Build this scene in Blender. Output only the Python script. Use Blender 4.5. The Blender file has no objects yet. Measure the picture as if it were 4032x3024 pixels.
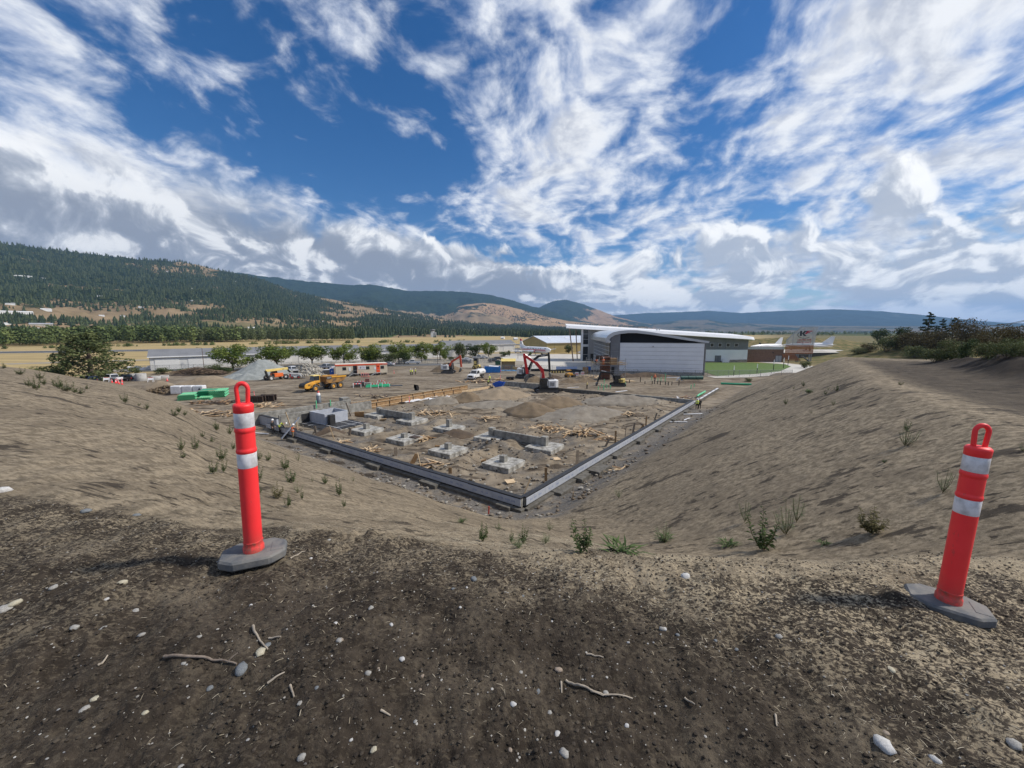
import bpy,bmesh,math,random
import numpy as np
from mathutils import Vector,Matrix,Euler,noise as mnoise
# ------------------------------------------------------------------ camera, sky, sun, exposure
sc=bpy.context.scene
CAM_H,PITCH,FPX=12.5,math.radians(7.8),1514.0/4032.0
cam_data=bpy.data.cameras.new('camera')
cam=bpy.data.objects.new('camera',cam_data)
sc.collection.objects.link(cam)
cam.location=(0,0,CAM_H)
cam.rotation_euler=(math.pi/2-PITCH,0,0)
cam_data.sensor_width=36.0
cam_data.lens=36.0*FPX
cam_data.clip_start=0.05
cam_data.clip_end=90000.0
sc.camera=cam
SUN_EL,SUN_AZ=math.radians(45),math.atan2(0.99,0.06)
SUN_DIR=Vector((math.sin(SUN_AZ)*math.cos(SUN_EL),math.cos(SUN_AZ)*math.cos(SUN_EL),math.sin(SUN_EL)))
sun_data=bpy.data.lights.new('sun','SUN')
sun_data.energy=3.4
sun_data.angle=math.radians(4)
sun_data.color=(1.0,0.94,0.85)
sun=bpy.data.objects.new('sun',sun_data)
sc.collection.objects.link(sun)
sun.rotation_euler=SUN_DIR.to_track_quat('Z','Y').to_euler()
sc.view_settings.view_transform='Standard'
sc.view_settings.look='None'
sc.view_settings.gamma=1.0
sc.view_settings.exposure=0.3
sc.view_settings.use_curve_mapping=False
sc.cycles.max_bounces=4
sc.cycles.diffuse_bounces=2
sc.cycles.glossy_bounces=3
sc.cycles.transmission_bounces=3
sc.cycles.volume_bounces=0
sc.cycles.transparent_max_bounces=8
sc.cycles.use_denoising=True
sc.cycles.sample_clamp_indirect=6.0
rng=random.Random(7)
nrng=np.random.default_rng(11)
class NT:
 """small helper to write node trees"""
 def __init__(self,tree):
  self.t=tree
  tree.nodes.clear()
  self.l=tree.links
 def put(self,sock,v):
  if v is None:
   return
  if isinstance(v,bpy.types.NodeSocket):
   self.l.new(v,sock)
  elif isinstance(v,bpy.types.Node):
   self.l.new(v.outputs[0],sock)
  else:
   if sock.type=='RGBA' and len(v)==3:
    v=(*v,1.0)
   sock.default_value=v
 def n(self,kind,ins=None,**props):
  nd=self.t.nodes.new(kind)
  for k,v in props.items():
   setattr(nd,k,v)
  for k,v in(ins or{}).items():
   self.put(nd.inputs[k],v)
  return nd
 def m(self,op,a,b=None,c=None,clamp=False):
  nd=self.n('ShaderNodeMath',operation=op,use_clamp=clamp)
  for i,v in enumerate((a,b,c)):
   self.put(nd.inputs[i],v)
  return nd.outputs[0]
 def v(self,op,a,b=None,scale=None):
  nd=self.n('ShaderNodeVectorMath',operation=op)
  self.put(nd.inputs[0],a)
  if b is not None:
   self.put(nd.inputs[1],b)
  if scale is not None:
   self.put(nd.inputs['Scale'],scale)
  return nd.outputs['Value']if op in('DOT_PRODUCT','LENGTH','DISTANCE')else nd.outputs[0]
 def noise(self,vec,scale,detail=4,rough=0.5,dist=0.0,dims='3D',w=None):
  nd=self.n('ShaderNodeTexNoise',{'Scale':scale,'Detail':detail,'Roughness':rough,'Distortion':dist},noise_dimensions=dims)
  if vec is not None:
   self.put(nd.inputs['Vector'],vec)
  return nd.outputs['Fac']
 def ss(self,x,lo,hi):
  nd=self.n('ShaderNodeMapRange',interpolation_type='SMOOTHSTEP')
  self.put(nd.inputs[0],x)
  self.put(nd.inputs[1],lo)
  self.put(nd.inputs[2],hi)
  return nd.outputs[0]
 def mix(self,f,a,b):
  nd=self.n('ShaderNodeMix',data_type='RGBA')
  self.put(nd.inputs[0],f)
  self.put(nd.inputs[6],a)
  self.put(nd.inputs[7],b)
  return nd.outputs[2]
 def xyz(self,v):
  nd=self.n('ShaderNodeSeparateXYZ',{0:v})
  return nd.outputs
 def vec(self,x,y,z):
  return self.n('ShaderNodeCombineXYZ',{0:x,1:y,2:z}).outputs[0]
def pix_dir(u,v):
 """unit view direction of a point of the 4032 x 3024 photograph"""
 x,y=(u-2016)/1514.0,-(v-1512)/1514.0
 c,s=math.cos(PITCH),math.sin(PITCH)
 return Vector((x,c+y*s,-s+y*c)).normalized()
def at(u,v,z=0.0):
 """survey: where the line of sight of a photo point meets the level z"""
 d=pix_dir(u,v)
 t=(z-CAM_H)/d.z
 return Vector((d.x*t,d.y*t,z))
def build_world():
 w=bpy.data.worlds.new('World')
 sc.world=w
 w.use_nodes=True
 k=NT(w.node_tree)
 sky=k.n('ShaderNodeTexSky',sky_type='NISHITA',sun_disc=False,sun_elevation=SUN_EL,sun_rotation=SUN_AZ,altitude=400.0,air_density=1.0,dust_density=0.35,ozone_density=3.0)
 d=k.n('ShaderNodeTexCoord').outputs['Generated']
 x,y,z=k.xyz(d)[:3]
 zc=k.m('ADD',k.m('MAXIMUM',z,0.0),0.24)
 px,py=k.m('DIVIDE',x,zc),k.m('DIVIDE',y,zc)
 P=k.vec(px,py,0.0)
 # ---- altocumulus: mottled puffs in loose streets running away from the viewer a little to the right
 a=math.radians(14)
 ca,sa=math.cos(a),math.sin(a)
 qu=k.m('SUBTRACT',k.m('MULTIPLY',px,ca),k.m('MULTIPLY',py,sa))
 qv=k.m('ADD',k.m('MULTIPLY',px,sa),k.m('MULTIPLY',py,ca))
 Q=k.vec(k.m('MULTIPLY',qu,1.45),k.m('MULTIPLY',qv,1.30),3.1)
 warp=k.n('ShaderNodeTexNoise',{'Vector':Q,'Scale':1.6,'Detail':2.0},noise_dimensions='2D').outputs['Color']
 Qw=k.v('ADD',Q,k.v('SCALE',k.v('SUBTRACT',warp,(0.5,0.5,0.5)),scale=0.26))
 def alto(off):
  v=k.v('ADD',Qw,off)
  big=k.noise(v,1.5,2,0.5,0.0,'2D')
  fine=k.noise(v,4.6,8,0.57,0.0,'2D')
  return k.m('ADD',k.m('MULTIPLY',big,0.50),k.m('MULTIPLY',fine,0.58))
 n0=alto((0,0,0))
 n1=alto((0.055,0.02,0))
 # where the cover is thick (+) or open (-)
 cov=None
 for(u,v_,rad,amp)in BLOBS:
  c=k.v('DOT_PRODUCT',d,tuple(pix_dir(u,v_)))
  kk=1.0/(1-math.cos(math.radians(rad)))
  e=k.m('MULTIPLY',k.m('EXPONENT',k.m('MULTIPLY',k.m('SUBTRACT',c,1.0),kk)),amp)
  cov=e if cov is None else k.m('ADD',cov,e)
 dens=k.m('ADD',k.m('MULTIPLY_ADD',k.m('SUBTRACT',n0,0.53),1.75,0.585),k.m('MULTIPLY',cov,0.62))
 alpha1=k.ss(dens,0.43,0.84)
 thick=k.ss(dens,0.66,0.98)
 lit=k.ss(k.m('SUBTRACT',n0,n1),-0.12,0.12)
 c_lo=k.mix(lit,(4.6,5.2,6.6),(7.6,7.9,8.4))
 c_hi=k.mix(lit,(4.3,4.6,5.3),(8.2,8.3,8.4))
 col1=k.mix(thick,c_lo,c_hi)
 sky_b=k.n('ShaderNodeHueSaturation',{'Hue':0.506,'Saturation':1.36,'Value':0.80,'Color':sky.outputs[0]}).outputs[0]
 base=k.mix(k.m('MULTIPLY',alpha1,0.93),sky_b,col1)
 # ---- cumulus: lumps in angle space, smaller towards the horizon
 az=k.m('ARCTAN2',x,y)
 el=k.m('ARCSINE',z)
 S=k.vec(az,k.m('MULTIPLY',k.m('LOGARITHM',k.m('ADD',k.m('MAXIMUM',el,0.0),0.16),math.e),0.42),0.0)
 wp=k.n('ShaderNodeTexNoise',{'Vector':S,'Scale':5.0,'Detail':2.0},noise_dimensions='2D').outputs['Color']
 Sw=k.v('ADD',S,k.v('SCALE',k.v('SUBTRACT',wp,(0.5,0.5,0.5)),scale=0.13))
 def cum(off):
  v=k.v('ADD',Sw,off)
  a_=k.noise(v,4.2,9,0.58,0.0,'2D')
  b_=k.n('ShaderNodeTexVoronoi',{'Vector':v,'Scale':11.0,'Detail':1.0,'Roughness':0.5},voronoi_dimensions='2D').outputs['Distance']
  return k.m('SUBTRACT',a_,k.m('MULTIPLY',b_,0.11))
 c0=cum((0,0,0))
 c1=cum((0.014,0.024,0))
 dl=k.m('SUBTRACT',c0,c1)
 clit=k.ss(dl,-0.045,0.075)
 soft=k.noise(S,2.1,4,0.5,0.0,'2D')
 # left bank: everything below an inclined edge
 nrm=pix_dir(0,535).cross(pix_dir(2300,1075)).normalized()
 if nrm.z>0:
  nrm=-nrm
 tb=k.v('DOT_PRODUCT',d,tuple(nrm))
 e_bank=k.m('ADD',tb,k.m('ADD',k.m('MULTIPLY',k.m('SUBTRACT',c0,0.45),0.20),k.m('MULTIPLY',k.m('SUBTRACT',soft,0.5),0.06)))
 right_cut=k.m('SUBTRACT',1.0,k.ss(az,0.04,0.24))
 left_soft=k.ss(az,-0.15,-0.75)
 a_bank=k.m('MULTIPLY',k.ss(e_bank,k.m('MULTIPLY',left_soft,-0.06),k.m('ADD',0.02,k.m('MULTIPLY',left_soft,0.04))),right_cut)
 # low cumulus on the horizon all around
 e_low=k.m('ADD',k.m('SUBTRACT',k.m('ADD',0.135,k.m('MULTIPLY',k.ss(az,-0.05,0.35),0.085)),el),k.m('ADD',k.m('MULTIPLY',k.m('SUBTRACT',c0,0.45),0.42),k.m('MULTIPLY',k.m('SUBTRACT',soft,0.5),0.26)))
 a_low=k.ss(e_low,-0.02,0.04)
 deep=k.m('MULTIPLY',k.ss(tb,-0.03,0.07),right_cut)
 lowgrey=k.m('MULTIPLY',k.ss(el,0.16,0.02),k.ss(soft,0.35,0.62))
 shade=k.m('MAXIMUM',deep,k.m('MULTIPLY',lowgrey,0.75))
 grey=k.mix(k.ss(k.m('ADD',soft,k.m('MULTIPLY',dl,2.0)),0.36,0.72),(2.5,2.8,3.4),(5.2,5.5,6.0))
 white=k.mix(clit,(4.2,4.6,5.3),(9.4,9.4,9.3))
 bright=k.ss(dl,0.005,0.095)
 col_c=k.mix(k.m('MULTIPLY',shade,k.m('SUBTRACT',1.0,k.m('MULTIPLY',bright,0.62))),white,grey)
 base=k.mix(k.m('MULTIPLY',a_low,0.94),base,col_c)
 base=k.mix(a_bank,base,col_c)
 veil=k.m('MULTIPLY',k.ss(el,0.05,0.0),0.45)
 base=k.mix(veil,base,(2.6,3.3,4.6))
 bg=k.n('ShaderNodeBackground',{'Color':base,'Strength':0.10})
 out=k.n('ShaderNodeOutputWorld')
 k.l.new(bg.outputs[0],out.inputs['Surface'])
 w.cycles.sampling_method='MANUAL'
 w.cycles.sample_map_resolution=512
 #        u     v    radius  amount
BLOBS=[(656,146,7,-0.14),(1112,300,9,-0.24),(1060,600,8,-0.20),(1385,656,10,-0.30),(1600,330,6,-0.16),(2844,547,5,-0.10),(3008,790,5,-0.22),(3573,529,7,-0.24),(3737,766,6,-0.22),(2443,510,5,-0.12),(2260,993,4,-0.26),(220,220,14,0.12),(350,600,12,0.16),(1260,320,5,0.16),(1930,360,8,0.14),(2150,690,9,0.18),(2550,730,8,0.16),(2370,270,7,0.08),(3135,290,9,0.18),(3650,110,12,0.26),(3830,260,7,0.18),(3210,550,6,0.14),(2920,760,6,0.10),(3550,675,6,0.18),(3370,875,7,0.16),(1700,950,6,-0.05)]
build_world()
# ------------------------------------------------------------------ helpers
COL=sc.collection
def tag(o,label=None,cat=None,group=None,kind=None):
 if label:o['label']=label
 if cat:o['category']=cat
 if group:o['group']=group
 if kind:o['kind']=kind
 return o
def link(o,parent=None):
 COL.objects.link(o)
 if parent is not None:
  o.parent=parent
 return o
def empty(name,loc=(0,0,0),rz=0.0,label=None,cat=None,group=None):
 o=bpy.data.objects.new(name,None)
 o.empty_display_size=0.2
 o.location=loc
 o.rotation_euler=(0,0,rz)
 return tag(link(o),label,cat,group,'thing' if cat else None)
def copy_tree(o,parent=None):
 c=o.copy()
 link(c,None)
 c.parent=parent
 for ch in list(o.children):
  copy_tree(ch,c)
 return c
MATS={}
def mat(name,rgb,rough=0.8,var=0.12,scale=6.0,metal=0.0,bump=0.0,rgb2=None,detail=5,spec=None,bscale=None,coat=0.0,emit=None):
 """procedural paint: two tones mixed by noise, optional bump"""
 if name in MATS:
  return MATS[name]
 m=bpy.data.materials.new(name)
 m.use_nodes=True
 k=NT(m.node_tree)
 co=k.n('ShaderNodeTexCoord').outputs['Object']
 f=k.noise(co,scale,detail,0.6)
 c2=rgb2 if rgb2 else tuple(max(0.0,c*(1-2.2*var))for c in rgb)
 c1=rgb if rgb2 else tuple(min(1.0,c*(1+var))for c in rgb)
 col=k.mix(k.ss(f,0.30,0.70),c1,c2)
 p=k.n('ShaderNodeBsdfPrincipled',{'Base Color':col,'Roughness':rough,'Metallic':metal})
 if spec is not None:
  p.inputs['Specular IOR Level'].default_value=spec
 if coat:
  p.inputs['Coat Weight'].default_value=coat
 if bump:
  b=k.n('ShaderNodeBump',{'Height':k.noise(co,bscale or scale*4,6,0.6),'Strength':0.6,'Distance':bump})
  k.l.new(b.outputs[0],p.inputs['Normal'])
 o=k.n('ShaderNodeOutputMaterial')
 k.l.new(p.outputs[0],o.inputs[0])
 MATS[name]=m
 return m
class MB:
 """collects shapes, then links them as ONE mesh object"""
 def __init__(self):
  self.v,self.f,self.mi,self.sm=[],[],[],[]
 def add(self,vs,fs,mi=0,smooth=False,M=None):
  b=len(self.v)
  if M is not None:
   vs=[M@Vector(p)for p in vs]
  self.v+=[tuple(p)for p in vs]
  self.f+=[tuple(i+b for i in q)for q in fs]
  self.mi+=[mi]*len(fs)
  self.sm+=[smooth]*len(fs)
  return self
 def box(self,c,s,mi=0,M=None,rz=0.0,top=(1,1),rot=None):
  hx,hy,hz=s[0]/2,s[1]/2,s[2]/2
  tx,ty=top
  vs=[(-hx,-hy,-hz),(hx,-hy,-hz),(hx,hy,-hz),(-hx,hy,-hz),(-hx*tx,-hy*ty,hz),(hx*tx,-hy*ty,hz),(hx*tx,hy*ty,hz),(-hx*tx,hy*ty,hz)]
  T=Matrix.Translation(c)@(Euler(rot).to_matrix().to_4x4()if rot else Matrix.Rotation(rz,4,'Z'))
  if M is not None:
   T=M@T
  return self.add(vs,[(0,3,2,1),(4,5,6,7),(0,1,5,4),(1,2,6,5),(2,3,7,6),(3,0,4,7)],mi,False,T)
 def bar(self,p,q,w,h=None,mi=0,up=(0,0,1),M=None):
  """rectangular beam from p to q"""
  p,q=Vector(p),Vector(q)
  h=h or w
  d=(q-p)
  L=d.length
  if L<1e-6:
   return self
  x=d/L
  u=Vector(up)
  if abs(x.dot(u))>0.98:
   u=Vector((1,0,0))
  y=u.cross(x).normalized()
  z=x.cross(y)
  vs=[]
  for t in(0,L):
   for(a,b)in((-1,-1),(1,-1),(1,1),(-1,1)):
    vs.append(p+x*t+y*(a*w/2)+z*(b*h/2))
  return self.add(vs,[(0,3,2,1),(4,5,6,7),(0,1,5,4),(1,2,6,5),(2,3,7,6),(3,0,4,7)],mi,False,M)
 def cyl(self,p,q,r0,r1=None,n=12,mi=0,cap=True,smooth=True,M=None):
  p,q=Vector(p),Vector(q)
  r1=r0 if r1 is None else r1
  x=(q-p).normalized()
  u=Vector((0,0,1))if abs(x.z)<0.9 else Vector((1,0,0))
  y=u.cross(x).normalized()
  z=x.cross(y)
  vs=[]
  for c,r in((p,r0),(q,r1)):
   for i in range(n):
    a=2*math.pi*i/n
    vs.append(c+y*(r*math.cos(a))+z*(r*math.sin(a)))
  fs=[(i,(i+1)%n,n+(i+1)%n,n+i)for i in range(n)]
  self.add(vs,fs,mi,smooth,M)
  if cap:
   self.add(vs,[tuple(reversed(range(n))),tuple(range(n,2*n))],mi,False,M)
  return self
 def tube(self,pts,r,n=6,mi=0,smooth=True,M=None,cap=True):
  pts=[Vector(p)for p in pts]
  rs=r if isinstance(r,(list,tuple))else[r]*len(pts)
  vs,N=[],len(pts)
  for i,p in enumerate(pts):
   t=(pts[min(i+1,N-1)]-pts[max(i-1,0)]).normalized()
   if i==0:
    u=Vector((0,0,1))if abs(t.z)<0.9 else Vector((1,0,0))
    y=u.cross(t).normalized()
   else:
    y=(y-t*y.dot(t)).normalized()
   z=t.cross(y)
   for j in range(n):
    a=2*math.pi*j/n
    vs.append(p+y*(rs[i]*math.cos(a))+z*(rs[i]*math.sin(a)))
  fs=[(i*n+j,i*n+(j+1)%n,(i+1)*n+(j+1)%n,(i+1)*n+j)for i in range(N-1)for j in range(n)]
  self.add(vs,fs,mi,smooth,M)
  if cap:
   self.add(vs,[tuple(reversed(range(n))),tuple(range((N-1)*n,N*n))],mi,False,M)
  return self
 def lathe(self,prof,n=16,mi=0,smooth=True,c=(0,0,0),M=None,cap=True):
  vs,N=[],len(prof)
  for r,z in prof:
   for j in range(n):
    a=2*math.pi*j/n
    vs.append((c[0]+r*math.cos(a),c[1]+r*math.sin(a),c[2]+z))
  fs=[(i*n+j,i*n+(j+1)%n,(i+1)*n+(j+1)%n,(i+1)*n+j)for i in range(N-1)for j in range(n)]
  self.add(vs,fs,mi,smooth,M)
  if cap:
   self.add(vs,[tuple(reversed(range(n))),tuple(range((N-1)*n,N*n))],mi,False,M)
  return self
 def prism(self,poly,y0,y1,mi=0,M=None,smooth=False):
  """polygon in the x-z plane pushed from y0 to y1"""
  n=len(poly)
  vs=[(x,y0,z)for x,z in poly]+[(x,y1,z)for x,z in poly]
  fs=[tuple(range(n)),tuple(reversed(range(n,2*n)))]
  fs+=[(i,n+i,n+(i+1)%n,(i+1)%n)for i in range(n)]
  return self.add(vs,fs,mi,smooth,M)
 def slab(self,poly,z0,z1,mi=0,M=None):
  """polygon in the x-y plane pushed from z0 to z1"""
  n=len(poly)
  vs=[(x,y,z0)for x,y in poly]+[(x,y,z1)for x,y in poly]
  fs=[tuple(reversed(range(n))),tuple(range(n,2*n))]
  fs+=[(i,(i+1)%n,n+(i+1)%n,n+i)for i in range(n)]
  return self.add(vs,fs,mi,False,M)
 def mesh(self,name,mats,bevel=0.0):
  me=bpy.data.meshes.new(name)
  me.from_pydata(self.v,[],self.f)
  for m in(mats if isinstance(mats,(list,tuple))else[mats]):
   me.materials.append(m)
  me.polygons.foreach_set('material_index',self.mi)
  me.polygons.foreach_set('use_smooth',self.sm)
  bm=bmesh.new()
  bm.from_mesh(me)
  bmesh.ops.recalc_face_normals(bm,faces=bm.faces)
  if bevel:
   bmesh.ops.remove_doubles(bm,verts=bm.verts,dist=1e-5)
   ed=[e for e in bm.edges if len(e.link_faces)==2 and e.calc_face_angle(0)>0.6]
   bmesh.ops.bevel(bm,geom=ed,offset=bevel,segments=1,affect='EDGES',clamp_overlap=True)
  bm.to_mesh(me)
  bm.free()
  return me
 def build(self,name,mats,parent=None,bevel=0.0,loc=None,rz=None):
  o=bpy.data.objects.new(name,self.mesh(name,mats,bevel))
  link(o,parent)
  if loc is not None:
   o.location=loc
  if rz is not None:
   o.rotation_euler=(0,0,rz)
  return o
def big_mesh(name,V,F,mats,attrs=None,smooth=True,parent=None):
 """numpy arrays -> mesh object (all faces with the same corner count)"""
 me=bpy.data.meshes.new(name)
 V=np.asarray(V,np.float32)
 F=np.asarray(F,np.int32)
 k=F.shape[1]
 me.vertices.add(len(V))
 me.vertices.foreach_set('co',V.ravel())
 me.loops.add(F.size)
 me.loops.foreach_set('vertex_index',F.ravel())
 me.polygons.add(len(F))
 me.polygons.foreach_set('loop_start',np.arange(0,F.size,k,dtype=np.int32))
 me.polygons.foreach_set('use_smooth',np.full(len(F),smooth))
 me.update(calc_edges=True)
 for an,av in(attrs or{}).items():
  av=np.asarray(av,np.float32)
  if av.ndim==1:
   a=me.attributes.new(an,'FLOAT','POINT')
   a.data.foreach_set('value',av)
  else:
   a=me.attributes.new(an,'FLOAT_VECTOR','POINT')
   a.data.foreach_set('vector',av.ravel())
 for m in(mats if isinstance(mats,(list,tuple))else[mats]):
  me.materials.append(m)
 o=bpy.data.objects.new(name,me)
 return link(o,parent)
def scatter(name,bv,bf,pos,scl,rz,mats,tilt=None,smooth=False,tint=None,parent=None):
 """many small copies of one base shape, joined into one mesh of stuff"""
 bv=np.asarray(bv,float)
 bf=np.asarray(bf,int)
 n=len(pos)
 scl=np.asarray(scl,float)
 if scl.ndim==1:
  scl=np.repeat(scl[:,None],3,1)
 P=bv[None]*scl[:,None,:]
 if tilt is not None:
  c,s=np.cos(tilt)[:,None],np.sin(tilt)[:,None]
  y,z=P[...,1]*c-P[...,2]*s,P[...,1]*s+P[...,2]*c
  P=np.stack([P[...,0],y,z],-1)
 c,s=np.cos(rz)[:,None],np.sin(rz)[:,None]
 x,y=P[...,0]*c-P[...,1]*s,P[...,0]*s+P[...,1]*c
 P=np.stack([x,y,P[...,2]],-1)+np.asarray(pos)[:,None,:]
 F=bf[None]+(np.arange(n)*len(bv))[:,None,None]
 t=nrng.random(n)if tint is None else tint
 return big_mesh(name,P.reshape(-1,3),F.reshape(-1,bf.shape[1]),mats,{'tint':np.repeat(t,len(bv))},smooth,parent)
 # gradient noise, vectorised
_perm=nrng.permutation(512)
_perm=np.concatenate([_perm,_perm,_perm])
_ga=nrng.random(512)*2*np.pi
_gx,_gy=np.cos(_ga),np.sin(_ga)
def pnoise(x,y,seed=0):
 xi,yi=np.floor(x).astype(int),np.floor(y).astype(int)
 xf,yf=x-xi,y-yi
 xi,yi=(xi+seed*37)&511,(yi+seed*91)&511
 def g(ix,iy,dx,dy):
  h=_perm[_perm[ix&511]+(iy&511)]
  return _gx[h]*dx+_gy[h]*dy
 u,v=xf*xf*xf*(xf*(xf*6-15)+10),yf*yf*yf*(yf*(yf*6-15)+10)
 a=g(xi,yi,xf,yf)*(1-u)+g(xi+1,yi,xf-1,yf)*u
 b=g(xi,yi+1,xf,yf-1)*(1-u)+g(xi+1,yi+1,xf-1,yf-1)*u
 return(a*(1-v)+b*v)*1.5
def fbm(x,y,oct=4,seed=0,gain=0.5,lac=2.03):
 t,a=0.0,1.0
 for i in range(oct):
  t=t+a*pnoise(x,y,seed+i)
  x,y,a=x*lac,y*lac,a*gain
 return t
def sstep(x,lo,hi):
 t=np.clip((x-lo)/(hi-lo),0,1)
 return t*t*(3-2*t)
def smin(a,b,k):
 h=np.clip(0.5+0.5*(b-a)/k,0,1)
 return b*(1-h)+a*h-k*h*(1-h)
def smax(a,b,k):
 return-smin(-a,-b,k)
 # ------------------------------------------------------------------ lie of the land
D=4032/2212.0
AX_A,AX_B,C0=Vector((-0.836,0.547)),Vector((0.614,0.789)),Vector((0.7,25.5))
def fab(a,b,z=0.0):
 """foundation grid -> world"""
 p=C0+AX_A*a+AX_B*b
 return Vector((p.x,p.y,z))
ROT_A=math.atan2(AX_A.y,AX_A.x)
ROT_B=math.atan2(AX_B.y,AX_B.x)
_MI=np.linalg.inv(np.array([[AX_A.x,AX_B.x],[AX_A.y,AX_B.y]]))
_toe=[(0,787),(165,815),(330,849),(435,898),(500,926),(560,947),(650,981),(800,1034),(950,1085),(1050,1114),(1115,1127),(1150,1127)]
_tp=[at(x*D,y*D,0)for x,y in _toe]
TOE_AZ=np.array([math.atan2(p.x,p.y)for p in _tp])
TOE_R=np.array([p.length for p in _tp])
_crest=[(0,1030),(225,1065),(450,1108),(750,1145),(1100,1178),(1500,1200),(1800,1205),(2212,1185)]
_cp=[at(x*D,y*D,11.0-0.05*(x-1106)/300)for x,y in _crest]
CR_AZ=np.array([math.atan2(p.x,p.y)for p in _cp])
CR_R=np.array([Vector((p.x,p.y)).length for p in _cp])
T2,B2=np.array((0.8,24.0)),np.array((0.647,0.763))
N2=np.array((0.763,-0.647))
PAD_AB=[(6.7,6.7),(13.7,6.8),(20.9,7.3),(27.9,7.4),(20.5,13.8),(13.4,13.4),(6.5,13.3),(27.7,14.1),(34.6,14.2)]
def height(x,y,full=False):
 r=np.hypot(x,y)
 az=np.arctan2(x,y)
 zb=11.0-0.075*np.clip(x,-4,26)-0.0*y
 s2=(x-T2[0])*N2[0]+(y-T2[1])*N2[1]
 t2=x*B2[0]+y*B2[1]
 s2=s2*18.0/np.interp(t2,[-40,18,47,82,120],[20.8,19.2,17.0,15.2,15.0])
 # slope 1: falls away from the bench to the toe
 rt=np.interp(az,TOE_AZ,TOE_R)
 pc=TOE_R[-1]*(0.547*math.sin(TOE_AZ[-1])+0.836*math.cos(TOE_AZ[-1]))
 den=0.547*np.sin(az)+0.836*np.cos(az)
 rt=np.where(az>TOE_AZ[-1],pc/np.maximum(den,0.08),rt)
 rt=np.where(az<TOE_AZ[0],TOE_R[0]*(1+3*(TOE_AZ[0]-az)),rt)
 rc=np.interp(az,CR_AZ,CR_R)
 q=(r-rc)/np.maximum(rt-rc,1.0)
 s1=10.9*(1-q)
 s1=np.where((np.abs(az)>1.75),12.0,s1)
 # slope 2: side of the haul road
 zc2=np.interp(t2,[-200,0,20,47,82,105,128,150],[11.0,10.4,9.9,9.1,8.4,6.2,2.0,-0.4])
 s2z=smin(zc2*s2/17.6,zc2,0.7)
 zz=smax(s1,s2z,1.6)
 zz=smin(zb,zz,0.28)
 zz=smax(zz,0.0*zz,0.25)
 # haul road shoulder, dark berm and bushy bank on its far side
 road=sstep(s2,17.5,20)*sstep(t2,-60,-10)
 onroad=road*(1-sstep(t2,100,135))
 berm=np.exp(-((s2-27.5)/2.4)**2)*1.6*(1+0.4*fbm(x*0.4,y*0.4,3,91))*(1-sstep(t2,44,75))*sstep(t2,-30,0)
 bank=sstep(s2,27,60)*(4.0+1.5*sstep(t2,20,60))*(1-sstep(t2,120,170))
 zz=zz+onroad*(berm+bank)
 knoll=9.0*np.exp(-(((x-172)/30)**2+((y-150)/40)**2))+9.0*np.exp(-(((x-180)/62)**2+((y-245)/24)**2))
 zz=zz+knoll*sstep(r,120,160)
 ab=_MI@np.stack([(x-C0.x).ravel(),(y-C0.y).ravel()])
 fa,fb=ab[0].reshape(x.shape),ab[1].reshape(x.shape)
 inside=sstep(fa,0.3,0.8)*sstep(fb,0.3,0.8)*(1-sstep(fa,38.5,40))*(1-sstep(fb,48.5,50))
 lum=0.30+0.42*fbm(fa*0.16,fb*0.16,3,5)+0.22*fbm(fa*0.6,fb*0.6,3,9)
 lum=lum+0.35*np.exp(-((fa-10.3)/1.4)**2)*sstep(fb,2,5)*(1-sstep(fb,16,20))+0.35*np.exp(-((fb-10.2)/1.3)**2)*sstep(fa,2,5)
 lum=np.clip(lum,0.02,1.2)
 pit=np.ones_like(lum)
 for pa,pb in PAD_AB:
  dd=np.maximum(np.abs(fa-pa),np.abs(fb-pb))
  pit=np.minimum(pit,sstep(dd,1.7,3.3))
 dd=np.maximum(np.abs(fa-35)/1.7,np.abs(fb-7)/1.3)
 pit=np.minimum(pit,sstep(dd,2.2,3.2))
 lum=lum*pit+0.06*(1-pit)
 near_wall=np.minimum(fa,fb)
 lum=lum*sstep(near_wall,0.2,1.6)+0.30*(1-sstep(near_wall,0.2,1.6))
 flat=(1-sstep(zz,0.1,0.8))*(1-sstep(r,118,130))
 zz=zz+inside*lum+flat*(1-inside)*(0.10*fbm(x*0.22,y*0.22,4,3)+0.05)
 on_slope=sstep(zz,0.3,1.5)*(1-sstep(r,90,160))
 bench=1-sstep(r,rc-0.6,rc+1.3)
 bench=np.where(np.abs(az)>1.75,1.0,bench)
 bench=np.maximum(bench*(1-onroad),0)
 # ruts and clods
 zz=zz+on_slope*(0.045*fbm(x*0.35,y*0.35,4,21)+0.022*fbm(x*1.9,y*1.9,3,25))
 zz=zz+bench*(0.030*fbm(x*1.9,y*1.9,3,31)+0.016*fbm(x*7.3,y*7.3,3,41)+0.007*fbm(x*26.,y*26.,3,51))
 heap=0.10*np.exp(-(((x+1.25)/0.45)**2+((y-3.0)/0.30)**2))*(1+0.5*fbm(x*9,y*9,3,61))
 zz=zz+heap
 if not full:
  return zz
 return zz,dict(r=r,az=az,s2=s2,t2=t2,bench=bench,onroad=onroad,inside=inside,fa=fa,fb=fb,on_slope=on_slope,q=q,rt=rt,knoll=knoll)
def hz(x,y):
 return float(height(np.array([[float(x)]]),np.array([[float(y)]]))[0,0])
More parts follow.
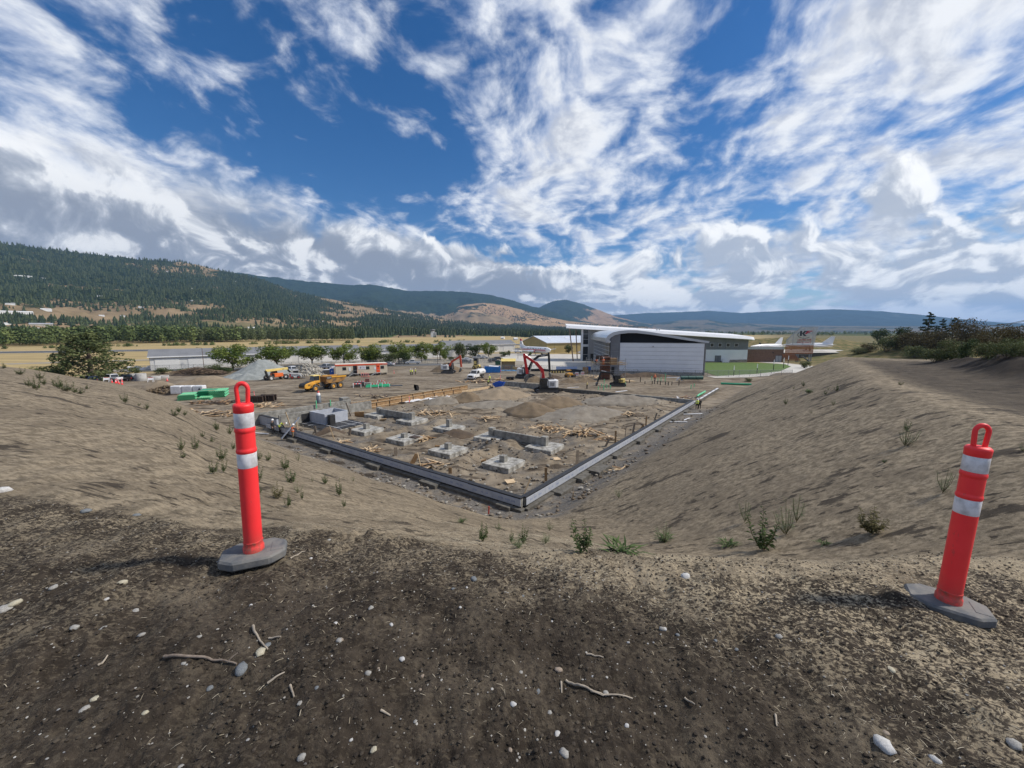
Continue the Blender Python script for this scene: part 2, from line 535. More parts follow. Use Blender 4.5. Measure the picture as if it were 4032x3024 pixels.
def ground_material():
 m=bpy.data.materials.new('earth')
 m.use_nodes=True
 k=NT(m.node_tree)
 at_=lambda n:k.n('ShaderNodeAttribute',attribute_name=n).outputs
 co=k.n('ShaderNodeTexCoord').outputs['Object']
 flow=at_('flow')['Vector']
 dark,straw,gravel,grass,sand=(at_(n)['Fac']for n in('dark','straw','gravel','grass','berm'))
 big=k.noise(co,0.11,5,0.6)
 mid=k.noise(co,0.9,6,0.62)
 fine=k.noise(co,14.0,5,0.65)
 grit=k.noise(co,55.0,4,0.7)
 # building site dirt with damp patches and wheel tracks
 trk=k.noise(k.v('MULTIPLY',flow,(0.16,1.1,1.0)),1.0,6,0.66,0.4)
 site=k.mix(k.ss(mid,0.32,0.68),(0.260,0.212,0.152),(0.148,0.118,0.084))
 site=k.mix(k.ss(big,0.45,0.70),site,(0.305,0.258,0.195))
 site=k.mix(k.m('MULTIPLY',k.ss(trk,0.51,0.60),0.9),site,(0.072,0.056,0.041))
 # hydroseeded slope: straw fibre over soil, scraped along the contour
 stk=k.noise(k.v('MULTIPLY',flow,(0.30,2.4,1.0)),1.0,7,0.70,0.2)
 lin=k.noise(k.v('MULTIPLY',flow,(1.1,9.0,1.0)),1.0,5,0.66,0.1)
 fib=k.noise(k.v('MULTIPLY',flow,(3.5,13.0,1.0)),1.0,4,0.72)
 tuf=k.noise(co,4.2,4,0.75)
 slope=k.mix(k.ss(k.m('ADD',k.m('MULTIPLY',fib,0.55),k.m('MULTIPLY',tuf,0.45)),0.40,0.60),(0.330,0.268,0.184),(0.146,0.117,0.080))
 slope=k.mix(k.m('MULTIPLY',k.ss(mid,0.44,0.68),0.5),slope,(0.150,0.119,0.082))
 slope=k.mix(k.m('MULTIPLY',k.ss(big,0.47,0.62),0.35),slope,(0.138,0.111,0.079))
 slope=k.mix(k.m('MULTIPLY',k.ss(lin,0.56,0.62),k.ss(k.noise(co,0.45,3,0.6),0.42,0.56)),slope,(0.052,0.041,0.030))
 slope=k.mix(k.m('MULTIPLY',k.ss(stk,0.57,0.62),0.9),slope,(0.050,0.040,0.030))
 # dark topsoil on the bench
 soil=k.mix(k.ss(fine,0.32,0.68),(0.060,0.0475,0.035),(0.0265,0.0205,0.0152))
 soil=k.mix(k.m('MULTIPLY',k.ss(k.noise(co,1.6,5,0.6),0.47,0.68),0.7),soil,(0.100,0.081,0.060))
 soil=k.mix(k.ss(grit,0.66,0.76),soil,(0.15,0.125,0.095))
 mul=k.ss(k.m('ADD',k.m('MULTIPLY',k.noise(k.v('MULTIPLY',co,(1.0,1.6,1.0)),34.0,4,0.7,0.6),0.7),k.m('MULTIPLY',k.noise(co,3.2,4,0.6),0.3)),0.48,0.58)
 grav=k.mix(k.ss(k.noise(co,7.0,5,0.7),0.36,0.64),(0.20,0.185,0.165),(0.085,0.076,0.066))
 dry=k.mix(k.ss(k.noise(k.v('MULTIPLY',co,(0.02,0.10,1.0)),1.0,7,0.62),0.34,0.66),(0.46,0.345,0.165),(0.32,0.245,0.120))
 dry=k.mix(k.m('MULTIPLY',k.ss(k.noise(k.v('MULTIPLY',co,(0.004,0.016,1.0)),1.0,4,0.6),0.52,0.68),0.6),dry,(0.20,0.19,0.075))
 col=k.mix(at_('slope')['Fac'],site,slope)
 col=k.mix(k.m('MULTIPLY',gravel,k.ss(mid,0.30,0.55)),col,grav)
 col=k.mix(sand,col,k.mix(k.ss(mid,0.35,0.65),(0.052,0.041,0.031),(0.028,0.022,0.018)))
 dk=k.ss(k.m('ADD',dark,k.m('MULTIPLY',k.m('SUBTRACT',k.noise(co,2.4,5,0.65),0.5),1.3)),0.36,0.66)
 col=k.mix(dk,col,soil)
 col=k.mix(k.m('MULTIPLY',mul,straw),col,(0.40,0.33,0.225))
 col=k.mix(grass,col,dry)
 wild=at_('wild')['Fac']
 wl=k.mix(k.ss(k.noise(co,0.35,6,0.65),0.38,0.62),(0.215,0.165,0.075),(0.085,0.090,0.030))
 col=k.mix(wild,col,wl)
 b1=k.n('ShaderNodeBump',{'Height':k.m('ADD',k.noise(co,26.0,6,0.72),k.m('MULTIPLY',stk,1.2)),'Strength':0.7,'Distance':0.03})
 p=k.n('ShaderNodeBsdfPrincipled',{'Base Color':col,'Roughness':0.95,'Normal':b1.outputs[0]})
 p.inputs['Specular IOR Level'].default_value=0.15
 o=k.n('ShaderNodeOutputMaterial')
 k.l.new(p.outputs[0],o.inputs[0])
 return m
def build_ground():
 rr=np.concatenate([[0.002,0.25],np.geomspace(0.6,130,400),np.geomspace(134,1500,60)])
 fine=np.radians(np.linspace(-60,60,560))
 rest=np.radians(np.linspace(60,300,90))[1:-1]
 aa=np.concatenate([fine,rest])
 R,AZ=np.meshgrid(rr,aa,indexing='ij')
 X,Y=R*np.sin(AZ),R*np.cos(AZ)
 Z,g=height(X,Y,True)
 Z=np.where(np.cos(AZ)<0,Z,Z)
 n,m_=len(rr),len(aa)
 idx=np.arange(n*m_).reshape(n,m_)
 nx=np.roll(idx,-1,axis=1)
 F=np.stack([idx[:-1],idx[1:],nx[1:],nx[:-1]],-1).reshape(-1,4)
 az=np.where(AZ>np.pi,AZ-2*np.pi,AZ)
 rcg=np.interp(az,CR_AZ,CR_R)
 slope=sstep(Z,0.15,0.9)*(1-sstep(R,150,190))*(1-g['inside'])
 dark=g['bench']*(1-0.75*sstep(X,-0.8,1.2)*sstep(R,rcg-1.3,rcg+0.2))
 edge=sstep(R,CR_R.min(),5.5)
 right=sstep(X,-1.6,1.4)
 straw=np.clip(g['bench']*(0.10+0.80*right*sstep(R,1.7,2.7)+0.35*sstep(R,2.2,3.4))+0.35*g['bench']*sstep(R,rcg-0.8,rcg),0,1)*(1-sstep(R,9,14))
 berm=np.clip(g['onroad']*(sstep(g['s2'],18.0,18.8)*(0.80+0.20*sstep(g['s2'],23.5,25.5)))*(1-sstep(g['s2'],33,36)),0,1)*(1-sstep(g['t2'],62,84))
 wild=np.clip(g['onroad']*sstep(g['s2'],30,34)+sstep(g['knoll'],0.6,2.0)*sstep(R,120,150)+g['onroad']*sstep(g['t2'],78,95)*sstep(g['s2'],18,22),0,1)
 wild=np.clip(wild+sstep(az,0.55,0.66)*sstep(R,170,195)*(az<1.2),0,1)
 toe=np.exp(-((R-g['rt'])/2.2)**2)*(az<0.05)
 wallside=(sstep(g['fb'],-4.5,-2.5)*(1-sstep(g['fb'],-0.3,0.2))*sstep(g['fa'],-5,-3)*(1-sstep(g['fa'],30,36))+sstep(g['fa'],-5.5,-3.2)*(1-sstep(g['fa'],-0.3,0.2))*sstep(g['fb'],-4,-2)*(1-sstep(g['fb'],44,50)))
 gravel=np.clip(wallside+0.75*g['inside']*sstep(fbm(g['fa']*0.22,g['fb']*0.22,3,77),0.02,0.45)*(1-sstep(g['fb'],16,26))+0.9*g['inside']*sstep(2.6-np.minimum(g['fa'],g['fb']),0,1.5)*(1-sstep(g['fa']+g['fb'],9,16)),0,1)
 dark=np.clip(dark+0.75*toe*sstep(fbm(X*0.3,Y*0.3,3,15),-0.1,0.5),0,1)
 grass=sstep(R,150,168)*(1-wild)
 wb=sstep(az,-0.1,0.4)
 lq=np.log(np.maximum(R,.3)/rcg)/np.log(np.maximum(g['rt']/rcg,1.5))
 flow=np.stack([az*26.0,13.0*(1-lq)*(1-wb)+wb*(12.0-4.2*np.log(np.maximum(R,.3))+2.2*az),0*X],-1)
 site_flow=np.stack([X*0.9+Y*0.25,Y*0.9,0*X],-1)
 flow=np.where((slope>0.5)[...,None],flow,site_flow)
 V=np.stack([X,Y,Z],-1)
 fl=lambda a:np.asarray(a).reshape(-1)
 o=big_mesh('ground',V.reshape(-1,3),F,ground_material(),dict(dark=fl(dark),straw=fl(straw),gravel=fl(gravel),grass=fl(grass),berm=fl(berm),slope=fl(slope),wild=fl(wild),flow=flow.reshape(-1,3)))
 tag(o,kind='structure')
 # close the pole under the camera
 return o
build_ground()
# ------------------------------------------------------------------ valley, hills, mountains
def hill_material(name,forest,gold,forest2,scale,cut,soft=0.06,green=None):
 m=bpy.data.materials.new(name)
 m.use_nodes=True
 k=NT(m.node_tree)
 co=k.n('ShaderNodeTexCoord').outputs['Object']
 wood=k.n('ShaderNodeAttribute',attribute_name='wood').outputs['Fac']
 fld=k.n('ShaderNodeAttribute',attribute_name='field').outputs['Fac']
 n1=k.noise(co,scale,7,0.6)
 n2=k.noise(co,scale*9,5,0.65)
 n3=k.noise(co,scale*40,3,0.6)
 f=k.m('ADD',wood,k.m('ADD',k.m('MULTIPLY',k.m('SUBTRACT',n1,0.5),1.1),k.m('MULTIPLY',k.m('SUBTRACT',n2,0.5),0.8)))
 msk=k.ss(f,cut-soft,cut+soft)
 fc=k.mix(k.ss(n3,0.35,0.65),forest,forest2)
 gc=k.mix(k.ss(n2,0.35,0.65),gold,tuple(c*0.72 for c in gold))
 if green:
  gc=k.mix(k.m('MULTIPLY',fld,k.ss(k.n('ShaderNodeTexVoronoi',{'Vector':k.v('MULTIPLY',co,(1.0,0.55,0.0)),'Scale':0.0065}).outputs['Color'],0.40,0.44)),gc,green)
 col=k.mix(msk,gc,fc)
 p=k.n('ShaderNodeBsdfPrincipled',{'Base Color':col,'Roughness':1.0})
 p.inputs['Specular IOR Level'].default_value=0.0
 b=k.n('ShaderNodeBump',{'Height':k.m('MULTIPLY',n3,msk),'Strength':1.0,'Distance':9.0})
 k.l.new(b.outputs[0],p.inputs['Normal'])
 o=k.n('ShaderNodeOutputMaterial')
 k.l.new(p.outputs[0],o.inputs[0])
 return m
def ridge_elev(pts):
 a,e=[],[]
 for x,y in pts:
  d=pix_dir(x*D,y*D)
  a.append(math.atan2(d.x,d.y))
  e.append(d.z/math.hypot(d.x,d.y))
 return np.array(a),np.array(e)
def ridge(name,pts,r0,rc,r1,material,wood,expo=1.3,amp=0.05,nseed=1,na=260,nr=110,rough=0.012,field=None,base=-2.0):
 """a ridge whose crest stands rc metres away, foot r0, far side r1; pts: its skyline"""
 pa,pe=ridge_elev(pts)
 aa=np.linspace(pa[0],pa[-1],na)
 uu=np.concatenate([np.linspace(0,1,nr),1+np.linspace(0,1,14)[1:]])
 U,AZ=np.meshgrid(uu,aa,indexing='ij')
 R=np.where(U<=1,r0+(rc-r0)*U,rc+(r1-rc)*(U-1))
 X,Y=R*np.sin(AZ),R*np.cos(AZ)
 top=CAM_H+rc*np.interp(AZ,pa,pe)
 L=rc*0.11
 fo=fbm(X/L,Y/L,5,nseed,0.52)
 prof=np.where(U<=1,np.clip(U,0,1)**expo,1-0.75*(U-1))
 mid=np.clip(U*(1-np.clip(U,0,1))*4,0,1)
 Z=base+(top-base)*prof+fo*top*amp*mid*4.0+top*rough*fbm(X/L*7,Y/L*7,4,nseed+9)*np.clip(U*3,0,1)
 idx=np.arange(Z.size).reshape(Z.shape)
 F=np.stack([idx[:-1,:-1],idx[1:,:-1],idx[1:,1:],idx[:-1,1:]],-1).reshape(-1,4)
 W=wood(U,AZ,fo)
 Fd=field(U,AZ)if field else np.zeros_like(U)
 o=big_mesh(name,np.stack([X,Y,Z],-1).reshape(-1,3),F,material,dict(wood=W.ravel(),field=Fd.ravel()))
 tag(o,kind='structure')
 return o,(aa,uu,R,Z,W)
FOREST,FOREST2=(0.018,0.030,0.017),(0.042,0.058,0.027)
GOLD,GREENF=(0.28,0.208,0.125),(0.085,0.115,0.045)
SKY1=[(-260,505),(0,525),(150,545),(300,560),(400,567),(480,585),(560,602),(640,632),(760,655),(880,676),(960,690),(1060,702),(1180,708),(1350,711)]
hill1,H1=ridge('hills',SKY1,620,3300,5200,hill_material('hillside',FOREST,GOLD,FOREST2,0.0016,0.46,0.07,GREENF),lambda U,AZ,fo:0.06+0.76*sstep(U,0.30,0.66)*(1-0.72*sstep(AZ,-0.58,-0.38))+0.75*fo-0.15*(1-sstep(U,0.0,0.14)),1.75,0.020,3,420,170,field=lambda U,AZ:(1-sstep(U,0.10,0.34)))
SKY2=[(330,640),(430,585),(520,590),(640,605),(760,616),(800,614),(880,628),(960,629),(1000,630),(1060,637),(1110,650),(1150,662),(1180,668),(1240,690),(1330,706)]
hill2,H2=ridge('hills',SKY2,3000,6800,9000,hill_material('far_forest',FOREST,GOLD,(0.034,0.052,0.026),0.0008,0.40,0.05),lambda U,AZ,fo:0.12+0.85*sstep(U,0.42,0.62)+0.2*fo,1.5,0.03,13,260,110)
SKY3=[(880,700),(960,672),(1005,658),(1045,654),(1090,660),(1130,670),(1180,684),(1230,694),(1300,700),(1400,706)]
hill3,H3=ridge('hills',SKY3,3400,5400,6400,hill_material('golden_foothill',FOREST,(0.40,0.265,0.145),FOREST2,0.0014,0.62,0.05),lambda U,AZ,fo:0.34+0.40*fo,1.3,0.04,23,200,80)
SKY4=[(1080,690),(1150,672),(1182,655),(1205,648),(1225,648),(1260,657),(1295,670),(1330,684),(1380,696),(1440,706)]
hill4,H4=ridge('hills',SKY4,6200,8600,9900,hill_material('knob_forest',FOREST,(0.36,0.235,0.130),FOREST2,0.0010,0.42,0.05),lambda U,AZ,fo:0.22+0.50*sstep(U,0.3,0.7)*(1-0.6*sstep(AZ,0.17,0.24))+0.25*fo,1.3,0.04,33,180,80)
SKY5=[(1300,706),(1400,700),(1470,692),(1530,691),(1570,697),(1640,700),(1720,703),(1800,704),(1900,705),(2000,705),(2300,706)]
hill5,H5=ridge('hills',SKY5,6400,8800,10000,hill_material('low_hills',FOREST,(0.17,0.14,0.085),FOREST2,0.0009,0.46,0.06),lambda U,AZ,fo:0.40+0.40*fo,1.2,0.05,43,220,60)
SKY6=[(1120,704),(1240,690),(1330,681),(1400,676),(1470,674),(1530,671),(1600,676),(1700,671),(1800,668),(1900,672),(1990,680),(2080,690),(2180,698),(2400,700)]
hill6,H6=ridge('mountains',SKY6,10500,13200,15200,hill_material('blue_mountains',FOREST,(0.10,0.10,0.06),(0.03,0.045,0.025),0.0005,0.30,0.06),lambda U,AZ,fo:0.6+0.2*fo,1.1,0.03,53,260,60)
# level valley floor between the airfield and the hills
rv=np.geomspace(1300,15400,60)
av=np.radians(np.linspace(-75,75,200))
RV,AV=np.meshgrid(rv,av,indexing='ij')
XV,YV=RV*np.sin(AV),RV*np.cos(AV)
idx=np.arange(RV.size).reshape(RV.shape)
valley=big_mesh('valley_floor',np.stack([XV,YV,np.full_like(RV,-0.6)+0.0*RV],-1).reshape(-1,3),np.stack([idx[:-1,:-1],idx[1:,:-1],idx[1:,1:],idx[:-1,1:]],-1).reshape(-1,4),hill_material('valley_fields',FOREST,(0.17,0.15,0.080),FOREST2,0.0022,0.50,0.05,GREENF),dict(wood=np.full(RV.size,0.44),field=np.ones(RV.size)))
tag(valley,kind='structure')
def on_ridge(H,az,u):
 """height of a ridge surface at azimuth az, profile position u"""
 aa,uu,R,Z,W=H
 i=np.clip(np.searchsorted(aa,az),1,len(aa)-1)
 j=np.clip(np.searchsorted(uu,u),1,len(uu)-1)
 return R[j,i],Z[j,i],W[j,i]
def foliage_material(name,dark,light,rough=0.9,trans=0.0):
 if name in MATS:
  return MATS[name]
 m=bpy.data.materials.new(name)
 m.use_nodes=True
 k=NT(m.node_tree)
 t=k.n('ShaderNodeAttribute',attribute_name='tint').outputs['Fac']
 co=k.n('ShaderNodeTexCoord').outputs['Object']
 f=k.m('ADD',k.m('MULTIPLY',t,0.7),k.m('MULTIPLY',k.noise(co,0.8,3,0.6),0.3))
 col=k.mix(k.ss(f,0.15,0.85),dark,light)
 p=k.n('ShaderNodeBsdfPrincipled',{'Base Color':col,'Roughness':rough})
 p.inputs['Specular IOR Level'].default_value=0.2
 last=p.outputs[0]
 if trans:
  tr=k.n('ShaderNodeBsdfTranslucent',{'Color':k.mix(0.5,col,light)})
  mx=k.n('ShaderNodeMixShader',{0:trans})
  k.l.new(p.outputs[0],mx.inputs[1])
  k.l.new(tr.outputs[0],mx.inputs[2])
  last=mx.outputs[0]
 o=k.n('ShaderNodeOutputMaterial')
 k.l.new(last,o.inputs[0])
 MATS[name]=m
 return m
 # conifer: two stacked cones, uneven
def cone_base(n=5):
 v,f=[],[]
 for(z0,z1,r)in((0.08,0.62,0.26),(0.42,1.0,0.17)):
  b=len(v)
  for i in range(n):
   a=2*math.pi*i/n+z0*3
   v.append((r*math.cos(a),r*math.sin(a),z0+(0.05 if i%2 else 0)))
  v.append((0,0,z1))
  f+=[(b+i,b+(i+1)%n,b+n)for i in range(n)]
 return v,f
def blob_base(seed=1,squash=1.0):
 """uneven ball of 20 faces standing on its base"""
 bm=bmesh.new()
 bmesh.ops.create_icosphere(bm,subdivisions=1,radius=0.5)
 r=random.Random(seed)
 v=[]
 for p in bm.verts:
  q=p.co*(0.8+0.45*r.random())
  v.append((q.x,q.y,q.z*squash+0.42*squash))
 f=[tuple(x.index for x in q.verts)for q in bm.faces]
 bm.free()
 return v,f
cb_v,cb_f=cone_base()
N=60000
az=nrng.uniform(H1[0][0]+0.01,0.22,N)
uu_=0.07+0.93*nrng.uniform(0.0,1.0,N)**1.35
R_,Z_,W_=on_ridge(H1,az,uu_)
keep=(W_+0.60*fbm(R_*np.sin(az)/200,R_*np.cos(az)/200,4,71)+0.40*nrng.random(N)+0.10*(uu_<0.4))>0.40
az,uu_,R_,Z_=az[keep],uu_[keep],R_[keep],Z_[keep]
pos=np.stack([R_*np.sin(az),R_*np.cos(az),Z_-0.6],-1)
sc_h=nrng.uniform(5,17,len(pos))*(1+0.25*uu_)
wood=scatter('hillside_wood',cb_v,cb_f,pos,np.stack([sc_h*1.05,sc_h*1.05,sc_h],-1),nrng.uniform(0,6.28,len(pos)),foliage_material('pine_far',(0.026,0.042,0.022),(0.076,0.096,0.044)))
tag(wood,'far conifer wood covering the long hillside beyond the airfield','wood',kind='stuff')
N=9000
az=nrng.uniform(H3[0][0],H3[0][-1],N)
uu_=nrng.uniform(0.0,1.0,N)
R_,Z_,W_=on_ridge(H3,az,uu_)
keep=(fbm(R_*np.sin(az)/420,R_*np.cos(az)/420,4,81)+0.35*nrng.random(N))>0.34
az,R_,Z_=az[keep],R_[keep],Z_[keep]
pos=np.stack([R_*np.sin(az),R_*np.cos(az),Z_-0.6],-1)
sc_h=nrng.uniform(9,18,len(pos))
wood2=scatter('foothill_wood',cb_v,cb_f,pos,np.stack([sc_h*1.3,sc_h*1.3,sc_h],-1),nrng.uniform(0,6.28,len(pos)),foliage_material('pine_far',None,None))
tag(wood2,'scattered far pines on the golden foothill below the dark ridge','wood',kind='stuff')
def build_haze():
 x0,x1,y0,y1,z0,z1=-20000,20000,-2500,16500,-40,1000
 b=MB()
 b.box(((x0+x1)/2,(y0+y1)/2,(z0+z1)/2),(x1-x0,y1-y0,z1-z0))
 m=bpy.data.materials.new('valley_haze')
 m.use_nodes=True
 k=NT(m.node_tree)
 v=k.n('ShaderNodeVolumePrincipled',{'Color':(0.34,0.60,1.0,1),'Density':5.6e-5,'Anisotropy':0.1})
 o=k.n('ShaderNodeOutputMaterial')
 k.l.new(v.outputs[0],o.inputs['Volume'])
 h=b.build('haze',m)
 tag(h,kind='stuff')
build_haze()
# ------------------------------------------------------------------ foreground: delineator posts, stones, sticks, straw, weeds
def hit(u,v,far=400.0):
 """where the line of sight of a photo point meets the ground"""
 d=pix_dir(u,v)
 ts=np.geomspace(0.8,far,900)
 X,Y,Z=d.x*ts,d.y*ts,CAM_H+d.z*ts
 g=height(X[None],Y[None])[0]
 below=np.nonzero(Z<g)[0]
 if len(below)==0:
  p=at(u,v,0.0)
  return p
 i=max(int(below[0]),1)
 a,b=Z[i-1]-g[i-1],g[i]-Z[i]
 t=ts[i-1]+(ts[i]-ts[i-1])*a/max(a+b,1e-9)
 x,y=d.x*t,d.y*t
 return Vector((x,y,hz(x,y)))
def dusty_plastic(name,c1,c2,dust):
 """red plastic, chalky where it has weathered, with rubbed and muddy marks"""
 m=mat(name,c1,0.48,0.0,3.5,rgb2=c2,bump=0.0012,bscale=34)
 k=NT.__new__(NT)
 k.t,k.l=m.node_tree,m.node_tree.links
 p=next(n for n in k.t.nodes if n.type=='BSDF_PRINCIPLED')
 old=p.inputs['Base Color'].links[0].from_socket
 co=k.n('ShaderNodeTexCoord').outputs['Object']
 z=k.xyz(co)[2]
 marks=k.m('MULTIPLY',k.ss(k.noise(k.v('MULTIPLY',co,(1.0,1.0,0.35)),26.0,6,0.7),0.60,0.70),0.55)
 low=k.m('MULTIPLY',k.ss(k.m('ADD',z,k.m('MULTIPLY',k.noise(co,14.0,4,0.65),0.16)),0.30,0.12),0.5)
 k.l.new(k.mix(k.m('MAXIMUM',marks,low),old,dust),p.inputs['Base Color'])
 return m
M_ORANGE=dusty_plastic('fluorescent_red_plastic',(1.0,0.042,0.046),(0.93,0.034,0.037),(0.42,0.075,0.055))
M_BAND=mat('reflective_white_band',(0.80,0.79,0.81),0.4,0.0,14,rgb2=(0.46,0.45,0.45),bump=0.0008,bscale=180)
M_RUB=mat('dusty_black_rubber',(0.090,0.098,0.108),0.85,0.0,9,rgb2=(0.20,0.19,0.172),bump=0.003,bscale=60)
M_SCUFF=mat('scuffed_red_plastic',(0.86,0.050,0.045),0.55,0.0,26,rgb2=(0.30,0.085,0.06),bump=0.001)
def delineator(loc,rz,label,lean=(0,0),base_rz=0.0):
 t=empty('delineator_post',loc,0,label,'traffic post','red delineator posts on the bench')
 t.rotation_euler=(lean[0],lean[1],0)
 t.scale=(0.90,0.90,1.04)
 b=MB()
 pl=[(-0.205,-0.075),(-0.115,-0.145),(0.115,-0.145),(0.205,-0.075),(0.205,0.075),(0.115,0.145),(-0.115,0.145),(-0.205,0.075)]
 M=Matrix.Rotation(base_rz,4,'Z')
 b.slab(pl,-0.03,0.030,M=M)
 base=b.build('rubber_base',M_RUB,t,bevel=0.012)
 b=MB()
 b.box((0.15,0,0.0305),(0.08,0.13,0.004),M=M)
 b.build('moulded_plate',M_RUB,base,bevel=0.002)
 b=MB()
 b.lathe([(0.066,0.028),(0.066,0.058),(0.061,0.064),(0.060,0.088),(0.063,0.092),(0.060,0.097)],28)
 b.build('foot_ring',M_SCUFF,t)
 b=MB()
 b.lathe([(0.0585,0.09),(0.0585,0.575),(0.0585,0.664),(0.0585,0.668),(0.062,0.672),(0.063,0.682),(0.061,0.692),(0.0585,0.696),(0.0585,0.702),(0.0585,0.790),(0.0585,0.796),(0.062,0.800),(0.063,0.811),(0.061,0.822),(0.0585,0.826),(0.0585,0.831),(0.0585,0.912),(0.0585,0.917),(0.0605,0.919),(0.0615,0.945),(0.0625,0.952),(0.0625,0.960),(0.058,0.966),(0.050,0.972),(0.0,0.974)],28)
 b.build('post',M_ORANGE,t)
 for z0,z1 in((0.577,0.667),(0.827,0.916)):
  b=MB()
  b.lathe([(0.0588,z0),(0.0600,z0+0.002),(0.0600,z1-0.002),(0.0588,z1)],28,cap=False)
  b.build('reflective_band',M_BAND,t)
 b=MB()
 pts=[(-0.028,0,0.965)]+[(-0.034*math.cos(a),0,1.055+0.036*math.sin(a))for a in np.linspace(0,math.pi,11)]+[(0.028,0,0.965)]
 b.tube(pts,0.0135,10,M=Matrix.Rotation(rz,4,'Z'))
 b.build('grab_handle',M_ORANGE,t)
 return t
delineator(Vector((-1.70,2.36,hz(-1.70,2.36)+0.05)),0.35,'red delineator post on a black base, standing beside the heap of dark crumbly soil',lean=(0.0,0.022),base_rz=0.45)
delineator(Vector((2.69,2.17,hz(2.69,2.17)+0.012)),-0.3,'red delineator post standing on the straw covered soil towards the bushy bank',lean=(0.0,0.03),base_rz=-0.62)
STONE=[]
for sd in range(5):
 bm=bmesh.new()
 bmesh.ops.create_icosphere(bm,subdivisions=2,radius=0.5)
 for p in bm.verts:
  q=p.co.normalized()
  k_=1+0.34*mnoise.noise(q*1.9+Vector((sd*9,3,1)))+0.16*mnoise.noise(q*4.5+Vector((2,sd*5,7)))
  p.co=Vector((q.x*0.5*k_,q.y*0.37*k_,q.z*0.27*k_))
 me=bpy.data.meshes.new('stone')
 bm.to_mesh(me)
 bm.free()
 me.polygons.foreach_set('use_smooth',[True]*len(me.polygons))
 STONE.append(me)
SM={'pale':mat('pale_stone',(0.40,0.385,0.35),0.85,0.0,9,rgb2=(0.24,0.23,0.21),bump=0.004,bscale=30),'cream':mat('cream_stone',(0.52,0.48,0.36),0.85,0.0,9,rgb2=(0.36,0.32,0.23),bump=0.004,bscale=30),'white':mat('white_stone',(0.58,0.57,0.55),0.8,0.0,9,rgb2=(0.40,0.39,0.37),bump=0.004,bscale=30),'grey':mat('blue_grey_stone',(0.20,0.215,0.225),0.8,0.0,9,rgb2=(0.12,0.13,0.135),bump=0.004,bscale=30),'tan':mat('tan_stone',(0.36,0.29,0.22),0.85,0.0,9,rgb2=(0.23,0.18,0.14),bump=0.004,bscale=30)}
for key,m_ in SM.items():
 pass
def stone(u,v,w,tone,label,group=None):
 p=hit(u,v+w*0.18)
 r=(p-Vector((0,0,CAM_H))).length
 s=w*r/1514.0*0.78
 me=rng.choice(STONE).copy()
 me.materials.append(SM[tone])
 o=bpy.data.objects.new('stone',me)
 link(o)
 o.location=p+Vector((0,0,s*0.03))
 o.scale=(s,s*rng.uniform(0.9,1.15),s*rng.uniform(0.85,1.1))
 o.rotation_euler=(rng.uniform(-0.2,0.2),rng.uniform(-0.2,0.2),rng.uniform(0,6.28))
 return tag(o,label,'stone',group)
q1=lambda x,y:(x*0.7376,1800+y*0.7376)
q2=lambda x,y:(1300+x*0.6329,2000+y*0.6329)
q3=lambda x,y:(2600+x*0.6774,1900+y*0.6774)
for(q,x,y,w,t_,lb)in[(q1,10,170,44,'white','large pale rounded stone at the left edge of the picture'),(q1,650,665,30,'cream','cream angular stone alone on dark soil left of the left post base'),(q1,75,778,32,'cream','upper of two pale stones touching near the left picture edge'),(q1,22,805,40,'pale','lower of two pale stones touching near the left picture edge'),(q1,1390,1033,42,'cream','cream stone touching the end of a short bent stick'),(q1,1427,1000,30,'grey','small grey stone behind the cream stone and bent stick'),(q1,1290,1122,56,'grey','dark blue grey angular stone at the end of the long dark stick'),(q1,1813,972,30,'pale','round pale stone lying between the two posts on dark soil'),(q2,893,432,36,'grey','flat blue grey stone half buried near the bench edge'),(q2,1420,1000,34,'tan','pinkish stone just behind the long pale stick'),(q2,1715,1145,26,'pale','pale stone touching the long pale stick'),(q2,1455,1517,40,'pale','oval grey white stone at the bottom middle of the picture'),(q2,1413,1403,30,'white','upright whitish stone above the oval stone at the bottom'),(q2,1140,1215,30,'white','white irregular stone in the middle of the dark soil'),(q3,1300,1513,58,'white','largest oval whitish stone at the bottom right on dark soil'),(q3,145,537,44,'white','flat white stone on straw covered soil at the bench edge'),(q3,1335,1080,26,'cream','small cream stone below the right post base')]:
 stone(*q(x,y),w,t_,lb)
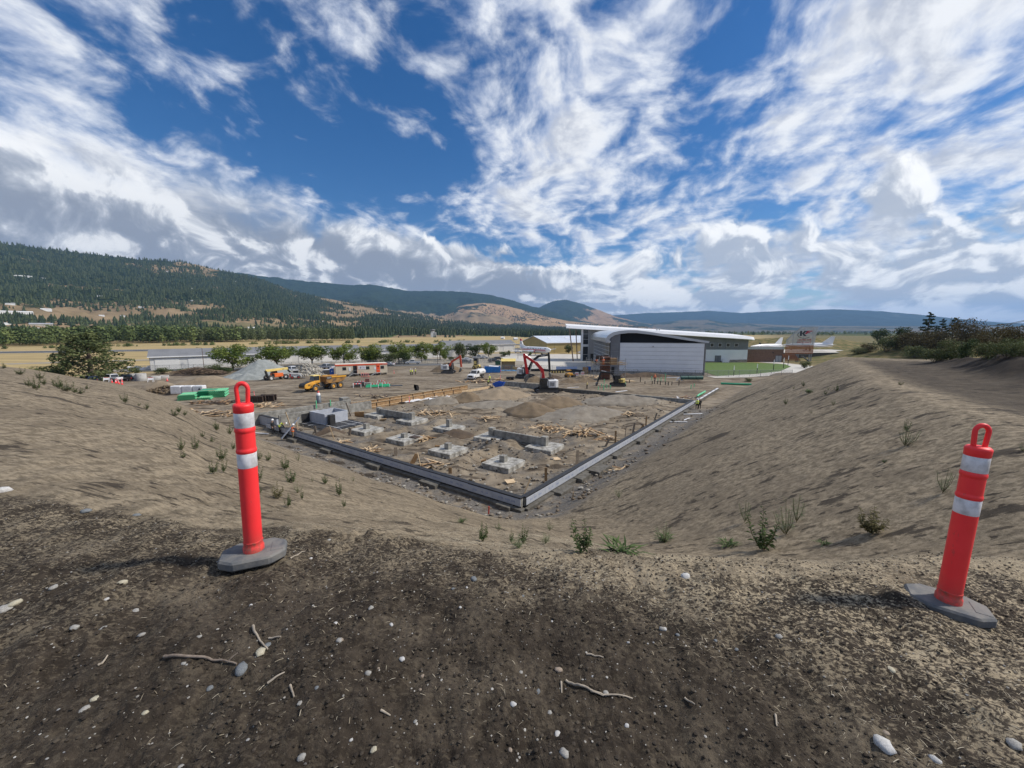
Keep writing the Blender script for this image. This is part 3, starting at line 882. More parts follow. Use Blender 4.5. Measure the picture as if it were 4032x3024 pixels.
for(q,x,y,w,t_)in[(q1,285,690,24,'pale'),(q1,397,905,24,'pale'),(q1,553,908,22,'pale'),(q1,755,945,22,'pale'),(q1,1063,955,19,'pale'),(q1,510,1285,27,'cream'),(q1,450,1340,28,'pale'),(q1,775,1362,18,'cream'),(q1,1610,1595,30,'pale'),(q1,1600,1310,20,'pale'),(q1,1340,788,15,'white'),(q1,1660,537,16,'white'),(q1,1690,1228,21,'grey'),(q1,965,1650,18,'pale'),(q1,568,755,16,'white'),(q1,722,815,22,'pale'),(q1,980,1098,18,'pale'),(q1,1790,885,18,'white'),(q1,1120,1230,22,'grey'),(q1,1755,440,22,'pale'),(q1,460,280,34,'grey'),(q1,730,305,24,'grey'),(q2,60,817,30,'tan'),(q2,255,617,28,'pale'),(q2,380,722,20,'white'),(q2,448,935,24,'white'),(q2,235,1022,26,'pale'),(q2,573,1040,20,'tan'),(q2,1365,1268,20,'pale'),(q2,270,1497,26,'cream'),(q2,130,1442,15,'white'),(q2,1120,1500,20,'tan'),(q2,810,615,15,'white'),(q2,765,500,18,'grey'),(q2,850,492,15,'white'),(q2,530,1325,15,'pale'),(q2,2065,745,26,'pale'),(q2,1200,545,18,'grey'),(q2,1380,700,14,'white'),(q2,1855,833,14,'white'),(q2,1187,1018,18,'pale'),(q2,300,995,12,'tan'),(q2,1635,1045,16,'white'),(q2,1845,1350,18,'white'),(q2,560,1127,14,'tan'),(q2,1290,1140,26,'grey'),(q3,440,965,18,'grey'),(q3,100,882,17,'grey'),(q3,690,890,25,'pale'),(q3,25,847,22,'white'),(q3,1595,1605,30,'white'),(q3,2055,1515,34,'pale'),(q3,320,915,16,'grey'),(q3,1310,1450,22,'tan')]:
 stone(*q(x,y),w,t_,'small stone lying loose on the dark soil of the bench','small loose stones on the bench')
M_STICK=mat('weathered_stick',(0.26,0.21,0.165),0.9,0.0,30,rgb2=(0.13,0.095,0.072),bump=0.002,bscale=80)
M_STICKP=mat('pale_stick',(0.42,0.36,0.28),0.9,0.0,30,rgb2=(0.26,0.22,0.17),bump=0.002,bscale=80)
def stick(pts,r,m_,label,twig=None,group=None):
 P=[hit(*p)for p in pts]
 c=P[0]
 fine=[]
 for i in range(len(P)-1):
  for s in np.linspace(0,1,5)[:-1]:
   q=P[i].lerp(P[i+1],float(s))
   fine.append(Vector((q.x,q.y,hz(q.x,q.y)+r*1.2+0.002*rng.random()))-c)
 fine.append(P[-1]+Vector((0,0,r))-c)
 b=MB()
 n=len(fine)
 b.tube(fine,[r*(1.15-0.65*i/n)for i in range(n)],6)
 if twig:
  A_,B_=hit(*twig[0])-c,hit(*twig[1])-c
  b.tube([A_+Vector((0,0,r)),A_.lerp(B_,0.5)+Vector((0,0,r*3)),B_+Vector((0,0,r*4))],[r*0.6,r*0.5,r*0.3],5)
 o=b.build('stick',m_,loc=c)
 return tag(o,label,'stick',group)
stick([q1(878,1075),q1(960,1068),q1(1090,1075),q1(1180,1092),q1(1265,1110)],0.0065,M_STICK,'long dark bent stick on the soil below the left post',(q1(1215,1102),q1(1272,1072)))
stick([q1(1352,908),q1(1358,940),q1(1390,990),q1(1430,1030)],0.006,M_STICKP,'short pale bent stick touching the cream stone')
stick([q2(1465,1080),q2(1540,1110),q2(1620,1142),q2(1700,1172),q2(1880,1192)],0.0055,M_STICKP,'long pale stick on dark soil at the lower middle',(q2(1620,1145),q2(1700,1195)))
for a_,b_ in[((q1,1550,545),(q1,1630,505)),((q1,1430,1215),(q1,1520,1152)),((q1,1550,1225),(q1,1570,1285)),((q1,530,1113),(q1,575,1063)),((q2,315,1268),(q2,375,1298)),((q2,1437,1088),(q2,1440,1155)),((q3,140,1258),(q3,200,1295)),((q3,668,1355),(q3,676,1420)),((q1,1435,972),(q1,1500,962)),((q2,1595,915),(q2,1700,935))]:
 stick([a_[0](*a_[1:]),b_[0](*b_[1:])],0.0045,M_STICKP,'short pale twig lying on the dark soil',group='short twigs on the bench')
def in_front(n,r0,r1,half=58,power=1.0):
 a=np.radians(nrng.uniform(-half,half,n))
 r=r0+(r1-r0)*nrng.random(n)**power
 return r*np.sin(a),r*np.cos(a)
def tint_material(name,cols,rough=0.9):
 m=bpy.data.materials.new(name)
 m.use_nodes=True
 k=NT(m.node_tree)
 t=k.n('ShaderNodeAttribute',attribute_name='tint').outputs['Fac']
 rp=k.n('ShaderNodeValToRGB',{0:t})
 el=rp.color_ramp.elements
 while len(el)<len(cols):
  el.new(0.5)
 for i,c in enumerate(cols):
  el[i].position=i/(len(cols)-1)
  el[i].color=(*c,1)
 p=k.n('ShaderNodeBsdfPrincipled',{'Base Color':rp.outputs[0],'Roughness':rough})
 p.inputs['Specular IOR Level'].default_value=0.2
 o=k.n('ShaderNodeOutputMaterial')
 k.l.new(p.outputs[0],o.inputs[0])
 return m
def bench_scatter(name,n,r0,r1,power,smin_,smax_,base,material,label,cat,keep=None,lift=0.1,flat=False,long_=None):
 X,Y=in_front(n,r0,r1,60,power)
 if keep is not None:
  k_=keep(X,Y)
  X,Y=X[k_],Y[k_]
 Z=height(X[None],Y[None])[0]
 n=len(X)
 s=smin_+(smax_-smin_)*nrng.random(n)**2.6
 if long_:
  S=np.stack([s*long_,s,s],-1)
 else:
  S=np.stack([s,s*nrng.uniform(0.7,1.2,n),s*nrng.uniform(0.6,1.0,n)],-1)
 pos=np.stack([X,Y,Z-s*lift],-1)
 o=scatter(name,base[0],base[1],pos,S,nrng.uniform(0,6.28,n),material,tilt=nrng.uniform(-0.35,0.35,n)if flat else None)
 return tag(o,label,cat,kind='stuff')
blob=blob_base(4,0.75)
on_bench=lambda X,Y:np.hypot(X,Y)<np.interp(np.arctan2(X,Y),CR_AZ,CR_R)+0.4*nrng.random(len(X))
bench_scatter('soil_crumbs',42000,0.9,6.0,0.8,0.003,0.018,blob,tint_material('soil_crumb',[(0.026,0.020,0.015),(0.050,0.040,0.030),(0.085,0.069,0.051)]),'dark crumbs of soil covering the bench','soil',on_bench,0.1)
bench_scatter('gravel',8000,0.9,6.5,0.8,0.003,0.013,blob,tint_material('pebble',[(0.14,0.125,0.105),(0.24,0.225,0.20),(0.32,0.30,0.265),(0.44,0.42,0.38),(0.20,0.20,0.205)]),'fine pale gravel scattered through the dark soil','gravel',on_bench,0.3)
# straw fibres: thin bent slips
sv=[(-0.5,-0.035,0.0),(-0.5,0.035,0.0),(0.0,-0.04,0.10),(0.0,0.04,0.10),(0.5,-0.02,0.0),(0.5,0.02,0.02)]
sf=[(0,2,3,1),(2,4,5,3)]
STRAW=tint_material('straw_fibre',[(0.20,0.165,0.115),(0.36,0.305,0.215),(0.52,0.46,0.35)])
def mulch(X,Y):
 d=0.06+0.80*sstep(X,-1.8,1.6)*sstep(np.hypot(X,Y),1.6,2.7)+0.35*sstep(np.hypot(X,Y),2.2,3.2)-0.35*sstep(-X,1.4,3)
 d=d*(0.35+1.3*sstep(fbm(X*1.3,Y*1.3,4,88),-0.25,0.35))
 return(nrng.random(len(X))<d)&(np.hypot(X,Y)<7)
bench_scatter('straw',110000,0.9,6.5,0.8,0.008,0.034,(sv,sf),STRAW,'pale straw fibres strewn over the soil of the bench','straw',mulch,-0.05,True)
# weeds ---------------------------------------------------------------
M_LEAF=foliage_material('weed_leaf',(0.035,0.060,0.018),(0.105,0.150,0.050),0.7,0.15)
M_DRYL=foliage_material('weed_leaf_dry',(0.075,0.068,0.026),(0.170,0.150,0.062),0.8,0.15)
M_FEAT=foliage_material('weed_feathery',(0.075,0.105,0.045),(0.170,0.205,0.100),0.8,0.15)
M_STEM=mat('weed_stem',(0.13,0.12,0.055),0.8)
def weed_meshes(seed,kind):
 """unit-high weed: (stems, foliage)"""
 r=random.Random(seed)
 st=MB()
 LV,LF,TT=[],[],[]
 def leaf(p,d,L,W,tt):
  d=d.normalized()
  s=d.cross(Vector((0,0,1)))
  s=s.normalized()if s.length>1e-3 else Vector((1,0,0))
  b=len(LV)
  mid=p+d*L*0.55+Vector((0,0,L*0.08))
  tip=p+d*L+Vector((0,0,-L*0.15))
  LV.extend([p,mid+s*W,tip,mid-s*W])
  LF.append((b,b+1,b+2,b+3))
  TT.extend([tt]*4)
 if kind=='tuft':
  for i in range(60):
   a=r.uniform(0,6.28)
   d=Vector((math.cos(a),math.sin(a),r.uniform(0.3,1.6)))
   leaf(Vector((r.uniform(-.2,.2),r.uniform(-.2,.2),0)),d,r.uniform(0.5,1.1),0.035,r.random())
  st.cyl((0,0,-0.05),(0,0,0.1),0.03,0.02,5)
 else:
  ns=r.randint(6,9)
  for i in range(ns):
   a=6.28*i/ns+r.uniform(-.3,.3)
   lean=0.0 if i==0 else r.uniform(0.14,0.42)
   hgt_=1.0 if i==0 else r.uniform(0.50,0.86)
   tip=Vector((math.cos(a)*lean,math.sin(a)*lean,hgt_))
   root=Vector((0,0,-0.04))if i==0 else Vector((tip.x*0.12,tip.y*0.12,r.uniform(0.0,0.12)))
   mid=root.lerp(tip,0.5)+Vector((tip.x*0.15,tip.y*0.15,-0.03))
   st.tube([root,mid,tip],[0.013,0.009,0.004],4)
   nl=30 if kind=='leafy' else 22
   for j in range(nl):
    s=0.15+0.85*(j+r.random())/nl
    p=root.lerp(mid,s*2)if s<.5 else mid.lerp(tip,s*2-1)
    b_=r.uniform(0,6.28)
    up=r.uniform(-0.1,0.9)
    d=Vector((math.cos(b_),math.sin(b_),up))
    k_=(1.1-0.75*s)
    if kind=='leafy':
     leaf(p,d,r.uniform(0.10,0.19)*k_+0.03,r.uniform(0.022,0.036)*k_+0.006,r.random())
    else:
     leaf(p,d,r.uniform(0.10,0.24)*k_+0.02,0.008,r.random())
     if r.random()<.6:
      leaf(p+d*0.05,d+Vector((r.uniform(-.6,.6),r.uniform(-.6,.6),.3)),0.09,0.006,r.random())
 return st,LV,LF,TT
WEED={}
for kind,seeds in(('leafy',(1,2,3)),('feathery',(4,5)),('dry',(6,)),('tuft',(7,8))):
 WEED[kind]=[]
 for s_ in seeds:
  st,LV,LF,TT=weed_meshes(s_,'leafy' if kind=='dry' else kind)
  lm={'leafy':M_LEAF,'feathery':M_FEAT,'dry':M_DRYL,'tuft':M_LEAF}[kind]
  root=empty('weed',(0,0,-50))
  st.build('stems',M_STEM,root)
  big_mesh('leaves',LV,LF,lm,{'tint':TT},False,root)
  WEED[kind].append(root)
WEED_USED={}
def weed(u,v,h,kind='leafy',wide=1.0,label=None):
 p=hit(u,v)
 r=(p-Vector((0,0,CAM_H))).length
 s=max(h*r/1514.0,0.12)
 src=rng.choice(WEED[kind])
 if src.name not in WEED_USED:
  WEED_USED[src.name]=1
  o=src
 else:
  o=copy_tree(src)
 o.location=p
 o.scale=(s*wide,s*wide,s)
 o.rotation_euler=(rng.uniform(-.06,.06),rng.uniform(-.06,.06),rng.uniform(0,6.28))
 lab={'leafy':'dark green leafy weed growing out of the bare tan slope','feathery':'thin feathery pale green weed on the bare tan slope','dry':'half dry brownish weed on the bare tan slope','tuft':'low green tuft of grass on the bare tan slope'}[kind]
 tag(o,label or lab,'weed',None if label else kind+' weeds on the slopes')
 return o
zj=lambda x,y:(1700+x*.45208,1800+y*.45208)
zk=lambda x,y:(700+x*.5124,1450+y*.5124)
za=lambda x,y:(x*.4973,900+y*.4973)
zf=lambda x,y:(2900+x*.51175,1150+y*.51175)
zl=lambda x,y:(3400+x*.5725,1650+y*.5725)
weed(*zj(1320,832),130,'leafy',1.0,'tallest bushy dark green weed at the crest in the middle of the picture')
weed(*zj(440,738),78,'leafy',0.9,'dark leafy weed at the crest below the near foundation corner, with a small side shoot')
weed(*q3(590,392),142,'leafy',0.9,'tall leafy weed on the slope left of the post near the bushy bank')
for x,y,h,kd,w in[(795,755,80,'leafy',.7),(690,745,58,'leafy',.5),(585,640,40,'feathery',1),(990,755,40,'feathery',1.6),(2030,740,70,'feathery',1.2),(1630,355,40,'feathery',1.1),(1640,828,22,'tuft',2.2),(1030,640,40,'feathery',1.1),(265,575,14,'tuft',1.2),(760,790,30,'feathery',2.0)]:
 weed(*zj(x,y),h,kd,w)
for x,y,h,kd,w in[(835,780,52,'leafy',1),(875,880,54,'leafy',1.1),(700,712,31,'leafy',1.1),(622,710,39,'leafy',.8),(625,870,62,'leafy',.6),(775,1000,60,'dry',.95),(850,1070,52,'leafy',.7),(955,1010,42,'leafy',.5),(925,960,42,'feathery',1.1),(1035,875,22,'feathery',.8),(1135,892,42,'leafy',.8),(1245,985,70,'leafy',.6),(1278,1068,36,'leafy',.7),(630,968,28,'leafy',.7),(335,712,52,'leafy',1),(275,815,47,'leafy',.9),(352,805,47,'leafy',.6),(140,625,47,'leafy',.8),(35,630,42,'leafy',.8),(265,570,21,'leafy',1.1),(195,530,22,'leafy',1),(405,510,36,'leafy',.8),(295,465,26,'leafy',.8),(425,625,30,'leafy',.8),(10,340,22,'leafy',1),(60,360,16,'leafy',1.1),(925,715,32,'feathery',1),(1350,870,26,'feathery',.9),(45,690,22,'leafy',1.2)]:
 weed(*zk(x,y),h,kd,w)
for x,y,h,kd,w in[(995,1382,30,'leafy',1),(1165,1435,22,'leafy',1),(1390,1487,25,'leafy',1.3),(1415,1452,15,'leafy',1),(1715,1600,35,'leafy',.8),(540,1292,30,'leafy',1.6),(470,1267,33,'leafy',1.2),(640,1312,20,'leafy',1.6),(290,1282,35,'leafy',.9),(235,1252,25,'leafy',1.1),(325,1195,26,'leafy',1.1),(165,1160,20,'leafy',1.5),(690,1275,15,'leafy',1.2),(1100,1405,11,'leafy',1.2),(1360,1450,11,'leafy',1),(1465,1482,13,'leafy',1),(30,1112,16,'leafy',1.2),(590,1300,18,'leafy',1.3),(350,1240,22,'leafy',1)]:
 weed(*za(x,y),h,kd,w)
for x,y,h,kd,w in[(375,867,26,'leafy',.8),(515,727,20,'leafy',.9),(560,777,18,'tuft',1.6),(705,757,15,'feathery',1.3),(770,767,26,'leafy',.8),(680,792,18,'leafy',.9),(745,872,26,'feathery',.9),(1260,717,12,'leafy',1.8),(1305,1077,36,'leafy',.8),(440,747,15,'feathery',1),(575,932,12,'feathery',1)]:
 weed(*zf(x,y),h,kd,w)
for x,y,h,kd,w in[(490,230,75,'feathery',.9),(730,300,115,'feathery',.8),(790,232,88,'feathery',.9),(1230,297,80,'dry',1.2),(395,368,34,'tuft',1.6),(950,360,17,'tuft',1.8),(1640,62,68,'feathery',1),(25,340,30,'tuft',1.8)]:
 weed(*q3(x,y),h,kd,w)
for x,y,h,kd,w in[(285,187,74,'feathery',1.0),(60,792,70,'dry',1.2),(140,302,12,'leafy',1.6),(1090,222,28,'feathery',1)]:
 weed(*zl(x,y),h,kd,w)
for ps in WEED.values():
 for p_ in ps:
  if p_.name not in WEED_USED:
   for c_ in list(p_.children):
    bpy.data.objects.remove(c_)
   bpy.data.objects.remove(p_)
   # ------------------------------------------------------------------ foundation
M_CONC=mat('fresh_concrete',(0.34,0.33,0.295),0.85,0.0,1.7,rgb2=(0.16,0.152,0.135),bump=0.006,bscale=20)
M_CONCP=mat('pale_concrete_top',(0.50,0.485,0.44),0.85,0.0,1.9,rgb2=(0.15,0.14,0.12),bump=0.006,bscale=20)
M_CONCD=mat('damp_concrete',(0.150,0.140,0.120),0.9,0.0,2.5,rgb2=(0.075,0.068,0.056),bump=0.008,bscale=18)
M_PANEL=mat('blue_grey_insulation',(0.44,0.46,0.50),0.7,0.0,2.0,rgb2=(0.36,0.385,0.435),bump=0.003,bscale=20)
M_INK=mat('blue_print',(0.20,0.25,0.42),0.7)
M_MEMB=mat('black_membrane',(0.016,0.016,0.018),0.55,0.0,3,rgb2=(0.032,0.031,0.030),bump=0.006,bscale=16)
M_TAPE=mat('white_tape',(0.68,0.68,0.68),0.6)
M_PLY=mat('plywood',(0.40,0.245,0.115),0.75,0.0,2.0,rgb2=(0.27,0.16,0.075),bump=0.003,bscale=20)
M_PLYP=mat('pale_lumber',(0.66,0.50,0.315),0.75,0.0,2.5,rgb2=(0.47,0.335,0.19),bump=0.003,bscale=20)
M_PLYG=mat('grey_lumber',(0.30,0.245,0.185),0.85,0.0,2.5,rgb2=(0.19,0.15,0.11),bump=0.003,bscale=20)
M_STEELB=mat('rusty_form_steel',(0.085,0.055,0.038),0.7,0.0,4,rgb2=(0.045,0.030,0.022),bump=0.004)
M_REBAR=mat('rusty_rebar',(0.20,0.075,0.035),0.8)
M_REDTIP=mat('red_cap',(0.65,0.05,0.03),0.5)
M_GREEN=mat('green_pipe_plastic',(0.015,0.33,0.16),0.4,0.0,3,rgb2=(0.012,0.26,0.13))
M_GREENL=mat('pale_green_pipe_plastic',(0.16,0.58,0.30),0.45,0.0,3,rgb2=(0.12,0.50,0.26))
M_WHITE=mat('white_sheet',(0.72,0.72,0.73),0.5,0.06,2)
M_BLACKP=mat('black_plastic',(0.018,0.018,0.020),0.45)
def wall_frame(o,ang):
 return Matrix.Translation(o)@Matrix.Rotation(ang,4,'Z')
def foundation_wall(name,origin,ang,L,side,label,z0f,steps,joints,blocks):
 """strip of wall on footings; +x runs along the wall, side = which way the outside lies (+1: +y)"""
 t=empty(name,origin,ang,label,'foundation wall')
 b=MB()
 b.box((L/2,0,0.16),(L+0.5,1.0,0.32))
 b.build('strip_footing',M_CONCD,t,bevel=0.015)
 b=MB()
 b.box((L/2,0,0.62),(L,0.22,0.64))
 b.build('wall_core',M_CONC,t)
 b=MB()
 b.box((L/2,side*0.125,0.66),(L+0.02,0.022,0.66))
 b.box((L/2,-side*0.04,0.985),(L+0.02,0.40,0.10))
 b.build('membrane',M_MEMB,t)
 x=0.0
 i=0
 while x<L-0.2:
  w=min(2.44,L-x)
  z0=0.42+steps(x)
  b=MB()
  b.box((x+w/2,side*0.175,z0+0.255),(w-0.012,0.055,0.51))
  b.build('insulation_panel',M_PANEL,t,bevel=0.004)
  if i%2==0 or i%3==0:
   pass
  b=MB()
  rr=random.Random(i+50)
  for cx in(x+0.5,x+0.95,x+1.55):
   for k_ in range(rr.randint(2,4)):
    if cx+k_*0.11<x+w-0.1:
     b.box((cx+k_*0.11,side*0.204,z0+0.26),(0.055,0.002,rr.uniform(0.08,0.16)))
  if b.v:
   tag(b.build('panel_print',M_INK,t),kind='stuff')
  x+=2.44
  i+=1
 for bx,w,d in blocks:
  b=MB()
  b.box((bx,side*(0.5+d/2-0.15),0.185),(w,d+0.3,0.40))
  b.build('pier_footing',M_CONCD,t,bevel=0.02)
 return t
foundation_wall('foundation_wall',fab(0,0,-0.02),math.atan2((AX_A*40+AX_B*1.2).y,(AX_A*40+AX_B*1.2).x),38.6,1,'long low foundation wall with shaded grey insulation boards, workers at its far end',0.32,lambda x:0.0 if x<3 else(0.03 if x<20 else 0.06),None,[(1.2,1.2,0.25),(8.6,1.9,0.45),(16.0,1.8,0.4),(24.0,1.7,0.4),(31.0,1.8,0.45)])
foundation_wall('foundation_wall',fab(0,0.25,-0.02),ROT_B,48.4,-1,'long low foundation wall with sunlit pale insulation boards beside the steep bank',0.32,lambda x:0.0 if x<6 else(0.03 if x<26 else 0.05),None,[(4.2,1.9,0.6),(7.6,1.7,0.5),(10.2,2.2,0.95),(15.0,1.6,0.4),(21.5,1.7,0.4),(28.0,1.7,0.4),(35.0,1.7,0.4),(41.5,1.7,0.4)])
# far end of that wall, still without boards: bare strip with a white top board
t=empty('strip_wall',fab(0,49.0,-0.02),ROT_B,'low strip wall with white boards on top, ending at a green pipe','foundation wall')
MB().box((10.5,0,0.3),(21,0.6,0.6)).build('wall_core',M_CONCD,t)
for i in range(6):
 MB().box((1.6+i*3.5,-0.1,0.64),(2.9,0.28,0.07),rz=rng.uniform(-.02,.02)).build('top_board',M_WHITE,t)
def pad_footing(a,b_,label,ph=0.7,size=3.0,rebar=True,mound=True,ang=ROT_A):
 t=empty('pad_footing',fab(a,b_,0.0),ang,label,'concrete footing','concrete pad footings inside the foundation')
 b=MB()
 b.box((0,0,0.26),(size,size*0.96,0.52))
 b.build('pad',M_CONCP,t,bevel=0.03)
 b=MB()
 b.box((0,0,0.51+ph/2),(0.56,0.56,ph))
 ped=b.build('pedestal',M_CONC,t,bevel=0.015)
 if rebar:
  b=MB()
  for sx in(-.14,.14):
   for sy in(-.14,.14):
    b.cyl((sx,sy,0.5+ph),(sx,sy,0.5+ph+rng.uniform(.08,.2)),0.016,n=5)
  b.build('anchor_bars',M_REBAR,ped)
 return t
pad_footing(6.7,6.7,'square concrete pad footing with short pedestal nearest the near foundation corner',0.62)
pad_footing(13.7,6.8,'square concrete pad footing second along the shaded wall from the near corner',0.64)
pad_footing(20.9,7.3,'square concrete pad footing with a dark plate and a heap of laths behind it',0.5)
pad_footing(27.9,7.4,'square concrete pad footing just right of the black membrane slab',0.68)
pad_footing(20.5,13.8,'square concrete pad footing with the tallest pedestal in the middle',0.95)
def pad_pair(a0,a1,b_,label,ph):
 t=empty('grade_beam',fab(a0,b_,0.0),ROT_A,label,'concrete footing','concrete grade beams inside the foundation')
 L=a1-a0
 for x in(0,L):
  b=MB()
  b.box((x,0,0.25),(3.1,3.1,0.50))
  p=b.build('pad',M_CONCP,t,bevel=0.03)
  b=MB()
  b.box((x,0,0.49+ph/2),(0.62,0.62,ph))
  b.build('pedestal',M_CONC,t,bevel=0.015)
 b=MB()
 b.box((L/2,0,0.46+ph*0.42),(L-0.6,0.30,ph*0.84))
 b.build('beam',M_CONC,t,bevel=0.01)
 b=MB()
 b.box((L/2,0,0.2),(L-3.1,0.9,0.40))
 b.build('strip',M_CONCD,t,bevel=0.015)
 b=MB()
 for i in range(14):
  x=0.6+(L-1.2)*i/13
  b.cyl((x,0.02,0.46+ph*0.8),(x,0.02,0.46+ph*0.8+0.2),0.014,n=5)
 b.build('starter_bars',M_REBAR,t)
 return t
pad_pair(6.5,13.4,13.35,'long concrete grade beam between two pads, nearer of two, right of centre',1.0)
pad_pair(27.7,34.6,14.15,'long concrete grade beam between two pads beside the plywood formwork',0.95)
# back corner: concrete walls, lift pit with insulation boards
t=empty('concrete_wall',fab(39.0,2.6,0.0),ROT_B,'concrete wall with dark opening behind the lift pit','foundation wall')
b=MB()
b.box((1.4,0,0.85),(2.8,0.3,1.7))
b.box((9.0,0,0.85),(8.6,0.3,1.7))
b.box((3.75,0,1.55),(1.9,0.298,0.3))
b.box((3.75,0,0.1),(1.9,0.298,0.2))
b.build('wall_core',M_CONC,t,bevel=0.01)
MB().box((3.75,-0.20,0.8),(1.95,0.04,1.2)).build('opening_membrane',M_MEMB,t)
b=MB()
for i in range(16):
 b.cyl((5.4+i*0.5,0.05,1.65),(5.4+i*0.5,0.05,1.95),0.014,n=5)
b.build('starter_bars',M_REBAR,t)
t=empty('concrete_wall',fab(43.6,1.5,0.0),ROT_B,'long outer concrete wall behind the lift pit, with two green pipe stubs','foundation wall')
b=MB()
b.box((7.0,0,0.75),(14,0.3,1.5))
b.box((0.15,2.2,0.75),(0.3,4.2,1.5))
b.box((13.6,1.2,0.9),(1.2,1.2,1.8))
b.build('wall_core',M_CONC,t,bevel=0.01)
b=MB()
b.cyl((8.3,-0.4,1.0),(8.3,-0.4,2.2),0.09,n=8)
b.cyl((10.5,-0.3,1.0),(10.5,-0.3,2.0),0.08,n=8)
b.build('pipe_stub',M_GREENL,t)
t=empty('wing_wall',fab(38.9,2.4,0.0),ROT_A,'short wall with black membrane top near three workers','foundation wall')
b=MB()
b.box((2.3,0,0.62),(4.6,0.26,1.24))
b.build('wall_core',M_PANEL,t,bevel=0.006)
MB().box((2.3,0.0,1.28),(4.62,0.34,0.08)).build('membrane',M_MEMB,t)
t=empty('lift_pit',fab(35.0,7.3,0.0),ROT_A,'lift pit clad in blue grey boards on a black membrane slab','lift pit')
b=MB()
b.box((0,0,0.12),(7.2,5.0,0.24))
b.build('slab',M_CONCP,t,bevel=0.02)
MB().box((0,0,0.275),(7.3,5.1,0.06)).build('membrane',M_MEMB,t)
b=MB()
for y in(-2.0,-1.0,1.1):
 b.box((0,y,0.308),(7.3,0.07,0.004))
for x in(-2.6,1.4,2.9):
 b.box((x,0,0.3085),(0.07,5.1,0.004))
b.build('tape',M_TAPE,t)
for c,s_ in[((0,-.6,1.0),(.14,3.34,1.4)),((3.0,-.6,1.0),(.14,3.34,1.4)),((1.5,1.0,1.0),(2.86,.14,1.4)),((1.5,-2.2,1.0),(2.86,.14,1.4)),((3.9,.3,.95),(1.4,1.2,1.3))]:
 MB().box(c,s_).build('insulation_panel',M_PANEL,t,bevel=0.006)
MB().box((-.55,.45,0.95),(0.6,0.75,1.30)).build('black_sump',M_MEMB,t,bevel=0.02)
# plywood formwork: two runs with walers and braces
for(a,b0,b1,lab)in[(40.6,15.5,37.5,'near run of brown plywood formwork with dark brackets, lined along a trench'),(43.0,15.0,43.5,'far run of brown plywood formwork with pale top rail')]:
 t=empty('formwork',fab(a,b0,0.0),ROT_B,lab,'formwork')
 L=b1-b0
 n=int(L/2.44)
 for i in range(n):
  MB().box((i*2.44+1.22,0,0.55),(2.42,0.02,0.95),rot=(rng.uniform(-.015,.015),0,0)).build('plywood_panel',M_PLY,t)
  MB().bar((i*2.44+0.1,-0.07,0.0),(i*2.44+0.1,-0.07,1.06),0.06,0.09,up=(0,1,0)).build('stud',M_STEELB,t)
 MB().box((L/2-0.3,-0.06,1.05),(n*2.44,0.12,0.05)).build('top_rail',M_PLYP,t)
 MB().box((L/2-0.3,-0.05,0.35),(n*2.44,0.06,0.09)).build('waler',M_PLYP,t)
for(a,b0,b1,lab)in[(40.9,38.0,47.0,'pale low strip of lumber ahead of the plywood formwork')]:
 t=empty('form_boards',fab(a,b0,0.0),ROT_B,lab,'formwork')
 for k_,y in enumerate((-0.5,0.5)):
  for i in range(3):
   MB().box((i*3+1.5,y,0.2),(2.98,0.05,0.3)).build('board',M_PLYP,t)
   # grade walls at the far side
t=empty('grade_wall',fab(40.5,50.4,0.0),ROT_A+math.pi,'grey concrete grade wall behind the blue tipping cart','foundation wall')
for i in range(3):
 MB().box((1.9+i*3.4,0,0.62),(3.36,0.3,1.24),rz=0.0).build('wall_segment',M_CONC,t,bevel=0.01)
t=empty('grade_wall',fab(28.5,50.3,0.0),ROT_A+math.pi,'low damp concrete grade wall crossing the far end of the foundation','foundation wall')
for i in range(8):
 MB().box((1.75+i*3.5,0,0.40),(3.46,0.35,0.80)).build('wall_segment',M_CONCD if i<5 else M_CONC,t,bevel=0.01)
for i,(a,b_)in enumerate([(10.6,48.6),(7.6,47.7)]):
 o=MB().box((0,0,0.3),(0.9,0.8,0.6),top=(.95,.95)).build('concrete_block',M_CONCD,loc=fab(a,b_,0),rz=ROT_A,bevel=0.02)
 tag(o,['dark concrete block in front of the low grade wall','concrete block with yellow strap at the end of the low grade wall'][i],'concrete block')
 # lumber ---------------------------------------------------------------
def lumber_pile(u,v,z,spread,n,label,Lr=(0.9,2.4),w=0.14,hgt=0.45,mats=None,seed=1,ply=0,flat_rz=None):
 p=at(u,v,z)
 p.z=hz(p.x,p.y)if z<2.0 else z
 t=empty('lumber_pile',p,0,label,'lumber pile','loose piles of stripped form lumber')
 r=random.Random(seed)
 mats=mats or[M_PLYP,M_PLYP,M_PLYP,M_PLY,M_PLYG]
 for i in range(int(n*1.25)):
  L=r.uniform(*Lr)
  a=r.uniform(0,math.pi)if flat_rz is None else flat_rz+r.uniform(-.5,.5)
  rr_=r.random()**0.6
  th=r.uniform(0,6.28)
  x,y=spread[0]*rr_*math.cos(th),spread[1]*rr_*math.sin(th)
  zz=0.05+hgt*(1-rr_)*r.uniform(0.2,1)
  tl=r.uniform(-0.22,0.22)
  dx,dy=math.cos(a)*L/2,math.sin(a)*L/2
  zg=hz(p.x+x,p.y+y)-p.z
  b=MB()
  if i<ply:
   b.box((x,y,zg+zz+0.05),(r.uniform(.6,1.1),r.uniform(.4,.7),0.02),rot=(r.uniform(-.3,.3),r.uniform(-.3,.3),a))
  else:
   b.bar((x-dx,y-dy,zg+zz-L/2*tl),(x+dx,y+dy,zg+zz+L/2*tl),w*r.uniform(.7,1.5),0.04)
  b.build('plank',r.choice(mats),t)
 return t
zc=lambda x,y:(1100+x*.27125,1250+y*.27125)
zd=lambda x,y:(1600+x*.27125,1250+y*.27125)
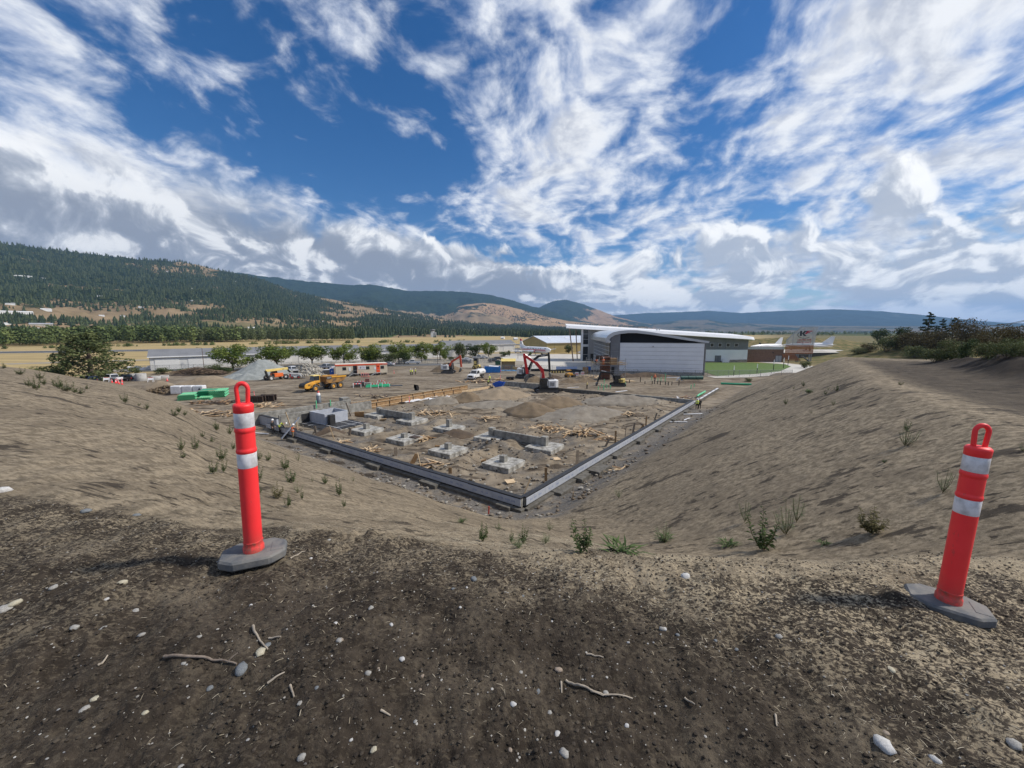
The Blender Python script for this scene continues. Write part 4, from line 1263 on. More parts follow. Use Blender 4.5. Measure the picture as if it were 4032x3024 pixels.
ze=lambda x,y:(2100+x*.40687,1200+y*.40687)
zg=lambda x,y:(900+x*.36166,1500+y*.36166)
zh=lambda x,y:(1600+x*.31645,1500+y*.31645)
zi=lambda x,y:(2200+x*.31645,1400+y*.31645)
zb_=lambda x,y:(500+x*.31645,1250+y*.31645)
lumber_pile(*zh(380,385),.5,(3.2,1.5),46,'wide heap of pale laths beyond the pad with the tallest pedestal',seed=2,ply=1)
lumber_pile(*zh(1035,455),.5,(1.5,0.9),26,'compact heap of pale laths on a dirt hump in the middle',seed=3)
lumber_pile(*zh(1720,580),.5,(2.5,1.2),46,'heap of pale laths behind the nearer grade beam',seed=4)
lumber_pile(*zi(290,960),.5,(2.3,1.2),38,'heap of boards with plywood scraps right of the nearer grade beam',seed=5,ply=5)
lumber_pile(*zh(165,685),.5,(1.3,0.7),26,'small heap of laths behind the pad with the dark plate',seed=6)
lumber_pile(*zi(890,735),.5,(1.9,1.0),14,'sparse scatter of laths near the middle of the sunlit wall',seed=7)
lumber_pile(*zi(640,1030),.5,(1.2,1.3),14,'laths lying against the sunlit wall beside an orange stake',seed=8)
lumber_pile(*zh(290,1030),.6,(0.9,0.6),10,'few laths lying against the shaded wall near two crossed sticks',seed=9)
lumber_pile(*zg(1530,710),.6,(1.0,0.6),14,'few laths against the shaded wall below a leaning stick',seed=10)
lumber_pile(*zg(1240,630),.6,(1.0,0.5),9,'few laths against the shaded wall near the black slab',seed=11)
lumber_pile(*zg(2140,600),.5,(0.8,0.6),10,'few laths right of the pad with the dark plate',seed=12)
lumber_pile(*zi(230,740),.5,(1.0,.8),6,'a few stray boards on the grey hump near the sunlit wall',seed=13)
lumber_pile(*zd(1470,985),.3,(1.6,0.8),26,'pile of light lumber right of the blue tipping cart',seed=14,Lr=(.8,1.8))
lumber_pile(*zd(1000,935),.1,(4.2,1.6),30,'stacks of form boards behind the pale strip of lumber',seed=15,Lr=(1.5,3.2),w=.25,mats=[M_PLYP,M_PLY,M_STEELB,M_PLYG],ply=6)
lumber_pile(*zd(1290,905),.1,(4.0,1.2),26,'stacks of form boards between the water truck and the black pipe coil',seed=16,Lr=(1.5,3.0),w=.25,mats=[M_PLYP,M_PLY,M_STEELB,M_PLYP],ply=5)
lumber_pile(*zb_(1150,1200),.1,(4.5,2.2),60,'broad jumble of scrap boards behind the left delineator post',seed=17,Lr=(1.0,2.8),w=.16,hgt=.6,mats=[M_PLYP,M_PLYG,M_PLY,M_PLYG],ply=8)
lumber_pile(*zb_(1080,1060),.1,(4.6,1.8),46,'dark heap of old boards just in front of the green pipes',seed=18,Lr=(1.5,3.6),w=.18,hgt=.5,mats=[M_STEELB,M_STEELB,M_PLYG,M_PLY])
lumber_pile(*zb_(1680,1100),.1,(3.2,1.6),44,'heap of pale boards right of the left delineator post top',seed=19,Lr=(1.2,2.8),w=.16,hgt=.5,ply=4)
lumber_pile(*zc(860,1215),.4,(2.2,.7),18,'lumber lying along the top of the concrete wall by the green stubs',seed=20,Lr=(1.,2.4),hgt=.4)
lumber_pile(*zc(1340,1150),.1,(3.0,1.2),22,'low heap of boards between the concrete wall and plywood formwork',seed=21,Lr=(1.,3.0),mats=[M_PLYG,M_PLYP,M_STEELB])
lumber_pile(*ze(1460,893),.4,(2.6,1.4),30,'mixed heap of scrap boards and white wrap at the far corner',seed=22,Lr=(.5,1.6),mats=[M_STEELB,M_WHITE,M_PLYP,M_REBAR],hgt=.6)
lumber_pile(*ze(520,703),.1,(3.0,1.4),12,'sloping stack of long planks below the scaffold',seed=23,Lr=(3.,4.5),w=.3,flat_rz=0.5)
lumber_pile(*zj(1600,190),0.02,(0.7,0.4),7,'three crossed laths on the bare ground outside the sunlit wall',seed=24,Lr=(.6,1.3),w=.07)
def stake(u,v,z,h,w,label,m_=None,lean=(0,0),name='stake'):
 p=at(u,v,z)
 p.z=hz(p.x,p.y)
 b=MB()
 b.box((0,0,h/2-0.1),(w,0.05,h+0.2),rot=(lean[0],lean[1],rng.uniform(-.6,.6)))
 o=b.build(name,m_ or M_PLYP,loc=p)
 return tag(o,label,'stake')
stake(*zh(1735,1225),.4,1.15,.22,'upright orange brown board standing inside the near corner',M_PLY)
stake(*zh(545,1115),.6,.55,.30,'short upright plywood offcut behind the shaded wall',M_PLY)
stake(*zh(1500,1375),.5,1.25,.09,'thin lath leaning just inside the near corner',M_PLYP,(0.1,0.35))
stake(*zi(705,1070),.5,1.35,.20,'upright orange board beside laths along the sunlit wall',M_PLY)
stake(*zi(1085,870),.5,1.4,.18,'upright orange board farther along the sunlit wall',M_PLY)
stake(*zi(930,950),.5,1.3,.22,'grey upright board halfway along the sunlit wall',M_PLYG,(0,.15))
stake(*zi(230,1300),.5,1.4,.26,'grey upright board nearest the near corner on the sunlit wall',M_PLYG,(0,.05))
stake(*zi(830,1000),.5,1.5,.07,'thin grey lath upright by the sunlit wall',M_PLYG,(0,.06))
stake(*zi(1030,905),.5,.8,.25,'leaning plywood scrap beside an orange upright board',M_PLY,(0,.5))
stake(*zi(1200,800),.5,1.1,.18,'leaning grey board beyond the middle of the sunlit wall',M_PLYG,(0,.3))
stake(*zi(600,1120),.5,.9,.22,'leaning board close to the laths by the sunlit wall',M_PLYG,(0,.4))
stake(*zi(20,1080),.5,1.6,.06,'thin lath standing right of the nearer grade beam',M_PLYP,(0,.3))
stake(*zg(1820,800),.6,.8,.32,'upright grey plywood offcut behind the middle of the shaded wall',M_PLYG)
stake(*zg(1570,745),.6,1.3,.09,'leaning lath over scattered laths at the shaded wall',M_PLYP,(0,-.25))
stake(*zg(2075,890),.6,1.2,.09,'crossed lath leaning at the shaded wall near the pads',M_PLYP,(0,-.3))
stake(*zg(2020,870),.6,1.0,.40,'plywood scrap leaning behind a crossed lath at the shaded wall',M_PLY,(0,.5))
stake(*zg(1130,615),.5,1.6,.10,'tall lath leaning beside the black membrane slab',M_PLYP,(0,-.25))
stake(*zg(945,555),.4,.9,.30,'short leaning board between worker and black slab',M_PLYG,(0,-.1))
stake(*zg(1320,565),.4,1.0,.40,'grey plywood leaning beside the black membrane slab',M_PLYG,(0,.3))
stake(*zg(655,480),.4,2.0,.14,'tall brown board leaning near the three workers',M_PLYP,(0,-.3))
stake(*zg(745,505),.4,1.5,.16,'pale upright board right of the three workers',M_PLYP,(0,-.12))
stake(*zg(450,420),.4,1.5,.30,'brown plywood leaning on the short wall above the workers',M_PLY,(0,-.4))
stake(*zg(1310,385),.4,1.9,.28,'long grey board leaning against the concrete wall end',M_PLYG,(0,-.45))
stake(*zg(1425,370),.4,.9,1.3,'orange plywood sheet leaning at the end of the concrete wall',M_PLY,(.5,0))
stake(*zg(1680,415),.5,.5,.9,'pale plywood scrap leaning on the farther grade beam pad',M_PLYP,(.8,0))
stake(*zh(375,810),.6,.7,.5,'dark plywood scrap leaning on the second pad',M_PLY,(.4,.2))
stake(*zh(965,985),.6,.7,.5,'dark plywood scrap leaning on the pad nearest the corner',M_PLY,(.4,-.3))
stake(*zj(1225,490),0.0,.6,.08,'short survey stake on the toe of the slope beside the near corner',M_PLYP,(0,.1))
stake(*zj(497,515),0.0,.55,.08,'red topped survey stake outside the near corner',M_REDTIP,(0,.05))
for(x,y,lab)in[(1840,945,'loose plywood square lying beside the nearer grade beam'),(1320,1200,'loose plywood strip lying in front of the nearest pad')]:
 p=at(*zh(x,y),.5)
 p.z=hz(p.x,p.y)+0.05
 tag(MB().box((0,0,0),(1.2,.7,.02),rot=(.08,.05,.4)).build('plywood_sheet',M_PLYP,loc=p),lab,'plywood')
p=at(*zh(105,690),.55)
tag(MB().box((0,0,0),(1.0,.8,.10)).build('dark_plate',M_STEELB,loc=fab(19.9,7.9,0.58),rz=ROT_A,bevel=.01),'dark square plate lying on a pad footing','plate')
# leaning sheet carried by the workers, off-cuts outside the walls
tag(MB().bar((0,0,0.0),(1.6,1.2,2.3),.5,.05).build('insulation_board',M_PANEL,loc=at(*zg(575,630),0.05)),'loose grey board leaning on the wall between the three workers','board')
for(z_,x,y,s,rz_,lab)in[(zi,1680,725,(3.4,.28,.06),.15,'white board lying on the ground below two workers'),(zi,1480,832,(2.6,.2,.06),.0,'white strip on the ground outside the sunlit wall'),(zi,1590,795,(2.2,.2,.06),.75,'white strip lying askew outside the sunlit wall'),(zg,340,572,(2.6,.2,.06),-.2,'white strip on the ground at the far end of the shaded wall'),(zi,180,396,(3.0,.25,.05),.4,'white plank on the dirt behind the low grade wall'),(zi,780,440,(3.4,.45,.05),.55,'pale plank on the dirt before the yellow digger')]:
 p=at(*z_(x,y),.1)
 p.z=hz(p.x,p.y)+.06
 tag(MB().box((0,0,0),s).build('white_board',M_WHITE,loc=p,rz=rz_),lab,'board')
 # ------------------------------------------------------------------ machines and vehicles
M_TYRE=mat('tyre_rubber',(0.055,0.050,0.045),0.9,0.0,5,rgb2=(0.10,0.088,0.072),bump=0.01,bscale=14)
M_TYREB=mat('clean_tyre',(0.020,0.020,0.021),0.85)
M_GLASS=mat('dark_glass',(0.018,0.022,0.026),0.08,0.0,1,rgb2=(0.030,0.036,0.042),spec=0.8)
M_CHROME=mat('bright_metal',(0.55,0.55,0.56),0.35,0.06,metal=0.8)
M_MGREY=mat('machine_grey',(0.055,0.055,0.058),0.6,0.0,3,rgb2=(0.085,0.080,0.072))
M_MBLACK=mat('machine_black',(0.014,0.014,0.015),0.5,0.0,3,rgb2=(0.030,0.028,0.026))
M_YEL=mat('machine_yellow',(0.72,0.36,0.035),0.5,0.0,1.6,rgb2=(0.58,0.29,0.04))
M_YELD=mat('worn_yellow_steel',(0.36,0.185,0.045),0.7,0.0,1.2,rgb2=(0.17,0.095,0.04),bump=0.01)
M_PYEL=mat('pale_yellow',(0.78,0.60,0.19),0.5,0.0,1.5,rgb2=(0.66,0.50,0.16))
M_MORANGE=mat('machine_orange',(0.80,0.17,0.03),0.5,0.0,1.6,rgb2=(0.66,0.13,0.03))
M_MRED=mat('machine_red',(0.56,0.018,0.022),0.42,0.0,1.6,rgb2=(0.44,0.016,0.018))
M_ORED=mat('orange_red',(0.62,0.085,0.030),0.45,0.0,1.6,rgb2=(0.50,0.07,0.028))
M_MWHITE=mat('machine_white',(0.72,0.72,0.71),0.5,0.0,2,rgb2=(0.60,0.59,0.57))
M_SIGNW=mat('sign_white',(0.80,0.80,0.80),0.5,0.02)
M_LAMP=mat('lamp_lens',(0.75,0.75,0.72),0.15)
M_TAIL=mat('tail_lens',(0.45,0.02,0.02),0.2)
M_BUCKET=mat('bucket_steel',(0.19,0.18,0.165),0.55,0.0,3,rgb2=(0.10,0.092,0.080),metal=0.3,bump=0.006)
M_HOSE=mat('hose',(0.02,0.02,0.02),0.6)
def text_mesh(body,size,M,mats,name,parent,extrude=0.01,shear=0.0,sx=1.0):
 """flat lettering as a mesh; M places it (text runs along +x, up +y)"""
 cu=bpy.data.curves.new(name,'FONT')
 cu.body=body
 cu.size=size
 cu.align_x='CENTER'
 cu.align_y='CENTER'
 cu.extrude=extrude
 cu.shear=shear
 cu.resolution_u=2
 o=bpy.data.objects.new(name,cu)
 COL.objects.link(o)
 dg=bpy.context.evaluated_depsgraph_get()
 me=bpy.data.meshes.new_from_object(o.evaluated_get(dg))
 bpy.data.objects.remove(o)
 me.materials.clear()
 me.materials.append(mats)
 me.transform(M@Matrix.Diagonal((sx,1,1,1)))
 r=bpy.data.objects.new(name,me)
 return link(r,parent)
def on_side(x,y,z,facing):
 """matrix for lettering on a vertical face whose outward normal is facing ('-y', '+y', '+x', '-x')"""
 R={'-y':Matrix(((1,0,0),(0,0,-1),(0,1,0))),'+y':Matrix(((-1,0,0),(0,0,1),(0,1,0))),'+x':Matrix(((0,0,1),(1,0,0),(0,1,0))),'-x':Matrix(((0,0,-1),(-1,0,0),(0,1,0)))}[facing]
 return Matrix.Translation((x,y,z))@R.to_4x4()
def wheel(parent,pos,r,w,tyre=None,rim=None,n=20,name='wheel',lug=True):
 tyre,rim=tyre or M_TYRE,rim or M_CHROME
 b=MB()
 M=Matrix.Translation(pos)@Matrix.Rotation(math.pi/2,4,'X')
 b.lathe([(r*0.52,-w/2),(r*0.90,-w/2),(r,-w*0.34),(r,w*0.34),(r*0.90,w/2),(r*0.52,w/2)],n,M=M,cap=False)
 if lug:
  for i in range(n):
   a=2*math.pi*i/n
   b.box((r*1.0*math.cos(a),r*1.0*math.sin(a),0),(r*0.07,r*0.12,w*0.8),rz=a,M=M)
 o=b.build(name,tyre,parent)
 b=MB()
 b.lathe([(0.001,-w*0.30),(r*0.22,-w*0.42),(r*0.26,-w*0.28),(r*0.46,-w*0.26),(r*0.53,-w*0.46),(r*0.53,w*0.46),(r*0.46,w*0.26),(r*0.26,w*0.28),(r*0.22,w*0.42),(0.001,w*0.30)],n,M=M,cap=False)
 b.build('rim',rim,o)
 return o
 # ---- cars
def car(kind,col,p,rz,label,rough=0.3):
 t=empty({'sedan':'parked_car','suv':'parked_car','pickup':'pickup_truck','van':'van'}[kind],p,rz,label,{'sedan':'car','suv':'suv','pickup':'pickup truck','van':'van'}[kind],'vehicles parked around the site')
 bm_=mat('car_paint_%d_%d_%d'%tuple(int(c*255)for c in col),col,rough,0.03,2,coat=0.6)
 prof={'sedan':([(-2.3,.38),(-2.3,.80),(-2.15,.95),(-1.2,.98),(1.05,.95),(2.0,.82),(2.3,.62),(2.3,.35)],[(-1.75,.95),(-1.05,1.42),(.35,1.45),(1.25,.95)],1.78,.33,(1.45,-1.35)),'suv':([(-2.3,.42),(-2.35,.85),(-2.25,1.08),(1.0,1.08),(2.05,.98),(2.35,.78),(2.35,.42)],[(-2.2,1.07),(-2.0,1.68),(-1.8,1.74),(.3,1.74),(1.2,1.07)],1.88,.38,(1.45,-1.40)),'pickup':([(-2.9,.55),(-2.9,1.12),(-.75,1.12),(1.3,1.12),(2.5,1.05),(2.85,.90),(2.85,.48)],[(-.85,1.10),(-.70,1.80),(-.4,1.88),(.75,1.88),(1.55,1.10)],1.98,.42,(1.85,-1.75)),'van':([(-2.6,.40),(-2.65,1.2),(1.6,1.2),(2.3,1.0),(2.5,.8),(2.5,.40)],[(-2.62,1.18),(-2.5,2.0),(-2.3,2.1),(.8,2.1),(1.9,1.18)],1.95,.36,(1.6,-1.6))}[kind]
 low,cab,W,wr,axles=prof
 b=MB()
 b.prism(low,-W/2,W/2)
 b.build('body',bm_,t,bevel=0.09)
 b=MB()
 n=len(cab)
 vs=[(x,-W/2*(0.94 if z<1.3 else 0.80),z)for x,z in cab]+[(x,W/2*(0.94 if z<1.3 else 0.80),z)for x,z in cab]
 b.add(vs,[tuple(range(n)),tuple(reversed(range(n,2*n)))]+[(i,n+i,n+(i+1)%n,(i+1)%n)for i in range(n)])
 b.build('cabin',bm_,t,bevel=0.07)
 zl,zh_=cab[0][1],max(z for x,z in cab)
 x0,x1=cab[0][0],cab[-1][0]
 xt0=min(x for x,z in cab if z>zh_-.12)
 xt1=max(x for x,z in cab if z>zh_-.05)
 for s in(-1,1):
  b=MB()
  zt=zh_-0.13
  f=lambda x,z:(x,s*(W/2*(0.94-0.14*min(1,(z-zl)/(zh_-zl)*1.0))+0.012),z)
  q=[(x0+(xt0-x0)*.25+.12,zl+.09),(xt0+.14,zt),(xt1-.05,zt),(x1-.28,zl+.09)]
  b.add([f(*k_)for k_ in q],[(0,1,2,3)])
  b.build('side_window',M_GLASS,t)
 b=MB()
 yw=W/2*0.78
 b.add([(x1-.03+.02,-yw,zl+.08),(x1-.03+.02,yw,zl+.08),(xt1+.05,yw*.92,zh_-.08),(xt1+.05,-yw*.92,zh_-.08)],[(0,1,2,3)])
 b.build('windscreen',M_GLASS,t)
 b=MB()
 b.add([(x0-.015,-yw,zl+.1),(x0-.015,yw,zl+.1),(xt0-.06,yw*.9,zh_-.12),(xt0-.06,-yw*.9,zh_-.12)],[(0,1,2,3)])
 b.build('rear_window',M_GLASS,t)
 xe,xr=max(x for x,z in low),min(x for x,z in low)
 for s in(-1,1):
  MB().box((xe-.05,s*W*.36,.78),(.12,.36,.15)).build('headlight',M_LAMP,t)
  MB().box((xr+.03,s*W*.41,.85),(.08,.18,.28)).build('tail_light',M_TAIL,t)
 MB().box((xe,0,.62),(.06,W*.5,.2)).build('grille',M_MBLACK,t)
 if kind=='pickup':
  MB().box((-1.85,0,1.13),(1.9,W-.25,.04)).build('bed_floor',M_MGREY,t)
 for ax in axles:
  for s in(-1,1):
   wheel(t,(ax,s*(W/2-.10),wr),wr,.24,M_TYREB,M_CHROME,14,lug=False)
 return t
C_W,C_BK,C_SV,C_NV,C_GR,C_RD=(0.75,0.75,0.76),(0.015,0.015,0.018),(0.42,0.43,0.45),(0.035,0.05,0.085),(0.10,0.10,0.11),(0.35,0.03,0.03)
zm=lambda x,y:(300+x*.1808,1400+y*.1808)
zn=lambda x,y:(1700+x*.1808,1380+y*.1808)
def P0(q,z=0.0):
 p=at(q[0],q[1],z)
 return p
car('suv',C_NV,P0(zm(430,590)),2.2,'dark navy car seen over the crest beside the big tree')
car('sedan',C_NV,P0(zm(190,565)),2.4,'dark car half hidden under the big tree at the far left')
car('pickup',C_W,P0(zm(800,560)),2.9,'white pickup behind the row of orange cones')
car('suv',C_BK,P0(zm(1100,552)),3.05,'black suv beside the concrete pipe rings')
car('pickup',C_W,P0(zc(1940,680)),3.3,'white pickup on the road right of the orange and white office')
car('pickup',C_W,P0(zb_(2060,680)),2.7,'white pickup parked behind the pale rock pile')
car('sedan',C_SV,P0(zc(1585,700)),2.9,'silver car mostly hidden behind the right end of the office')
car('pickup',C_SV,P0(zc(690,750)),2.8,'silver pickup between the rock pile and the office')
car('sedan',C_W,P0(zn(770,225)),0.2,'white car just behind the arm of the orange digger')
car('suv',C_GR,P0(zn(740,285)),0.1,'dark grey car behind the stick of the orange digger')
car('pickup',C_SV,P0(zn(1020,185)),0.15,'silver pickup parked before the dense bush by the car park')
car('sedan',C_SV,P0(zn(1130,175)),0.15,'silver car beside the silver pickup in the car park')
car('suv',C_BK,P0(zn(1350,260)),0.6,'black and grey suv parked behind the blue dumpster')
car('sedan',C_BK,P0(zn(1440,205)),0.3,'black car with pale roof near the cream container')
car('suv',C_W,at(2040,1389),0.1,'white van parked under the tail of the old airliner')
car('sedan',C_W,at(2290,1392),0.2,'white car parked beyond the museum entrance')
# ---- articulated dump truck
def dump_truck():
 t=empty('dump_truck',Vector((-41.35,80.9,0.02)),math.atan2(-5.4,-2.8),'yellow articulated dump truck facing the near left, empty hopper','dump truck')
 # front half: bonnet, mudguards, cab
 b=MB()
 b.prism([(1.2,1.0),(1.2,2.15),(1.9,2.1),(3.3,1.75),(3.55,1.45),(3.55,.95),(3.2,.78),(2.4,.78)],-1.05,1.05)
 b.build('bonnet',M_YEL,t,bevel=.08)
 b=MB()
 b.prism([(3.05,1.02),(3.05,1.92),(3.35,1.80),(3.60,1.50),(3.60,1.05)],-.85,.85)
 b.build('grille',M_MBLACK,t,bevel=.04)
 b=MB()
 b.prism([(1.75,2.13),(1.75,2.2),(3.2,1.84),(3.2,1.77)],-.72,.72)
 b.build('bonnet_top',M_MBLACK,t)
 for s in(-1,1):
  b=MB()
  for k_ in range(2):
   b.prism([(2.35,1.33+.2*k_),(2.9,1.38+.2*k_),(2.85,1.48+.2*k_),(2.3,1.45+.2*k_)],s*1.04,s*1.075)
  b.build('vent',M_MBLACK,t)
  b=MB()
  arc=[(1.35+1.02*math.cos(a),.75+1.02*math.sin(a))for a in np.linspace(2.75,.25,9)]
  inn=[(1.35+.93*math.cos(a),.75+.93*math.sin(a))for a in np.linspace(.25,2.75,9)]
  b.prism(arc+inn,s*.85,s*1.45)
  b.build('mudguard',M_YEL,t,bevel=.02)
  wheel(t,(1.35,s*1.14,.74),.74,.55,rim=M_YEL,n=24)
  for x in(-2.95,-4.7):
   wheel(t,(x,s*1.14,.74),.74,.55,rim=M_YEL,n=24)
  MB().box((3.50,s*.72,1.22),(.12,.3,.22)).build('headlight',M_LAMP,t)
 b=MB()
 b.box((.55,0,2.0),(1.5,1.5,.5))
 b.box((-.12,.70,2.75),(.14,.12,1.3))
 b.box((-.12,-.70,2.75),(.14,.12,1.3))
 b.build('cab_frame',M_YEL,t,bevel=.03)
 b=MB()
 b.add([(-.1,-.72,2.2),(1.25,-.72,2.2),(1.0,-.66,3.2),(-.1,-.66,3.2),(-.1,.72,2.2),(1.25,.72,2.2),(1.0,.66,3.2),(-.1,.66,3.2)],[(0,1,2,3),(4,7,6,5),(1,5,6,2),(0,3,7,4)])
 b.build('cab_glass',M_GLASS,t)
 MB().box((.45,0,3.28),(1.75,1.6,.16),top=(.9,.9)).build('cab_roof',M_PYEL,t,bevel=.04)
 b=MB()
 b.box((-.8,0,1.25),(1.6,1.0,.9))
 b.box((-3.2,0,1.1),(4.4,.9,.5))
 for s in(-1,1):
  b.bar((-1.9,s*.9,1.0),(-2.9,s*.85,2.0),.14,.14)
 b.build('frame',M_MGREY,t,bevel=.02)
 # hopper: open tray
 b=MB()
 o_=[(-1.15,1.75),(-1.15,2.85),(-3.6,2.75),(-5.9,2.65),(-6.45,2.85),(-5.6,1.75),(-4.4,1.45),(-1.9,1.45)]
 b.prism(o_,1.28,1.42)
 b.prism(o_,-1.42,-1.28)
 b.box((-1.2,0,2.25),(.12,2.56,1.2))
 b.prism([(-1.2,1.5),(-4.4,1.45),(-5.6,1.75),(-6.3,2.55),(-6.35,2.45),(-5.6,1.62),(-4.4,1.33),(-1.2,1.36)],-1.28,1.28)
 b.build('hopper',M_YELD,t,bevel=.02)
 for s in(-1,1):
  b=MB()
  b.bar((-2.4,s*1.47,2.78),(-6.1,s*1.47,2.62),.14,.30)
  b.build('hopper_rail',M_YEL,t)
  MB().bar((-1.2,s*1.475,2.62),(-2.4,s*1.475,2.58),.06,.46).build('name_plate',M_MGREY,t)
  MB().bar((-2.6,s*1.42,1.7),(-3.6,s*1.42,2.3),.12,.12).build('lift_ram',M_MGREY,t)
 text_mesh('VOLVO',.26,on_side(-1.8,1.515,2.60,'+y'),M_SIGNW,'lettering',t,.003)
 b=MB()
 b.bar((.9,.95,2.2),(1.35,1.15,2.75),.04)
 b.box((1.35,1.18,2.85),(.06,.2,.35))
 b.build('mirror',M_MBLACK,t)
 return t
dump_truck()
# ---- tracked excavators
def excavator(loc,rz,label,sz,boom,stick_,bucket,cols,house_rz=0.0,bname=None,cab_side=1,body='round'):
 """boom: list of (x, z) in metres from the slew centre on the ground; forward is +x"""
 mboom,mbody,mcab,mtrack=cols
 t=empty('excavator',loc,rz,label,'excavator')
 L,W,H_=sz['track']
 for s in(-1,1):
  b=MB()
  prof=[(-L/2+H_/2+H_/2*math.cos(a),H_/2+H_/2*math.sin(a))for a in np.linspace(math.pi/2,3*math.pi/2,7)]+[(L/2-H_/2+H_/2*math.cos(a),H_/2+H_/2*math.sin(a))for a in np.linspace(-math.pi/2,math.pi/2,7)]
  tw=sz['shoe']
  b.prism(prof,s*W/2-tw/2,s*W/2+tw/2)
  n=int(L/.2)
  for i in range(n):
   x=-L/2+H_/2+(L-H_)*(i+.5)/n
   b.box((x,s*W/2,H_+.012),(.12,tw,.05))
   b.box((x,s*W/2,-.0),(.12,tw,.05))
  tr=b.build('track',mtrack,t)
  b=MB()
  b.box((0,s*(W/2+tw/2+.01),H_/2),(L-H_*1.0,.05,H_*.36))
  for x in(-L/2+H_/2,L/2-H_/2):
   b.cyl((x,s*(W/2-tw/2-.03),H_/2),(x,s*(W/2+tw/2+.03),H_/2),H_*.36,n=12)
  b.build('track_frame',M_MGREY,tr)
 b=MB()
 b.box((0,0,H_*.72),(L*.42,W*.8,H_*.5))
 b.cyl((0,0,H_*.9),(0,0,H_+.22),W*.32,n=20)
 b.build('undercarriage',M_MGREY,t)
 hx0,hx1,hw,hz0,hz1=sz['house']
 M=Matrix.Rotation(house_rz,4,'Z')
 b=MB()
 n=9
 back=[(hx0+.55-.55*math.cos(a)*1.0,hw/2*math.sin(a))for a in np.linspace(-math.pi/2*.98,math.pi/2*.98,n)]
 poly=[(hx1*.1,-hw/2)]+[(hx0+(0.45 if abs(y)>hw*.42 else 0.0)+.25*(abs(y)/(hw/2))**3,y)for x,y in[(0,-hw/2),(0,-hw*.4),(0,-hw*.2),(0,0),(0,hw*.2),(0,hw*.4),(0,hw/2)]]+[(hx1*.1,hw/2)]
 b.slab(list(reversed(poly)),hz0,hz1,M=M)
 b.build('engine_house',mbody,t,bevel=.08)
 b=MB()
 for k_ in range(6):
  b.box((hx0*.55+k_*.17,-hw/2-.01,(hz0+hz1)/2),(.08,.03,(hz1-hz0)*.5),M=M)
  b.box((hx0*.55+k_*.17,hw/2+.01,(hz0+hz1)/2),(.08,.03,(hz1-hz0)*.5),M=M)
 b.build('vent',M_MGREY,t)
 MB().box(((hx0+hx1)/2,0,hz0-.06),(hx1-hx0-.2,hw*.92,.16),M=M).build('deck',M_MBLACK,t)
 # cab on one side, beside the boom foot
 ch=sz['cab'][2]
 cl,cw=sz['cab'][:2]
 cy=cab_side*(hw/2-cw/2)
 b=MB()
 c0=(hx1-cl/2,cy,hz0+ch/2)
 x0,x1,y0,y1,z0,z1=hx1-cl,hx1,cy-cw/2,cy+cw/2,hz0,hz0+ch
 for(x,y)in((x0,y0),(x0,y1),(x1,y0),(x1,y1)):
  b.bar((x,y,z0),(x-(.18 if x==x1 else 0),y,z1),.09,.09,M=M)
 b.box(((x0+x1)/2-.05,cy,z1),(cl-.05,cw+.08,.10),M=M)
 b.box(((x0+x1)/2,cy,z0+.25),(cl,cw,.5),M=M)
 b.build('cab_frame',mcab,t)
 b=MB()
 b.box(((x0+x1)/2-.05,cy,(z0+z1)/2+.2),(cl-.16,cw-.03,ch-.55),M=M,top=(.93,1))
 b.build('cab_glass',M_GLASS,t)
 b=MB()
 b.cyl((x0-.5,cy*.2,hz1),(x0-.5,cy*.2,hz1+.45),.06,n=8,M=M)
 b.box((hx0*.5,-cy*.6,hz1+.05),(1.0,.8,.12),M=M)
 b.build('exhaust',M_MBLACK,t)
 # boom: plate-sided beam through the points
 bw=sz['boomw']
 b=MB()
 hh=sz['boomh']
 for i in range(len(boom)-1):
  (xa,za),(xb,zb)=boom[i],boom[i+1]
  b.bar((xa,0,za),(xb,0,zb),bw,hh[i],M=M)
  b.cyl((xb,-bw/2-.02,zb),(xb,bw/2+.02,zb),hh[i]*.52,n=12,M=M)
 bo=b.build('boom',mboom,t,bevel=.03)
 b=MB()
 (xa,za),(xb,zb)=stick_
 b.bar((xa,0,za),(xb,0,zb),bw*.8,sz['stickh'],M=M)
 xc,zc_=xa+(xa-xb)*.14,za+(za-zb)*.14
 b.bar((xa,0,za),(xc,0,zc_),bw*.8,sz['stickh']*.8,M=M)
 b.build('stick',cols[4]if len(cols)>4 else mboom,t,bevel=.03)
 # rams
 m0,m1=boom[0],boom[min(1,len(boom)-1)]
 b=MB()
 for s in(-1,1):
  b.cyl((hx1*.9,s*(bw*.5+.08),hz0+.25),(m1[0]*.75+m0[0]*.25+.2,s*(bw*.5+.08),m1[1]*.75+m0[1]*.25),.07,n=8,M=M)
 xm,zm_=(boom[-2][0]+boom[-1][0])/2,(boom[-2][1]+boom[-1][1])/2+sz['boomh'][-1]*.7
 b.cyl((xm,0,zm_),(xc,0,zc_),.07,n=8,M=M)
 b.build('rams',M_CHROME,t)
 # bucket
 bx,bz,ba,bs=bucket
 R=M@Matrix.Translation((bx,0,bz))@Matrix.Rotation(ba,4,'Y')
 b=MB()
 wv=sz['bucketw']
 pr=[(0,0),(.35,.05),(.75,-.25),(.95,-.85),(.80,-1.25),(.72,-1.24),(.84,-.86),(.66,-.33),(.33,-.06),(.02,-.08)]
 pr=[(x*bs,z*bs)for x,z in pr]
 b.prism(pr,-wv/2,wv/2,M=R)
 side=[(x*bs,z*bs)for x,z in[(0,0),(.35,.05),(.75,-.25),(.95,-.85),(.80,-1.25),(.15,-.55)]]
 for s in(-1,1):
  b.prism(side,s*wv/2-.02,s*wv/2+.02,M=R)
 for i in range(5):
  y=-wv/2+wv*(i+.5)/5
  b.bar((.80*bs,y,-1.22*bs),(.70*bs,y,-1.45*bs),.08,.06,M=R)
 b.build('bucket',M_BUCKET,t)
